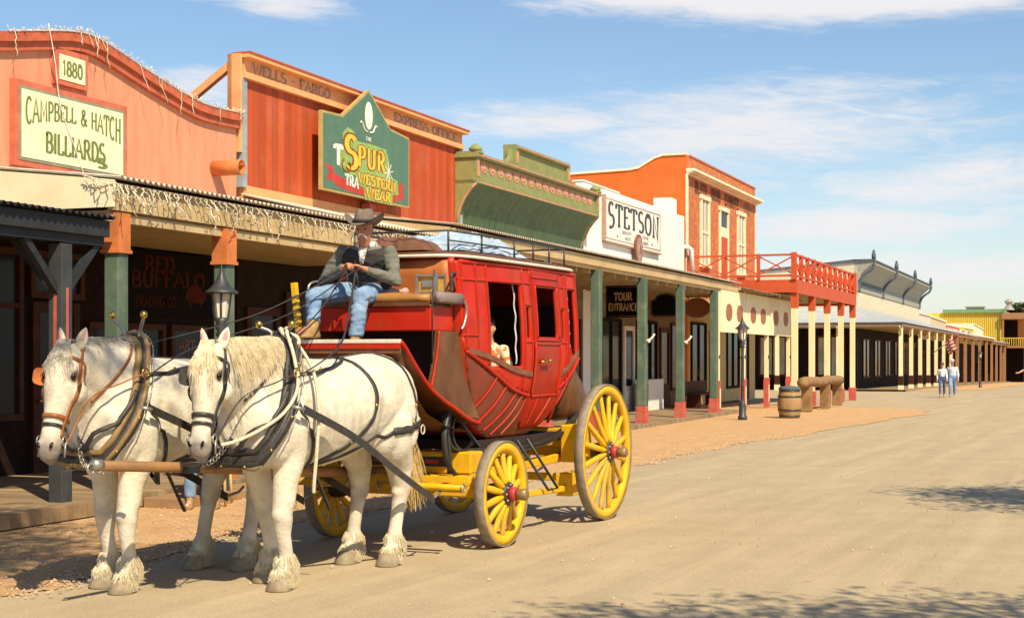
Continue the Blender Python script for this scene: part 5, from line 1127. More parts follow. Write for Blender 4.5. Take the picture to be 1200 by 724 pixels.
mat('lining', (.035, .02, .015), rough=.9, bump=0); mat('steel', (.42, .40, .36), rough=.4, metal=.7, bump=0); mat('curtain_white', (.72, .66, .58), rough=.9)
co = thing('stagecoach', 'red and yellow stagecoach with big yellow spoked wheels behind the two white horses', 'stagecoach', (0, 0, 0), CO)
def lerpt(tab, h):
    if h <= tab[0][0]: return tab[0][1]
    for (a, b_), (c, d) in zip(tab, tab[1:]):
        if h <= c: return b_+(d-b_)*(h-a)/(c-a)
    return tab[-1][1]
TF = [(.97, .60), (1.0, .42), (1.05, .28), (1.15, .12), (1.34, -.06), (1.5, -.15), (1.66, -.22), (1.9, -.30), (2.2, -.34), (2.7, -.36)]
TR = [(.97, 1.45), (1.03, 1.62), (1.1, 1.75), (1.2, 1.89), (1.35, 2.08), (1.55, 2.27), (1.73, 2.37), (2.0, 2.43), (2.7, 2.45)]
TS = [(.97, .46), (1.1, .54), (1.25, .60), (1.5, .655), (1.75, .68), (2.1, .67), (2.7, .62)]
def sm(tab, h): return (lerpt(tab, h-.04)+2*lerpt(tab, h)+lerpt(tab, h+.04))/4
def Sb(a, h): return sm(TS, h)*(1-.055*((a-1.05)/1.4)**2)
def belly(a):
    return lerpt([(-.3, 1.80), (-.12, 1.755), (.3, 1.60), (.69, 1.455), (1.0, 1.385), (1.25, 1.36), (1.6, 1.365), (1.95, 1.43), (2.2, 1.56), (2.45, 1.74)], a)
def panel(mb, keep, off=0, sgn=1, holes=(), cols=None, rows=None):
    A_ = sorted(set([round(-.4+.05*i, 3) for i in range(59)]+[x for h in holes for x in h[:2]])); Hh = sorted(set([.97, .98, 1.0]+[round(1.03+.04*i, 3) for i in range(41)]+[x for h in holes for x in h[2:]]))
    Hh = [h for h in Hh if h <= 2.66]
    idx = {}
    def vid(i, j):
        if (i, j) not in idx:
            h = Hh[j]; a = min(max(A_[i], sm(TF, h)), sm(TR, h)); idx[(i, j)] = len(mb.v); mb.v.append(V((sgn*(Sb(a, h)+off), a, h)))
        return idx[(i, j)]
    for j in range(len(Hh)-1):
        for i in range(len(A_)-1):
            a, h = (A_[i]+A_[i+1])/2, (Hh[j]+Hh[j+1])/2
            if A_[i+1] <= sm(TF, h) or A_[i] >= sm(TR, h): continue
            if not keep(a, h) or any(x0 < a < x1 and z0 < h < z1 for x0, x1, z0, z1 in holes): continue
            mb.f.append((vid(i, j), vid(i+1, j), vid(i+1, j+1), vid(i, j+1))); mb.sm.append(True)
def solid(o, t, off=-1):
    m = o.modifiers.new('solid', 'SOLIDIFY'); m.thickness = t; m.offset = off
HOL = [(.23, .93, 1.66, 2.46), (2.16, 2.36, 1.74, 2.46), (1.03, 1.11, 1.94, 2.24), (1.93, 2.01, 1.94, 2.24)]
DW = (1.27, 1.80, 1.95, 2.45)
isdoor = lambda a, h: 1.18 < a < 1.88 and h > 1.02
for sg in (1, -1):
    nm = 'side_panel'
    mb = MB(CO); panel(mb, lambda a, h: h > belly(a) and not isdoor(a, h), 0, sg, HOL); o = part('side_panel', mb, MATS['coach_red_bright'], co, fix=False); solid(o, .035, 0)
    mb = MB(CO); panel(mb, lambda a, h: h <= belly(a) and not isdoor(a, h), -.004, sg); o = part('lower_panel', mb, MATS['coach_panel'], co, fix=False); solid(o, .03, 0)
    mb = MB(CO); panel(mb, isdoor, .006, sg, [DW]); dr = part('door', mb, MATS['coach_red'], co, fix=False); solid(dr, .04, 0)
    P3 = lambda a, h, l=.012: V((sg*(Sb(a, h)+l+.014), a, h))
    def bead(pts, r=.014, root=co, name='moulding', m='coach_red_bright', l=.004, flat=1):
        mb = MB(CO); L = crom([(a, h, 0) for a, h in pts], 8); mb.tube([P3(p.x, p.y, l) for p in L], r, 6, flat=flat); return part(name, mb, MATS[m], root)
    # uprights and rails
    for a in (-.28, -.02, .19, .97, 1.15, 1.90, 2.05, 2.12, 2.40):
        h0 = belly(a)+.02 if a not in (1.15, 1.90) else 1.06
        bead([(max(a, sm(TF, h0)+.03) if a < 0 else a, h0), (a, (h0+2.6)/2), (a, 2.62)], .013, m='coach_red')
    bead([(-.3, 2.46), (.9, 2.48), (1.16, 2.48)]); bead([(1.9, 2.48), (2.42, 2.48)]); bead([(-.3, 2.625), (1.0, 2.635), (2.43, 2.63)], .02)
    bead([(.97, 1.9), (1.15, 1.9)]); bead([(.97, 2.27), (1.15, 2.27)]); bead([(1.9, 1.9), (2.05, 1.9)]); bead([(1.9, 2.27), (2.05, 2.27)]); bead([(-.3, 1.95), (-.03, 1.95)])
    bead([(-.26, 1.80), (-.12, 1.755), (.3, 1.60), (.69, 1.455), (1.0, 1.385), (1.17, 1.365)], .020, name='belly_rail'); bead([(1.90, 1.42), (2.2, 1.56), (2.42, 1.74)], .020, name='belly_rail')
    for (a, h), (c, d) in (((.6, 1.46), (.20, 1.14)), ((.86, 1.4), (.38, 1.04)), ((1.0, 1.37), (.58, .99)), ((1.12, 1.36), (.82, .98)), ((1.98, 1.44), (1.62, 1.04)), ((2.14, 1.5), (1.80, 1.16)), ((.38, 1.56), (.0, 1.26))): bead([(a, h), ((a+c)/2+.04, (h+d)/2), (c, d)], .013, name='rib', m='coach_red')
    mb = MB(CO)      # brown arm boards below the windows
    def board(pts, w_=.05, th=.03):
        L = crom([(a, h, 0) for a, h in pts], 6); mb = MB(CO); vs = []
        for p in L:
            for dh, l in ((-w_/2, .0), (w_/2, .0), (w_/2, th), (-w_/2, th)): vs.append(P3(p.x, p.y+dh, l-.01))
        n = len(L); mb.add(vs, [(4*i+k, 4*i+(k+1) % 4, 4*i+4+(k+1) % 4, 4*i+4+k) for i in range(n-1) for k in range(4)]+[(0, 1, 2, 3), tuple(4*(n-1)+k for k in range(4))]); return mb
    part('arm_board', board([(-.22, 1.81), (.2, 1.745), (.7, 1.63), (1.15, 1.575)]), MATS['rail_brown'], co); part('arm_board', board([(1.9, 1.57), (2.15, 1.66), (2.4, 1.8)]), MATS['rail_brown'], co)
    # door trim
    for l in ([(1.2, 2.55), (1.86, 2.55)], [(1.24, 2.48), (1.83, 2.48)], [(1.24, 1.92), (1.83, 1.92)], [(1.25, 1.93), (1.25, 2.47)], [(1.82, 1.93), (1.82, 2.47)], [(1.2, 1.355), (1.86, 1.36)], [(1.2, 1.88), (1.86, 1.88)], [(1.2, 1.36), (1.2, 1.88)], [(1.86, 1.36), (1.86, 1.88)]):
        bead(l, .012, dr, 'door_trim', l=.016)
    bead([(1.38, 1.35), (1.30, 1.06)], .012, dr, 'rib', l=.012); bead([(1.72, 1.35), (1.5, 1.06)], .012, dr, 'rib', l=.012)
    mb = MB(CO); mb.add([P3(1.245, 1.90, -.004), P3(1.825, 1.90, -.004), P3(1.825, 1.375, -.004), P3(1.245, 1.375, -.004)], [(0, 1, 2, 3)]); part('door_panel', mb, MATS['coach_panel'], dr)
    mb = MB(CO); mb.tube([P3(1.30, 1.70), P3(1.30, 1.70, .05), P3(1.46, 1.71, .055)], .013, 7).ball(P3(1.47, 1.71, .055), .02, 8, 6); part('door_handle', mb, MATS['brass'], dr)
    mb = MB(CO)
    tri = lambda pts: mb.poly([P3(a, h, .002) for a, h in pts], (sg*.003, 0, 0))
    tri([(1.52, 1.66), (1.56, 1.60), (1.59, 1.52), (1.54, 1.46), (1.48, 1.50), (1.49, 1.58)]); tri([(1.46, 1.43), (1.53, 1.455), (1.60, 1.43), (1.56, 1.39), (1.53, 1.42), (1.50, 1.39)]); part('door_emblem', mb, MATS['white_paint'], dr)
    if sg == -1:      # far side windows are closed with leather curtains
        mb = MB(CO)
        for x0, x1, z0, z1 in HOL+[DW]: mb.box(-.60, -.59, x0-.02, x1+.02, z0-.02, z1+.02)
        part('closed_curtain', mb, MATS['lining'], co)
    else:
        mb = MB(CO); 
        rows = [[V((Sb(.9, h)-.05+.006*sin(h*30), .885+.016*k+.004*sin(h*9), h)) for h in [1.68+.039*j for j in range(21)]] for k in range(3)]
        mb.grid(rows); part('window_curtain', mb, MATS['curtain_white'], co, fix=False)
        for a0 in (1.045, 1.945, 2.30):
            mb = MB(CO); mb.grid([[V((Sb(a0, h)-.05+.008*sin(h*50+a0), a0+.014*k, h)) for h in [(1.95 if a0 < 2.2 else 1.76)+.0145*(1 if a0 < 2.2 else 2.4)*j for j in range(21)]] for k in range(3)]); part('window_curtain', mb, MATS['curtain_white'], co, fix=False)
# end walls and floor in one wrap around the body outline
mb = MB(CO); outl = [(sm(TF, h), h) for h in [2.66-.06*i for i in range(28)]]+[(.6, .97), (.8, .965), (1.2, .965), (1.45, .97)]+[(sm(TR, h), h) for h in [1.0+.06*i for i in range(28)]]
rows = [[V((Sb(a, h)*k/8*(1.0), a-(.03 if i < 28 else -.03 if i > 31 else 0)*(1-(k/8)**2), h)) for k in range(-8, 9)] for i, (a, h) in enumerate(outl)]
mb.grid(rows); o = part('end_wrap', mb, MATS['coach_red'], co, fix=False); solid(o, .02, 0)
mb = MB(CO); rows = [[V((Sb(0, h)*k/8*.88, sm(TF, h)-.045*(1-(k/8*.6)**2), h)) for k in range(-8, 9)] for h in (1.98, 2.1, 2.3, 2.5, 2.63)]; mb.grid(rows); o = part('front_leather', mb, MATS['leather_orange'], co, fix=False); solid(o, .012, 0)
mb = MB(CO); rows = [[V((Sb(1, h)*.93*(1 if k else 1)*s_, a, h)) for a in (.0, .6, 1.2, 1.8, 2.2)] for k, (s_, h) in enumerate(((-1, 1.6), (-1, 1.2), (-.9, 1.08), (.9, 1.08), (1, 1.2)))]; mb.grid(rows, False); part('floor_lining', mb, MATS['lining'], co, fix=False)
mb = MB(CO); mb.box(-.56, .56, 2.0, 2.3, 1.35, 1.50).box(-.56, .56, 2.27, 2.36, 1.5, 2.3).box(-.56, .56, .0, .3, 1.35, 1.5).box(-.56, .56, -.24, -.16, 1.5, 2.4).box(-.54, .54, .95, 1.2, 1.35, 1.48); part('inside_seats', mb, MATS['lining'], co, bevel=.03)
# roof
mb = MB(CO); N_ = 40; ring = []
for k in range(N_):
    t_ = 2*pi*k/N_; e_ = 2/6.0; ct, st_ = cos(t_), sin(t_)
    ring.append((.665*abs(ct)**e_*(1 if ct >= 0 else -1), 1.045+1.49*abs(st_)**e_*(1 if st_ >= 0 else -1)))
vs = []; rr = [(1, 2.655), (1.012, 2.675), (1, 2.70), (.9, 2.725), (.6, 2.76), (.3, 2.78), (.02, 2.785)]
for k_, z_ in rr: vs += [(x*k_, 1.045+(y-1.045)*k_, z_-.02*((y-1.045)/1.5)**2*0) for x, y in ring]
mb.add(vs, [(i*N_+k, i*N_+(k+1) % N_, (i+1)*N_+(k+1) % N_, (i+1)*N_+k) for i in range(len(rr)-1) for k in range(N_)], True); mb.f.append(tuple(range(N_))); mb.sm.append(False)
rf = part('roof', mb, MATS['leather_brown'], co)
mb = MB(CO); mb.tube([(x*1.010, 1.045+(y-1.045)*1.006, 2.672) for x, y in ring], .015, 8, closed=True); part('roof_piping', mb, MATS['roof_canvas'], rf)
mb = MB(CO); zz = 2.91
mb.tube([(.5, -.3, zz), (.56, 1.0, zz), (.5, 2.4, zz), (-.5, 2.4, zz), (-.56, 1.0, zz), (-.5, -.3, zz)], .011, 6, closed=True); mb.tube([(.5, -.3, zz-.09), (.56, 1.0, zz-.09)], .008, 6)
for x, y in ((.5, -.3), (.52, .35), (.56, 1.0), (.54, 1.5), (.52, 1.95), (.5, 2.4), (-.5, 2.4), (-.56, 1.0), (-.5, -.3)): mb.tube([(x, y, 2.72), (x, y, zz)], .010, 6)
part('luggage_rail', mb, MATS['iron_black'], co)
# driver's seat and boot
mb = MB(CO); mb.box(-.62, .60, -.83, -.40, 1.98, 2.20); part('seat_box', mb, MATS['coach_red_bright'], co, bevel=.01)
mb = MB(CO); mb.box(-.60, .58, -.86, -.40, 2.20, 2.235); mb.tube([(.595, -.84, 2.2), (.595, -.42, 2.2), (-.615, -.42, 2.2)], .012, 5); part('seat_edge', mb, MATS['coach_brown'], co)
mb = MB(CO); mb.loft([((x, -.62, 2.27), (0, .25, 0), (0, 0, .052+.01*sin(x*9))) for x in [-.62+.1*i for i in range(13)]], 16, pw=3.5); part('seat_cushion', mb, MATS['leather_tan'], co)
mb = MB(CO); mb.loft([((.66, y, 2.275), (.035, 0, 0), (0, 0, .05)) for y in (-.82, -.7, -.5, -.36)], 12, pw=3); part('cushion_end', mb, MATS['grey_leather'], co)
for sg in (1, -1):
    pts = [(-.74, 1.98), (-.36, 1.98), (-.30, 1.9), (-.22, 1.66), (-.06, 1.34), (.10, 1.17), (-.10, 1.19), (-.41, 1.29), (-.62, 1.38), (-.88, 1.49), (-.83, 1.62), (-.77, 1.8)]
    mb = MB(CO); mb.poly([(sg*.625, a, h) for a, h in pts], (-sg*.03, 0, 0)); bs = part('boot_side', mb, MATS['coach_brown'], co)
    mb = MB(CO); mb.tube(crom([(sg*.635, -.735, 1.98), (sg*.635, -.77, 1.8), (sg*.635, -.83, 1.62), (sg*.635, -.88, 1.49)], 5), .012, 6); part('boot_edge', mb, MATS['coach_red_bright'], bs)
prof = [(-1.39, 1.89), (-1.30, 1.83), (-1.21, 1.75), (-1.05, 1.62), (-.87, 1.49), (-.62, 1.375), (-.41, 1.30), (-.12, 1.19), (.12, 1.14)]
pf = crom([(0, a, h) for a, h in prof], 4)
mb = MB(CO); mb.grid([[V((x, p.y, p.z)) for x in (-.61, -.3, 0, .3, .61)] for p in pf]); mb.grid([[V((x, p.y-.012, p.z-.03)) for x in (-.61, -.3, 0, .3, .61)][::-1] for p in pf]); mb.box(-.61, .61, -1.40, -1.37, 1.78, 1.885)
fb = part('footboard', mb, MATS['coach_brown'], co)
mb = MB(CO)
mb.box(-.62, .62, -1.418, -1.385, 1.865, 1.90); part('footboard_lip', mb, MATS['roof_canvas'], fb, bevel=.005)
mb = MB(CO); mb.box(-.62, .62, -1.412, -1.40, 1.82, 1.862)
for sg in (1, -1): mb.tube([(sg*.62, p.y-.008, p.z-.012) for p in pf], .02, 6)
part('footboard_edge', mb, MATS['coach_red_bright'], fb)
mb = MB(CO); mb.box(-.60, .60, -1.37, -1.30, 1.36, 1.38)
mb.grid([[V((x, a, h)) for x in (-.6, .6)] for a, h in ((-1.36, 1.80), (-1.2, 1.5), (-.9, 1.25), (-.5, 1.12), (0, 1.05))]); part('boot_front', mb, MATS['coach_brown'], co, fix=False)
mb = MB(CO); mb.poly([(-.6, -.45, 1.32), (-.6, -.45, 1.98), (-.6, -.36, 1.98), (-.6, -.2, 1.2)], (1.2, 0, 0)); part('boot_back', mb, MATS['lining'], co)
mb = MB(CO); 
mb.tube(crom([(.60, -.45, 2.22), (.62, -.47, 2.42), (.62, -.46, 2.50), (.58, -.2, 2.52), (.56, -.34, 2.53)], 5), .012, 6); mb.tube([(.62, -.44, 2.46), (.6, -.36, 2.35)], .01, 5)
mb.tube([(.60, -.80, 1.62), (.615, -.82, 2.3), (.615, -.79, 2.52)], .007, 5); part('seat_iron', mb, MATS['iron_black'], co)
mb = MB(CO); mb.tube(crom([(.66, -.40, 2.26), (.67, -.30, 2.24), (.67, -.27, 2.15), (.67, -.32, 2.04), (.66, -.35, 2.0)], 5), .014, 7); part('grab_handle', mb, MATS['steel'], co)
mb = MB(CO); mb.tube(crom([(-.66, -.8, 2.22), (-.68, -.82, 2.38), (-.66, -.74, 2.44), (-.62, -.5, 2.44), (-.62, -.42, 2.3)], 5), .012, 7); part('grab_handle', mb, MATS['steel'], co)
# side lamp by the seat
lm = thing('coach_lamp', 'small square metal lamp with amber glass standing on the end of the driver seat', 'lamp', (.44, -.5, 2.32), CO)
mb = MB(CO); mb.box(.34, .52, -.57, -.43, 2.335, 2.475); part('amber_glass', mb, MATS['amber'], lm)
mb = MB(CO)
for x in (.33, .52):
    for y in (-.58, -.43): mb.box(x-.012, x+.014, y-.012, y+.014, 2.325, 2.50)
mb.box(.315, .535, -.595, -.415, 2.322, 2.34).box(.315, .535, -.595, -.415, 2.475, 2.49).box(.38, .48, -.585, -.574, 2.38, 2.44); part('lamp_frame', mb, MATS['steel'], lm)
mb = MB(CO); mb.loft([((.06+.2*i/5, -.66+.02*sin(i*2), 2.335), (0, .06+.01*(i % 2), 0), (0, 0, .022+.008*(i % 3))) for i in range(6)], 12); solo('pink_cloth', mb, MATS['pink_cloth'], 'folded pink cloth lying on the driver seat cushion', 'cloth', (.16, -.66, 2.33), CO)
# brake lever wrapped in straps
t_ = co
mb = MB(CO); mb.beam((-.45, -1.40, 2.40), (-.40, -1.36, 1.72), .055, .04); bl = part('brake_lever', mb, MATS['coach_yellow'], co)
mb = MB(CO)
for k in range(7): z_ = 2.26-.06*k; x_ = -.45+.05*(2.40-z_)/.68; mb.tube([(x_-.034, -1.425, z_), (x_+.034, -1.425, z_+.025), (x_+.034, -1.37, z_+.02), (x_-.034, -1.37, z_)], .008, 4, closed=True)
part('lever_strap', mb, MATS['leather_black'], bl)
# wheels
def wheel(name, x, y, r, nsp, sg):
    c = V((x, y, r)); ax = V((sg, 0, 0)); mk = lambda: MB(CO)
    wr = mk(); wr.lathe([(r-.098, -.038), (r-.014, -.044), (r-.014, .044), (r-.098, .038), (r-.108, .0), (r-.098, -.038)], c, ax, 64, cap=False); w_ = part(name, wr, MATS['coach_yellow'], co)
    m = mk(); m.lathe([(r-.013, -.050), (r, -.048), (r, .048), (r-.013, .050), (r-.013, -.050)], c, ax, 64, cap=False); part('tyre', m, MATS['tyre'], w_)
    for k in range(nsp):
        a = 2*pi*(k+.5)/nsp; dr_ = V((0, cos(a), sin(a))); p = c+dr_*.09+ax*.045; q = c+dr_*(r-.09)
        td = V((0, -sin(a), cos(a))); s_ = mk(); s_.loft([(p, td*.018, ax*.032), (p.lerp(q, .15), td*.027, ax*.034), (p.lerp(q, .45), td*.032, ax*.026), (p.lerp(q, .85), td*.030, ax*.021), (q, td*.030, ax*.020)], 10, pw=2.6)
        part('spoke', s_, MATS['coach_yellow'], w_)
    m = mk(); m.lathe([(.06, -.14), (.085, -.13), (.105, -.05), (.11, .075), (.10, .09), (0, .09)], c, ax, 24); hb = part('hub', m, MATS['leather_black'], w_)
    m = mk()
    for k in range(8): a = 2*pi*k/8; m.ball(c+ax*.088+V((0, cos(a), sin(a)))*.082, .014, 8, 6)
    part('hub_bolts', m, MATS['steel'], w_)
    m = mk(); m.lathe([(.066, .088), (.068, .13), (.062, .155), (0, .155)], c, ax, 24); part('hub_band', m, MATS['hub_red'], w_)
    m = mk(); m.lathe([(.05, .155), (.053, .20), (.056, .21), (.056, .245), (.040, .262), (0, .265)], c, ax, 20); part('hub_cap', m, MATS['worn_brass'], w_)
for sg in (1, -1):
    wheel('front_wheel', sg*.9, 0, .4885, 14, sg); wheel('rear_wheel', sg*.9, 2.563, .7275, 16, sg)
# running gear
mb = MB(CO); mb.box(-.8, .8, -.05, .05, .44, .54); part('axle', mb, MATS['coach_yellow'], co, bevel=.01); mb = MB(CO); mb.box(-.8, .8, 2.51, 2.62, .67, .78); part('axle', mb, MATS['coach_yellow'], co, bevel=.01)
mb = MB(CO); mb.box(-.66, .66, -.16, .10, .67, .87); bo = part('front_bolster', mb, MATS['coach_yellow'], co, bevel=.015)
for x in (.26, -.30):
    mb = MB(CO); mb.box(x-.15, x+.15, -.166, -.160, .73, .82).poly([(x-.15, -.166, .73), (x-.19, -.166, .755), (x-.19, -.166, .795), (x-.15, -.166, .82)], (0, .006, 0)).poly([(x+.15, -.166, .73), (x+.19, -.166, .755), (x+.19, -.166, .795), (x+.15, -.166, .82)], (0, .006, 0)); pl_ = part('emblem_plate', mb, MATS['leather_black'], bo)
    mb = MB(CO); mb.box(x-.07, x+.07, -.170, -.166, .755, .795); part('emblem_mark', mb, MATS['hub_red'], pl_)
mb = MB(CO); mb.box(-.7, .7, -.26, -.16, .56, .66); mb.beam((-.5, -1.1, .62), (-.1, .2, .6), .07, .08); mb.beam((.5, -1.1, .62), (.1, .2, .6), .07, .08); mb.box(-.55, .55, -.7, -.62, .58, .66); part('front_hounds', mb, MATS['coach_yellow'], co, bevel=.01)
for x in (-.42, 0, .42):
    mb = MB(CO); mb.beam((x, .05, .62), (x, 2.55, .66), .07, .09); part('reach', mb, MATS['coach_yellow'], co, bevel=.01)
mb = MB(CO); mb.box(-.66, .66, 2.42, 2.60, .78, .98).box(.50, .70, 2.30, 2.72, .62, 1.02).box(-.70, -.50, 2.30, 2.72, .62, 1.02); part('rear_bolster', mb, MATS['coach_yellow'], co, bevel=.015)
mb = MB(CO); mb.beam((.66, .3, .40), (.66, 2.3, .36), .05, .06).box(.55, .72, 2.05, 2.5, .28, .52).box(-.6, .72, 2.28, 2.36, .42, .5); part('brake_beam', mb, MATS['coach_yellow'], co, bevel=.01)
for sg in (1, -1):
    mb = MB(CO)
    for o_ in (0, .075):
        L = crom([(sg*(.50-o_*0), -.30+o_, 1.30-o_), (sg*.50, -.36+o_, 1.05), (sg*.50, -.22+o_, .90), (sg*.5, .3, .87-o_*.4), (sg*.5, 1.1, .84-o_*.4), (sg*.5, 1.9, .88-o_*.4), (sg*.5, 2.5, 1.0), (sg*.5, 2.72, 1.2-o_)], 6)
        for i in range(len(L)-1): mb.beam(L[i], L[i+1]+(L[i+1]-L[i])*.06, .085, .022, (0, 0, 1) if abs((L[i+1]-L[i]).z) < abs((L[i+1]-L[i]).y) else (0, 1, 0))
    part('thoroughbrace', mb, MATS['leather_black'], co)
    mb = MB(CO); mb.beam((sg*.52, -.42, 1.22), (sg*.52, -.30, .68), .05, .03); mb.tube(crom([(sg*.54, -.36, 1.28), (sg*.56, -.50, 1.05), (sg*.55, -.42, .8), (sg*.54, -.22, .66)], 6), .028, 7, flat=.5); mb.beam((sg*.5, 2.72, 1.3), (sg*.5, 2.62, .9), .05, .04); mb.beam((sg*.45, -.15, 1.25), (sg*.5, .32, .9), .04, .02); part('standard_iron', mb, MATS['iron_black'], co)
    mb = MB(CO)
    q0, q1 = V((sg*.62, 1.05, .93)), V((sg*.74, 1.55, .40)); dd = V((0, .12, 0))
    mb.tube([q0-dd, q1-dd, q1+dd, q0+dd], .014, 6); mb.tube([q0.lerp(q1, .62)-dd, q0.lerp(q1, .55)+dd], .012, 6); mb.box(sg*.69-.05, sg*.69+.06, 1.42, 1.68, .35, .37) if 0 else None; part('step_iron', mb, MATS['iron_black'], co)
# leather rear boot
mb = MB(CO); mb.loft([((0, 2.36, 1.42), (.56, 0, 0), (0, 0, .34)), ((0, 2.6, 1.38), (.56, 0, 0), (0, 0, .33)), ((0, 2.85, 1.30), (.54, 0, 0), (0, 0, .24)), ((0, 3.0, 1.24), (.52, 0, 0), (0, 0, .12))], 24, pw=5); part('rear_boot', mb, MATS['coach_brown'], co)
mb = MB(CO); mb.box(-.5, .5, .3, 2.3, .86, .95); part('underbody_box', mb, MATS['lining'], co)
# pole and swingletrees
mb = MB(CO); mb.tube([(0, .2, .66), (.0, -1.0, .72), (.03, -2.6, .86), (.05, -4.55, 1.02)], [.055, .05, .043, .036], 12); po = part('pole', mb, MATS['pole_wood'] if 'pole_wood' in MATS else mat('pole_wood', (.34, .17, .06), (.20, .095, .035), rough=.6, scale=5, stretch=(1, .3, 1), bump=.2), co)
mb = MB(CO); mb.tube([(.05, -4.50, 1.02), (.05, -4.58, 1.025)], .038, 12); mb.tube([(.05, -4.60+.035*cos(a), 1.0+.035*sin(a)) for a in [2*pi*k/12 for k in range(12)]], .009, 6, closed=True); part('pole_tip', mb, MATS['steel'], po)
mb = MB(CO); mb.beam((-.10, -3.55, .93), (.16, -3.62, .93), .10, .05); part('pole_clamp', mb, MATS['iron_black'], po)
mb = MB(CO); mb.beam((-1.0, -.86, .68), (1.0, -.86, .68), .07, .05); db = part('doubletree', mb, MATS['coach_yellow'], co)
for sg in (1, -1):
    mb = MB(CO); mb.tube([(sg*.58+x, -.98, .62) for x in (-.42, -.2, 0, .2, .42)], [.024, .03, .034, .03, .024], 9); sw = part('swingletree', mb, MATS['coach_yellow'], co)
    mb = MB(CO)
    for x in (-.42, .42): mb.tube([(sg*.58+x, -.98+.035*cos(a), .62+.035*sin(a)) for a in [2*pi*k/10 for k in range(10)]], .008, 6, closed=True)
    part('trace_hook', mb, MATS['steel'], sw)
# roof load
def heap(name, m, label, x0, x1, y0, y1, z0, hmax, seed, nx=46, ny=60):
    mb = MB(CO); rows = []
    for i in range(nx+1):
        row = []
        for j in range(ny+1):
            u_, v_ = i/nx*2-1, j/ny*2-1; x = x0+(x1-x0)*i/nx; y = y0+(y1-y0)*j/ny; p = V((x, y, seed))
            env = max(0, 1-abs(u_)**3)*max(0, 1-abs(v_)**3)
            rid = 1-abs(noise.noise(p*4.5))*2.2; r2 = 1-abs(noise.noise(p*9+V((3, 1, 0))))*2
            z = z0+hmax*env**.6*(.55+.28*rid+.12*r2+.3*noise.noise(p*2))
            row.append(V((x+.03*noise.noise(p*7), y+.03*noise.noise(p*7+V((9, 0, 0))), max(z0, z))))
        rows.append(row)
    mb.grid(rows); mb.f.append(tuple(k for k in range(0))) if 0 else None
    mb.box(x0+.06, x1-.06, y0+.06, y1-.06, z0-.01, z0+hmax*.25)
    return solo(name, mb, MATS[m], label, name.split('_')[-1], ((x0+x1)/2, (y0+y1)/2, z0), CO, fix=False)
heap('blue_tarpaulin', 'tarp_blue', 'crumpled pale blue tarpaulin tied on the coach roof', -.44, .50, -.02, 1.45, 2.75, .25, 3)
heap('leather_bundle', 'luggage_brown', 'brown folded leather bundle at the front of the coach roof', -.50, .30, -.34, .12, 2.735, .17, 8, 40, 26)
# ============================================================ driver and passenger
DJ = dict(head=(-.06, -.86, 2.89), neck=(-.10, -.76, 2.76), pelvis=(-.15, -.60, 2.36), shR=(-.335, -.79, 2.69), shL=(.115, -.71, 2.68), elR=(-.49, -.84, 2.45), elL=(.215, -.77, 2.43),
          haR=(-.18, -1.00, 2.55), haL=(.03, -1.0, 2.53), tipR=(-.08, -1.05, 2.58), tipL=(-.06, -1.06, 2.57), hipR=(-.24, -.66, 2.345), hipL=(-.07, -.64, 2.335), knR=(-.42, -1.13, 2.30), knL=(.05, -1.10, 2.28),
          anR=(-.28, -1.36, 2.03), anL=(.03, -1.16, 1.90), toeR=(-.33, -1.52, 1.955), toeL=(.02, -1.27, 1.78))
for k in DJ: DJ[k] = V(DJ[k])
drv = person('coach driver in grey felt hat, black vest and blue jeans holding the reins', DJ, dict(shirt='shirt_olive', trousers='denim'), vox=.0085, sc=.98, fr=CO, hat=1.12, hatmat='hat_grey', face=(.26, -.96, -.08), hands=(.95, .95), palmn=((.1, -.2, -1), (-.1, -.2, -1)), moust=True, vest='vest_black', scarf=True, build=.98, seed=4)
PJ = dict(head=(.30, .92, 2.03), neck=(.30, .97, 1.88), pelvis=(.30, 1.02, 1.46), shR=(.14, .97, 1.81), shL=(.46, .97, 1.81), elR=(.1, .9, 1.6), elL=(.52, .98, 1.60), haR=(.1, .8, 1.52), haL=(.34, .78, 1.52), hipR=(.12, 1.1, 1.48), hipL=(.28, 1.1, 1.48), knR=(.12, .72, 1.50), knL=(.28, .72, 1.50), anR=(.12, .68, 1.2), anL=(.28, .68, 1.2))
person('passenger in an orange flowered top sitting inside behind the large coach window', PJ, dict(shirt='floral', trousers='denim_dark'), vox=.016, fr=CO, face=(.2, -1, 0), skin='skin_light', hair='hair_dark', build=.85, sleeve=.5)
# seated figure and wooden chair behind the horses, by the walk
mat('chair_wood', (.55, .36, .14), (.45, .28, .10), rough=.6, scale=8)
cx, cy = -3.55, 17.6
t = thing('wooden_chair', 'light wooden chair on the dirt behind the left horse', 'chair', (cx, cy, 0), WORLD)
mb = MB(WORLD); mb.box(cx-.22, cx+.22, cy-.2, cy+.22, .42, .46); part('seat', mb, MATS['chair_wood'], t, bevel=.01)
for x, y in ((-.19, -.17), (.19, -.17), (-.19, .19), (.19, .19)):
    mb = MB(WORLD); mb.tube([(cx+x*1.1, cy+y*1.1, 0), (cx+x, cy+y, .42)], [.015, .02], 8); part('leg', mb, MATS['chair_wood'], t)
mb = MB(WORLD); mb.box(cx-.21, cx-.17, cy+.19, cy+.23, .46, .95).box(cx+.17, cx+.21, cy+.19, cy+.23, .46, .95).box(cx-.21, cx+.21, cy+.20, cy+.225, .75, .95); part('backrest', mb, MATS['chair_wood'], t)
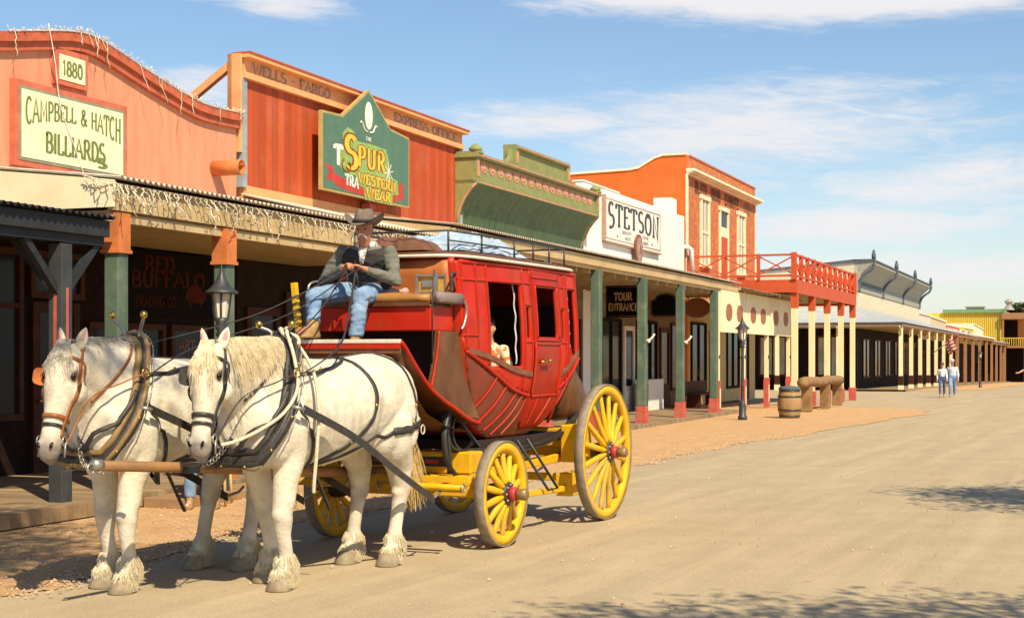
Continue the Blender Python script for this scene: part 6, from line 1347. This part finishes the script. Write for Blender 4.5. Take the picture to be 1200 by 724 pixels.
SJ = dict(head=(cx, cy+.05, 1.26), neck=(cx, cy+.09, 1.08), pelvis=(cx, cy+.08, .56), shR=(cx-.18, cy+.09, 1.02), shL=(cx+.18, cy+.09, 1.02), elR=(cx-.24, cy+.03, .76), elL=(cx+.24, cy+.03, .76), haR=(cx-.14, cy-.2, .66), haL=(cx+.14, cy-.2, .66), hipR=(cx-.1, cy+.02, .54), hipL=(cx+.1, cy+.02, .54), knR=(cx-.14, cy-.42, .54), knL=(cx+.12, cy-.42, .54), anR=(cx-.16, cy-.40, .10), anL=(cx+.14, cy-.36, .10))
for k in ('haR', 'haL'): pass
person('seated figure in blue jeans on a wooden chair, mostly hidden by the left horse', SJ, dict(shirt='shirt_black', trousers='denim'), vox=.018, face=(0, -1, 0), skin='skin_light', hair='hair_dark')
# ============================================================ horses (x = towards the near side, y = towards the tail, z = up)
mat('coat', (.72, .66, .54), (.54, .47, .35), rough=.7, scale=7, contrast=(.38, .72), bump=.45, bscale=38, bdist=.012, spec=.15, dirt=(.40, .32, .22), dirt_amt=.6, attr=('pigment', (.17, .13, .12)))
mat('hoof', (.33, .26, .17), (.22, .17, .11), rough=.7, scale=12)
mat('mane_cream', (.76, .66, .46), (.56, .45, .27), rough=.6, scale=14, bump=0)
mat('mane_grey', (.60, .54, .42), (.26, .22, .18), rough=.6, scale=16, bump=0)
mat('feather', (.68, .60, .42), (.52, .43, .27), rough=.65, scale=16, bump=0)
mat('tail_hair', (.66, .48, .20), (.42, .28, .10), rough=.6, scale=14, bump=0)
mat('leather_bridle', (.34, .12, .03), (.25, .08, .02), rough=.45, scale=16)
mat('hame_wood', (.30, .19, .075), (.2, .12, .05), rough=.5, scale=9)
mat('rope', (.74, .66, .48), (.55, .46, .30), rough=.9, scale=40, bump=.6, bscale=90)
HIX = {}
def horse(FR, label, poll, muz, yaw, feet, cfg):
    base = (0, .7, 0); t = thing('horse', label, 'horse', base, FR, group='pair of white draught horses harnessed to the stagecoach')
    mk = lambda: MB(FR); Pp, Mz = V(poll), V(muz); A = (Mz-Pp).normalized(); L = (Mz-Pp).length
    Fv = V((sin(radians(yaw)), -cos(radians(yaw)), 0)); Fv = (Fv-A*Fv.dot(A)).normalized(); Rv = Fv.cross(A).normalized()   # Rv towards the horse's left = +x
    if Rv.x < 0: Rv = -Rv
    H3 = lambda x, f, tt: Pp+Rv*x+Fv*f+A*tt*(L/.78)
    b = mk(); X = V((1, 0, 0)); Z = V((0, 0, 1))
    secs = [(-.38, 1.24, .12, .10), (-.33, 1.24, .22, .19), (-.22, 1.25, .32, .255), (-.05, 1.29, .39, .295), (.15, 1.325, .435, .315), (.4, 1.31, .435, .345), (.65, 1.305, .43, .375), (.9, 1.32, .415, .385), (1.12, 1.36, .395, .375), (1.35, 1.405, .375, .36), (1.55, 1.42, .36, .345), (1.72, 1.41, .31, .31), (1.86, 1.37, .24, .24), (1.95, 1.33, .13, .13)]
    b.loft([((0, a, z), X*w_, Z*h) for a, z, h, w_ in secs], 28, pw=2.15)
    hp = Pp-Fv*.06+A*.02
    neck = [((0, .18, 1.47), .40, .23), ((0, -.06, 1.515), .375, .19), ((.0, -.24, 1.575), .31, .15), ((hp.x*.5, -.42, 1.64), .245, .125), ((hp.x*.8, -.54, 1.69), .195, .112), (tuple(hp), .15, .10)]
    ns = []
    for i, (c, dpt, w_) in enumerate(neck):
        c0 = V(neck[max(0, i-1)][0]); c1 = V(neck[min(len(neck)-1, i+1)][0]); d = (c1-c0).normalized(); up = X.cross(d).normalized(); up = up if up.z > 0 else -up
        ns.append((c, X*w_, up*dpt))
    b.loft(ns, 24)
    hs_ = [(-.05, .06, .06, -.03), (.02, .095, .115, -.02), (.10, .112, .145, -.005), (.18, .120, .160, .0), (.26, .122, .168, -.008), (.35, .103, .155, -.008), (.44, .084, .122, .010), (.54, .070, .094, .028), (.63, .070, .080, .038), (.70, .079, .078, .042), (.755, .075, .064, .040), (.79, .055, .045, .034), (.805, .03, .022, .03)]
    b.loft([(H3(0, c, tt), Rv*w_, Fv*d) for tt, w_, d, c in hs_], 24, pw=2.35)
    for sg in (1, -1):
        b.ball(H3(sg*.09, .080, .165), .042, sc=(1, 1, 1)); b.ball(H3(0, .0, .775), .045); b.ball(H3(sg*.068, -.04, .30), .098); b.ball(H3(sg*.048, .095, .695), .030); b.ball(H3(sg*.045, -.03, .12), .09)
        b.tube([H3(sg*.085, .05, .27), H3(sg*.062, .08, .45)], [.018, .012], 8)
    # legs
    def chain(pts, rs): b.tube(pts, rs, 14); [b.ball(p, r_*.98, 12, 8) for p, r_ in zip(pts, rs)]
    for sg, (fx, fy, fk) in zip((1, -1), feet[:2]):     # forelegs: hoof position, knee advance
        x = fx
        b.ball((sg*.17, -.06, 1.22), .20, sc=(.8, 1, 1.5)); b.ball((sg*.13, -.24, 1.13), .155, sc=(.8, .8, 1.2))
        chain([(sg*.20, .02, 1.22), (sg*.205, .06+fy*.15, 1.02), (x*.98, .03+fy*.4+fk*.5, .80), (x, fy*.72+fk, .57), (x, fy*.8+fk*.8, .52)], [.165, .128, .100, .080, .082])
        chain([(x, fy*.8+fk*.8, .52), (x, fy*.9+fk*.4, .40), (x, fy*.98+.02, .27), (x, fy+.02, .20), (x, fy-.02, .12)], [.080, .058, .055, .068, .066])
        b.ball((x, fy*.76+fk-.03, .56), .066)
    for sg, (fx, fy, fk) in zip((1, -1), feet[2:]):
        x = fx; 
        b.ball((sg*.20, 1.55, 1.30), .27, sc=(.62, 1.0, 1.25)); b.ball((sg*.20, 1.34, 1.12), .20, sc=(.75, .9, 1.1)); b.ball((sg*.19, 1.74, 1.18), .17, sc=(.7, .8, 1.5))
        chain([(sg*.21, 1.46, 1.16), (sg*.215, 1.50, 1.0), (x, (fy+.16)*.6+1.5*.4+.03, .82), (x, fy+.15, .66), (x, fy+.16, .60)], [.20, .165, .115, .082, .080])
        b.ball((x, fy+.20, .635), .050); b.ball((x, fy+.11, .60), .062)
        chain([(x, fy+.15, .60), (x, fy+.10, .46), (x, fy+.06, .30), (x, fy+.05, .21), (x, fy+.0, .12)], [.074, .060, .058, .071, .068])
    q = remesh(b, .0135, 5, .55)
    # shallow muscle relief
    grooves = []
    for sg in (1, -1):
        grooves += [([(sg*.30, .20, 1.62), (sg*.33, .17, 1.35), (sg*.28, .13, 1.02)], .05, .016), ([(sg*.36, 1.16, 1.55), (sg*.37, 1.12, 1.3), (sg*.34, 1.14, 1.06)], .06, .016), ([(sg*.22, -.14, 1.30), (sg*.20, -.30, 1.42), (sg*.14, -.46, 1.55)], .04, .018),
                    ([(sg*.32, 1.80, 1.5), (sg*.32, 1.72, 1.3), (sg*.27, 1.66, 1.0)], .045, .014), ([(sg*.29, .0, 1.22), (sg*.27, -.16, 1.12), (sg*.2, -.24, 1.0)], .04, .016), ([(sg*.23, -.02, 1.0), (sg*.23, .05, .85), (sg*.2, .04, .68)], .03, .008)]
        grooves += [([H3(sg*.12, .02, .30), H3(sg*.10, .04, .45), H3(sg*.085, .03, .58)], .022, .007), ([H3(sg*.11, -.10, .10), H3(sg*.12, -.12, .22), H3(sg*.11, -.13, .36)], .03, .010), ([H3(sg*.12, .04, .235), H3(sg*.11, .085, .245), H3(sg*.08, .11, .25)], .02, .009)]
    grooves.append(([(0, -.42, 1.05), (0, -.36, 1.2), (0, -.36, 1.3)], .04, .02))
    G_ = [(crom(pl, 6), w_, d_) for pl, w_, d_ in grooves]
    for i, p in enumerate(q.v):
        dz = V((0, 0, 0)); 
        for L_, w_, d_ in G_:
            if (p-L_[len(L_)//2]).length > .45: continue
            m_ = min((p-g).length for g in L_)
            if m_ < w_*2.2:
                k_ = d_*math.exp(-(m_/w_)**2); cx_ = V((0 if p.z > .9 or True else p.x, p.y, p.z if p.z < .8 else 1.3)); dd_ = V((p.x, 0, (p.z-1.35)*.3)) if p.y > -.35 else V((p.x-Pp.x*.8, 0, 0)); dz -= dd_.normalized()*k_ if dd_.length > 1e-4 else V((0, 0, 0))
        nz_ = noise.noise(p*6)*.004+noise.noise(p*2.7+V((cfg['seed']*3, 0, 0)))*.007
        if .9 < p.z < 1.7 and .2 < p.y < 1.15: nz_ += .0035*sin(p.y*62+p.z*10)*max(0, 1-abs(p.z-1.25)/.3)
        q.v[i] = p+dz+V((nz_*(1 if p.x > 0 else -1), 0, nz_*.5))
    body = part('body', q, MATS['coat'], t, fix=False)
    inv = wmat(body).inverted() @ FR; Mzl = inv @ H3(0, .05, .76); at = body.data.attributes.new('pigment', 'FLOAT', 'POINT')
    vals = []; ey = [inv @ H3(s_*.11, .07, .215) for s_ in (1, -1)]
    for v in body.data.vertices:
        k = min(.85, max(0, 1-(v.co-Mzl).length/.165)*1.7)
        for e_ in ey: k = max(k, min(.85, max(0, 1-(v.co-e_).length/.06)*1.9))
        k = max(k, .26*max(0, 1-abs(v.co.z-.56)/.12)*(1 if v.co.z < .8 else 0)*(1+noise.noise(v.co*8)), .16*max(0, 1-v.co.z/.75)*(1+1.5*noise.noise(v.co*9)))
        vals.append(max(0, k+.10*noise.noise(v.co*14)*k))
    at.data.foreach_set('value', vals)
    bvh = BVHTree.FromPolygons(q.v, [f for f in q.f])
    def snap(p, off): 
        h = bvh.find_nearest(V(p)); return h[0]+h[1]*off, h[1]
    def strap(name, pts, wd, m='leather_black', off=.006, closed=False, sn=True, th=.006, n=8, parent=t):
        L_ = crom(pts, n, closed); c = mk(); P0 = []; 
        for p in L_:
            if sn: P0.append(snap(p, off))
            else: P0.append((p, snap(p, 0)[1]))
        k = len(P0); vs = []
        for i in range(k):
            a = P0[(i+1) % k][0] if (closed or i < k-1) else P0[i][0]; z_ = P0[i-1][0] if (closed or i > 0) else P0[i][0]; d = (a-z_); d = d.normalized() if d.length > 1e-6 else V((0, 0, 1))
            nn_ = P0[i][1]; s_ = d.cross(nn_).normalized()*wd/2; nn_ = s_.cross(d).normalized()*th
            if nn_.dot(P0[i][1]) < 0: nn_ = -nn_
            p = P0[i][0]; vs += [p-s_, p+s_, p+s_+nn_, p-s_+nn_]
        m_ = k if closed else k-1
        c.add(vs, [(4*i+j, 4*i+(j+1) % 4, 4*((i+1) % k)+(j+1) % 4, 4*((i+1) % k)+j) for i in range(m_) for j in range(4)]+([] if closed else [(0, 1, 2, 3), (4*k-4, 4*k-3, 4*k-2, 4*k-1)]), True)
        return part(name, c, MATS[m], parent)
    def ring(c, u_, v_, off, n=28, a0=0, a1=360):
        out = []; c = V(c)
        for i in range(n):
            a = radians(a0+(a1-a0)*i/(n if a1-a0 == 360 else n-1)); d = V(u_)*cos(a)+V(v_)*sin(a); Ld = d.length; dn = d.normalized()
            h = bvh.ray_cast(c+dn*Ld*1.9, -dn); out.append((h[0]+dn*off) if h[0] is not None else c+d)
        return out
    # hooves, feather
    fe = mk(); rn = random.Random(cfg['seed'])
    def strand(c, pts, w0, w1=.002):
        vs = []; n_ = len(pts)
        for i, p in enumerate(pts):
            d = (pts[min(i+1, n_-1)]-pts[max(i-1, 0)]); d = d.normalized() if d.length > 0 else Z; s_ = d.cross(V((rn.gauss(0, .2)+.3, -1, .1))); s_ = s_.normalized()*(w0+(w1-w0)*i/(n_-1))/2; vs += [p-s_, p+s_]
        c.add(vs, [(2*i, 2*i+1, 2*i+3, 2*i+2) for i in range(n_-1)], True)
    for k, (fx, fy, fk) in enumerate(feet):
        c = mk(); o = V((fx, fy-.05, 0)); ring_ = lambda r1, r2, z, dy: [(o+V((r1*cos(2*pi*j/20), r2*sin(2*pi*j/20)+dy, z))) for j in range(20)]
        rows = [ring_(.092, .10, 0, -.02), ring_(.094, .104, .012, -.02), ring_(.078, .082, .10, .02), ring_(.05, .05, .115, .02)]
        c.grid([r + [r[0]] for r in rows]); c.add(rows[0], [tuple(range(20))]); part('hoof', c, MATS['hoof'], t)
        for j in range(900):
            a = rn.random()*2*pi; z0 = .075+.19*rn.random()**1.2; r_ = .062; back = (1+sin(a))/2
            if rn.random() > .45+.55*back and z0 > .2: continue
            cy = fy+(.05 if k > 1 else .02)-(.06 if z0 < .16 else 0)
            p = V((fx+r_*cos(a), cy+r_*sin(a), z0)); dr_ = V((cos(a), sin(a), 0)); ln = rn.uniform(.045, .10)*(1+.5*back)
            pts = [p, p+dr_*.016-Z*ln*.3, p+dr_*(.026+.012*back)-Z*ln*.62+V((rn.gauss(0, .006), rn.gauss(0, .006), 0)), p+dr_*(.018+.016*back)-Z*ln+V((rn.gauss(0, .008), rn.gauss(0, .008), 0))]
            pts = [V((q_.x, q_.y, max(.012, q_.z))) for q_ in pts]; strand(fe, pts, .0055)
    part('leg_feather', fe, MATS['feather'], t, fix=False)
    # ears, eyes, nostrils
    for sg in (1, -1):
        c = mk(); e0 = H3(sg*.062, -.02, -.02); dr_ = (-A+Rv*sg*.28+Fv*cfg.get('earf', .25)*(1 if sg == 1 else .6)).normalized(); sd = Rv*.8+Fv*sg*-.5; sd = (sd-dr_*sd.dot(dr_)).normalized(); fd = dr_.cross(sd)
        c.loft([(e0+dr_*tt*.155, sd*w_, fd*d_) for tt, w_, d_ in ((-.1, .030, .03), (.15, .038, .028), (.4, .042, .022), (.65, .034, .017), (.85, .02, .010), (1.0, .004, .003))], 14); part('ear', c, MATS['coat'], t)
        c = mk(); c.loft([(e0+dr_*tt*.155+fd*(.024 if fd.dot(Fv) > 0 else -.024)*(1-tt*.6), sd*w_*.55, fd*.004) for tt, w_ in ((.12, .03), (.4, .036), (.65, .028), (.88, .01))], 10); part('ear_inside', c, MATS['pink_cloth'], t)
        c = mk(); c.ball(H3(sg*.108, .082, .215), .021, 12, 8); part('eye', c, MATS['eye_dark'], t)
        c = mk(); hit = bvh.find_nearest(H3(sg*.055, .14, .715)); c.loft([(hit[0]+hit[1]*o_, Rv*.012+A*.006*sg, (A*.9-Rv*sg*.3)*.024) for o_ in (-.008, .0035)], 12); part('nostril', c, MATS['eye_dark'], t)
    for sg in (1, -1): L_ = [snap(H3(sg*x, f_, tt), .0005)[0] for x, f_, tt in ((.055, .05, .80), (.085, .03, .765), (.09, .0, .735))]; c = mk(); c.tube(L_, .0035, 5); part('mouth_line', c, MATS['hair_dark'], t)
    # mane, forelock, tail
    mn = mk(); crest = crom([tuple(Pp-A*.03-Fv*.04), (hp.x*.8, -.54, 1.90), (hp.x*.4, -.38, 1.90), (0, -.2, 1.90), (0, 0, 1.89), (0, .15, 1.80)], 14)
    crest = [snap(p, 0)[0] for p in crest]
    for j in range(cfg['mane_n']):
        u_ = rn.random()*(len(crest)-2); p = crest[int(u_)].lerp(crest[int(u_)+1], u_ % 1); sd_ = cfg['mane_side'] if rn.random() < cfg['mane_bias'] else -cfg['mane_side']
        ck = noise.noise(V((u_*.55, cfg['seed'], 0))); ln = (rn.uniform(.45, 1)**1.3)*cfg['mane_len']*(1.05+.9*ck); pts = [p-Z*.005]; q_ = p+V((rn.uniform(-.01, .01), rn.uniform(-.02, .01), rn.uniform(.012, .035))); pts.append(q_)
        ck2 = noise.noise(V((u_*.8, 3.3, cfg['seed']))); dirv = V((sd_*.55, rn.gauss(0, .18)+.25, -.1)); wob = u_*1.1+rn.random()*.8
        for s_ in range(7):
            dirv = (dirv*.6+V((sd_*.25, rn.gauss(0, .09)+.30*ck2+.22, -1))*.42).normalized(); q2 = q_+dirv*ln/7+V((0, .010*sin(wob+s_*1.1), 0))
            hh = bvh.find_nearest(q2)
            if (q2-hh[0]).dot(hh[1]) < .012: q2 = hh[0]+hh[1]*(.012+rn.random()*.022)
            pts.append(q2); q_ = q2
        strand(mn, pts, rn.uniform(.005, .010), .002)
    for j in range(cfg['forelock_n']):
        a = rn.uniform(-1, 1); ckf = noise.noise(V((a*3, cfg['seed'], 7))); p = H3(a*.05, .01, -.06); tgt = a*.10+rn.gauss(0, .02)+.05*ckf+.02; ln = rn.uniform(.35, 1)*cfg['forelock_len']*(1+.9*ckf); pts = [p]
        for s_ in range(1, 8):
            f_ = s_/7; q2 = H3(a*.05+(tgt-a*.05)*f_**.8+.008*sin(s_*1.7+j), .14, -.06+ln*f_); h = bvh.find_nearest(q2); pts.append(h[0]+h[1]*(.012+.018*rn.random()) if s_ > 1 else H3(a*.05, .09, -.05))
        strand(mn, pts, rn.uniform(.004, .008), .0015)
    part('mane', mn, MATS[cfg['mane_mat']], t, fix=False)
    tl = mk()
    for j in range(420):
        a = rn.random()*2*pi; r_ = rn.random()**.5; p = V((.035*r_*cos(a), 1.90+.03*r_*sin(a), 1.50)); ln = rn.uniform(.75, 1.12); sp_ = rn.uniform(.6, 1.4); pts = [p]
        for s_ in range(1, 11):
            f_ = s_/10; pts.append(V((p.x*(1+2.6*f_*sp_)+.012*sin(j+s_)+.05*f_*f_, 1.90+.09*min(1, f_*5)+.06*r_*sin(a)*f_*3+.05*f_+.01*cos(j*2+s_*1.1), 1.50-ln*f_*1.0)))
        strand(tl, pts, rn.uniform(.010, .018), .003)
    part('tail', tl, MATS['tail_hair'], t, fix=False)
    # ---------------- harness
    lb = cfg['leather']; steel = 'steel'
    cc = V((0, -.01, 1.535)); LV = V((0, .20, .335)); UX = V((.27, 0, 0))
    R1 = ring(cc, UX, LV, .035); c = mk(); c.tube(R1, [.040+.014*max(0, -sin(2*pi*i_/28)) for i_ in range(28)], 10, closed=True); part('collar', c, MATS['leather_black'], t)
    R1b = ring(cc+V((0, -.055, .01)), UX, LV, .03); c = mk(); c.tube(R1b, .026, 10, closed=True); part('collar_roll', c, MATS[cfg['roll']], t)
    R2 = ring(cc+V((0, -.02, 0)), UX, LV*1.02, .085); c = mk()
    half = [p for p in R2]; c.tube(R2[7:] + R2[:8] if 0 else R2, .020, 8, closed=True); part('hames', c, MATS[cfg['hame']], t)
    c = mk()
    for k in range(0, 28, 2):
        c.ball(R2[k]+(R2[k]-cc).normalized()*.018, .012, 8, 5)
    part('hame_studs', c, MATS['brass'], t)
    RS = ring(cc+V((0, .03, -.01)), UX, LV*1.04, .082, 56); c = mk(); c.tube(RS, .005, 4, closed=True)
    for p in RS: c.ball(p, .0075, 6, 4)
    part('collar_studs', c, MATS['steel'], t)
    for sg in (1, -1):
        L_ = [V((sg*.30, -.10, 1.50)), V((sg*.25, -.22, 1.30)), V((sg*.12, -.34, 1.16)), V((sg*.04, -.40, 1.06))]; strap('pole_strap', L_, .036, 'leather_black', .05, n=6)
        strap('martingale', [(sg*.37, .0, 1.42), (sg*.35, .16, 1.2), (sg*.30, .26, 1.0), (sg*.16, .34, .88)], .03, 'leather_black', .008)
        strap('neck_strap', [(sg*.06, .10, 1.86), (sg*.20, -.06, 1.72), (sg*.18, -.24, 1.55), (sg*.13, -.40, 1.42)], .020, cfg['leather'], .006)
        for (x_, y_, z_) in ((.385, .97, 1.36), (.35, .70, 1.06), (.33, 1.62, 1.20), (.27, .4, 1.69), (.30, 1.64, 1.34)):
            h_ = snap((sg*x_, y_, z_), .012); c = mk(); c.ball(h_[0], .017, 8, 6, (.6, 1, 1)); part('buckle', c, MATS['brass'], t)
    c = mk(); pts_ = crom([(0, -.38, 1.16), (cfg['pole_x']*.25, -.47, .98), (cfg['pole_x']*.7, -.52, .93)], 8)
    for i_, p in enumerate(pts_): c.tube([p+V((.018*cos(a)*(i_ % 2), .018*cos(a)*(1-i_ % 2), .018*sin(a))) for a in [2*pi*j/8 for j in range(8)]], .005, 5, closed=True)
    part('pole_chain', c, MATS['steel'], t)
    for sg in (1, -1):
        top_ = V((sg*.07, .19, 1.93)); tip = V((sg*.155, .14, cfg['ball_z'])); c = mk(); c.tube(crom([(sg*.11, .13, 1.83), tuple(top_), tuple(tip)], 5), [.014]*10+[.010], 7); part('hame_spike', c, MATS['steel'], t)
        c = mk(); c.ball(tip+V((0, 0, .02)), .030, 14, 10); part('hame_ball', c, MATS['brass'], t)
        # hame ring
        c = mk(); rg = V((sg*.33, -.04, 1.63)); c.tube([rg+V((.0, .035*cos(a), .035*sin(a))) for a in [2*pi*j/12 for j in range(12)]], .007, 6, closed=True); part('hame_ring', c, MATS['brass'], t)
        c = mk(); L_ = crom([(sg*.40, -.06, 1.36), (sg*.43, .6, 1.11), (sg*.42, 1.2, .82), (sg*.40, 1.86, .52)], 8)
        vs = []; 
        for p in L_: vs += [p+V((0, .01, .032)), p+V((sg*.014, 0, .032)), p+V((sg*.014, 0, -.032)), p+V((0, .01, -.032))]
        k_ = len(L_); c.add(vs, [(4*i+j, 4*i+(j+1) % 4, 4*i+4+(j+1) % 4, 4*i+4+j) for i in range(k_-1) for j in range(4)]); part('trace', c, MATS['leather_black'], t)
        c = mk(); c.tube([(sg*.40, 1.84, .53), (sg*.37, 1.98, .56), (sg*.38, 2.06, .60)], .012, 6); part('trace_chain', c, MATS['steel'], t); c = mk(); c.tube([(sg*.42, -.07, 1.36+.0), (sg*.36, -.14, 1.38)], .018, 6); part('hame_clip', c, MATS['steel'], t)
    strap('back_band', [(0, .93, 1.78), (.22, .95, 1.70), (.37, .99, 1.49), (.385, .93, 1.26), (.35, .66, 1.03), (.22, .42, .88), (0, .36, .86), (-.22, .42, .88), (-.35, .66, 1.03), (-.385, .93, 1.26), (-.37, .99, 1.49), (-.22, .95, 1.70)], .042, closed=True)
    for sg in (1, -1):
        strap('side_backer', [(sg*.30, .06, 1.66), (sg*.30, .35, 1.67), (sg*.22, .7, 1.73), (sg*.06, .98, 1.77)], .032)
        strap('hip_strap', [(sg*.02, 1.35, 1.80), (sg*.20, 1.5, 1.70), (sg*.31, 1.62, 1.50), (sg*.31, 1.66, 1.30), (sg*.30, 1.62, 1.18)], .026)
        strap('hip_strap', [(sg*.02, 1.32, 1.80), (sg*.26, 1.36, 1.62), (sg*.35, 1.38, 1.40), (sg*.33, 1.42, 1.20)], .022) if cfg['seed'] == 2 else None
        strap('belly_strap', [(sg*.36, 1.30, 1.13), (sg*.35, 1.0, 1.02), (sg*.25, .6, .91), (sg*.05, .3, .88)], .03)
        c = mk(); c.tube(crom([(sg*.10, 1.87, 1.55), (sg*.16, 1.93, 1.3), (sg*.20, 1.97, 1.2)], 4), .009, 5); c.tube([(sg*.24, 1.95+.03*cos(a), 1.12+.04*sin(a)) for a in [2*pi*j/12 for j in range(12)]], .006, 5, closed=True); part('rump_cord', c, MATS['rope'], t)
    strap('breeching', [(.36, 1.30, 1.13), (.32, 1.60, 1.16), (.22, 1.88, 1.17), (0, 2.0, 1.18), (-.22, 1.88, 1.17), (-.32, 1.60, 1.16), (-.36, 1.30, 1.13)], .065)
    strap('spine_strap', [(0, .25, 1.85), (0, .6, 1.77), (0, 1.0, 1.77), (0, 1.4, 1.81), (0, 1.8, 1.62)], .035)
    c = mk(); zb = cfg['pole_x']; c.tube([(0, -.37, 1.14), (zb*.3, -.40, 1.0), (zb, -.34, .97)], .016, 6); c.tube([(.03, .34, .87), (zb*.3, .3, .78), (zb*.8, .0, .95)], .022, 6, flat=.4); part('breast_strap', c, MATS['leather_black'], t)
    c = mk(); c.beam((.24, .30, .88), (.30, .44, .56), .04, .012); part('loose_strap', c, MATS['leather_black'], t)
    # bridle
    br = lambda tt, off, a0=0, a1=360, fl=0: ring(H3(0, lerpt([(a_, c_) for a_, w_, d_, c_ in hs_], tt), tt), Rv*.13, Fv*.17, off, 24, a0, a1)
    def hstrap(name, pts, wd, m=lb): return strap(name, pts, wd, m, .005, sn=True, n=5)
    c = strap('noseband', br(.50, .004), .032, lb, .004, closed=True, n=2); 
    strap('noseband', br(.56, .004), .024, 'leather_black', .004, closed=True, n=2)
    hstrap('browband', [H3(-.12, .03, .09), H3(-.08, .13, .075), H3(0, .17, .07), H3(.08, .13, .075), H3(.12, .03, .09)], .026)
    hstrap('crown_strap', [H3(.12, .02, .10), H3(.09, -.02, .0), H3(.0, -.03, -.07), H3(-.09, -.02, .0), H3(-.12, .02, .10)], .026)
    hstrap('throat_latch', [H3(.12, .0, .09), H3(.11, -.1, .25), H3(0, -.2, .36), H3(-.11, -.1, .25), H3(-.12, 0, .09)], .018)
    for sg in (1, -1):
        hstrap('cheek_strap', [H3(sg*.12, .03, .09), H3(sg*.14, .02, .2), H3(sg*.12, .02, .36), H3(sg*.09, .03, .5), H3(sg*.085, .04, .63)], .028)
        bc_ = H3(sg*.150, .065, .215); o1 = (Fv*.72+Rv*sg*.62).normalized(); n1_ = o1.cross(A).normalized(); c = mk(); vs = []
        for k_ in range(16):
            a = 2*pi*k_/16; e_ = .6; vs.append(bc_+o1*.058*abs(cos(a))**e_*(1 if cos(a) > 0 else -1)+A*.062*abs(sin(a))**e_*(1 if sin(a) > 0 else -1))
        c.poly(vs, n1_*.008); part('blinker', c, MATS[cfg['blinker'] if sg == -1 else lb], t)
        c = mk(); c.tube([H3(sg*.098, .03+.032*cos(a), .655+.032*sin(a)) for a in [2*pi*j/14 for j in range(14)]], .006, 6, closed=True); part('bit_ring', c, MATS['steel'], t)
        c = mk(); c.tube([H3(sg*.10, .02, .66), H3(sg*.10, .0, .76)], .007, 6); part('bit_shank', c, MATS['steel'], t)
        c = mk(); c.tube(crom([H3(sg*.10, .0, .66), (sg*.17+Pp.x*.6, -.52, 1.45), (sg*.27, -.22, 1.56), (sg*.33, -.04, 1.63)], 6), .009, 6, flat=.5); part('bridle_rein', c, MATS[lb], t)
    c = mk(); c.tube([H3(-.07, -.05, .60), H3(0, -.08, .62), H3(.07, -.05, .60)], .012, 6) ; part('curb_strap', c, MATS['leather_black'], t)
    HIX[cfg['seed']] = (t, FR, H3, R2, snap, strap, mk, bvh)
    return t
feetN = [(.185, -.0, -.03), (-.17, .30, .02), (.20, 1.50, 0), (-.19, 1.46, 0)]
hn = horse(HN, 'near white draught horse with long cream mane and pale rope over its black collar', (.03, -.66, 1.80), (.10, -.86, 1.04), 14, feetN, dict(seed=1, leather='leather_black', roll='leather_black', hame='leather_black', hame_dark=1, ball_z=1.98, mane_side=1, mane_bias=.82, mane_n=1700, mane_len=.38, mane_mat='mane_cream', forelock_n=330, forelock_len=.34, blinker='leather_black', pole_x=-.5, earf=.1))
t, FR, H3, R2, snap, strap, mk, bvh = HIX[1]
c = mk(); L_ = crom([(-.05, .22, 1.90), (.06, .20, 1.97), (.14, .1, 1.92), (.26, .02, 1.75), (.35, -.06, 1.52), (.33, -.20, 1.34), (.24, -.36, 1.22), (.14, -.52, 1.14), (.13, -.68, 1.12)], 8); c.tube(L_, .014, 8)
c.tube(crom([(.05, .22, 1.93), (.12, .26, 1.90), (.16, .2, 1.84), (.08, .14, 1.92), (.0, .2, 1.97)], 6), .016, 8, closed=True)
c.tube(crom([(.14, .22, 1.86), (.30, .2, 1.66), (.385, .16, 1.40), (.39, .14, 1.1), (.36, .14, .80), (.35, .15, .72)], 8), .014, 8); part('lead_rope', c, MATS['rope'], t)
feetL = [(.165, -.05, -.02), (-.165, .10, .0), (.20, 1.32, 0), (-.19, 1.22, 0)]
hl = horse(HL, 'left white draught horse with tan bridle leather, grey forelock and brown wooden hames', (.115, -.60, 1.80), (.175, -.84, 1.03), 16, feetL, dict(seed=2, leather='leather_bridle', roll='hame_wood', hame='hame_wood', ball_z=2.05, mane_side=-1, mane_bias=.8, mane_n=900, mane_len=.20, mane_mat='mane_grey', forelock_n=360, forelock_len=.26, blinker='post_orange', pole_x=.5, earf=.15))

# ---- driving reins: from the bits through the hame rings up to the driver's hands
hw_ = [CO @ V((-.12, -1.06, 2.53)), CO @ V((-.02, -1.07, 2.52))]
for k, (FRx, sg, end, lab) in enumerate(((HN, 1, 1, 'right-hand rein of the near horse running up to the driver'), (HN, -1, 0, 'inner rein of the near horse running up to the driver'), (HL, 1, 1, 'inner rein of the left horse running up to the driver'), (HL, -1, 0, 'outer rein of the left horse running up to the driver'))):
    a = FRx @ V((sg*.34, -.04, 1.60)); b2 = FRx @ V((sg*.30, .55, 1.82)); m = b2.lerp(hw_[end], .55)-V((0, 0, .10)); mb = MB(WORLD); mb.tube(crom([a, b2, m, hw_[end]], 10), .010, 6, flat=.45); mb.tube(crom([hw_[end], hw_[end]+V((.02, -.02, -.12)), CO @ V((-.1+.05*k, -1.0, 2.2)), CO @ V((-.1+.05*k, -1.05, 1.95))], 6), .009, 6, flat=.45)
    solo('driving_rein', mb, MATS['leather_black'], lab, 'rein', tuple(a), WORLD, group='driving reins held by the coach driver')
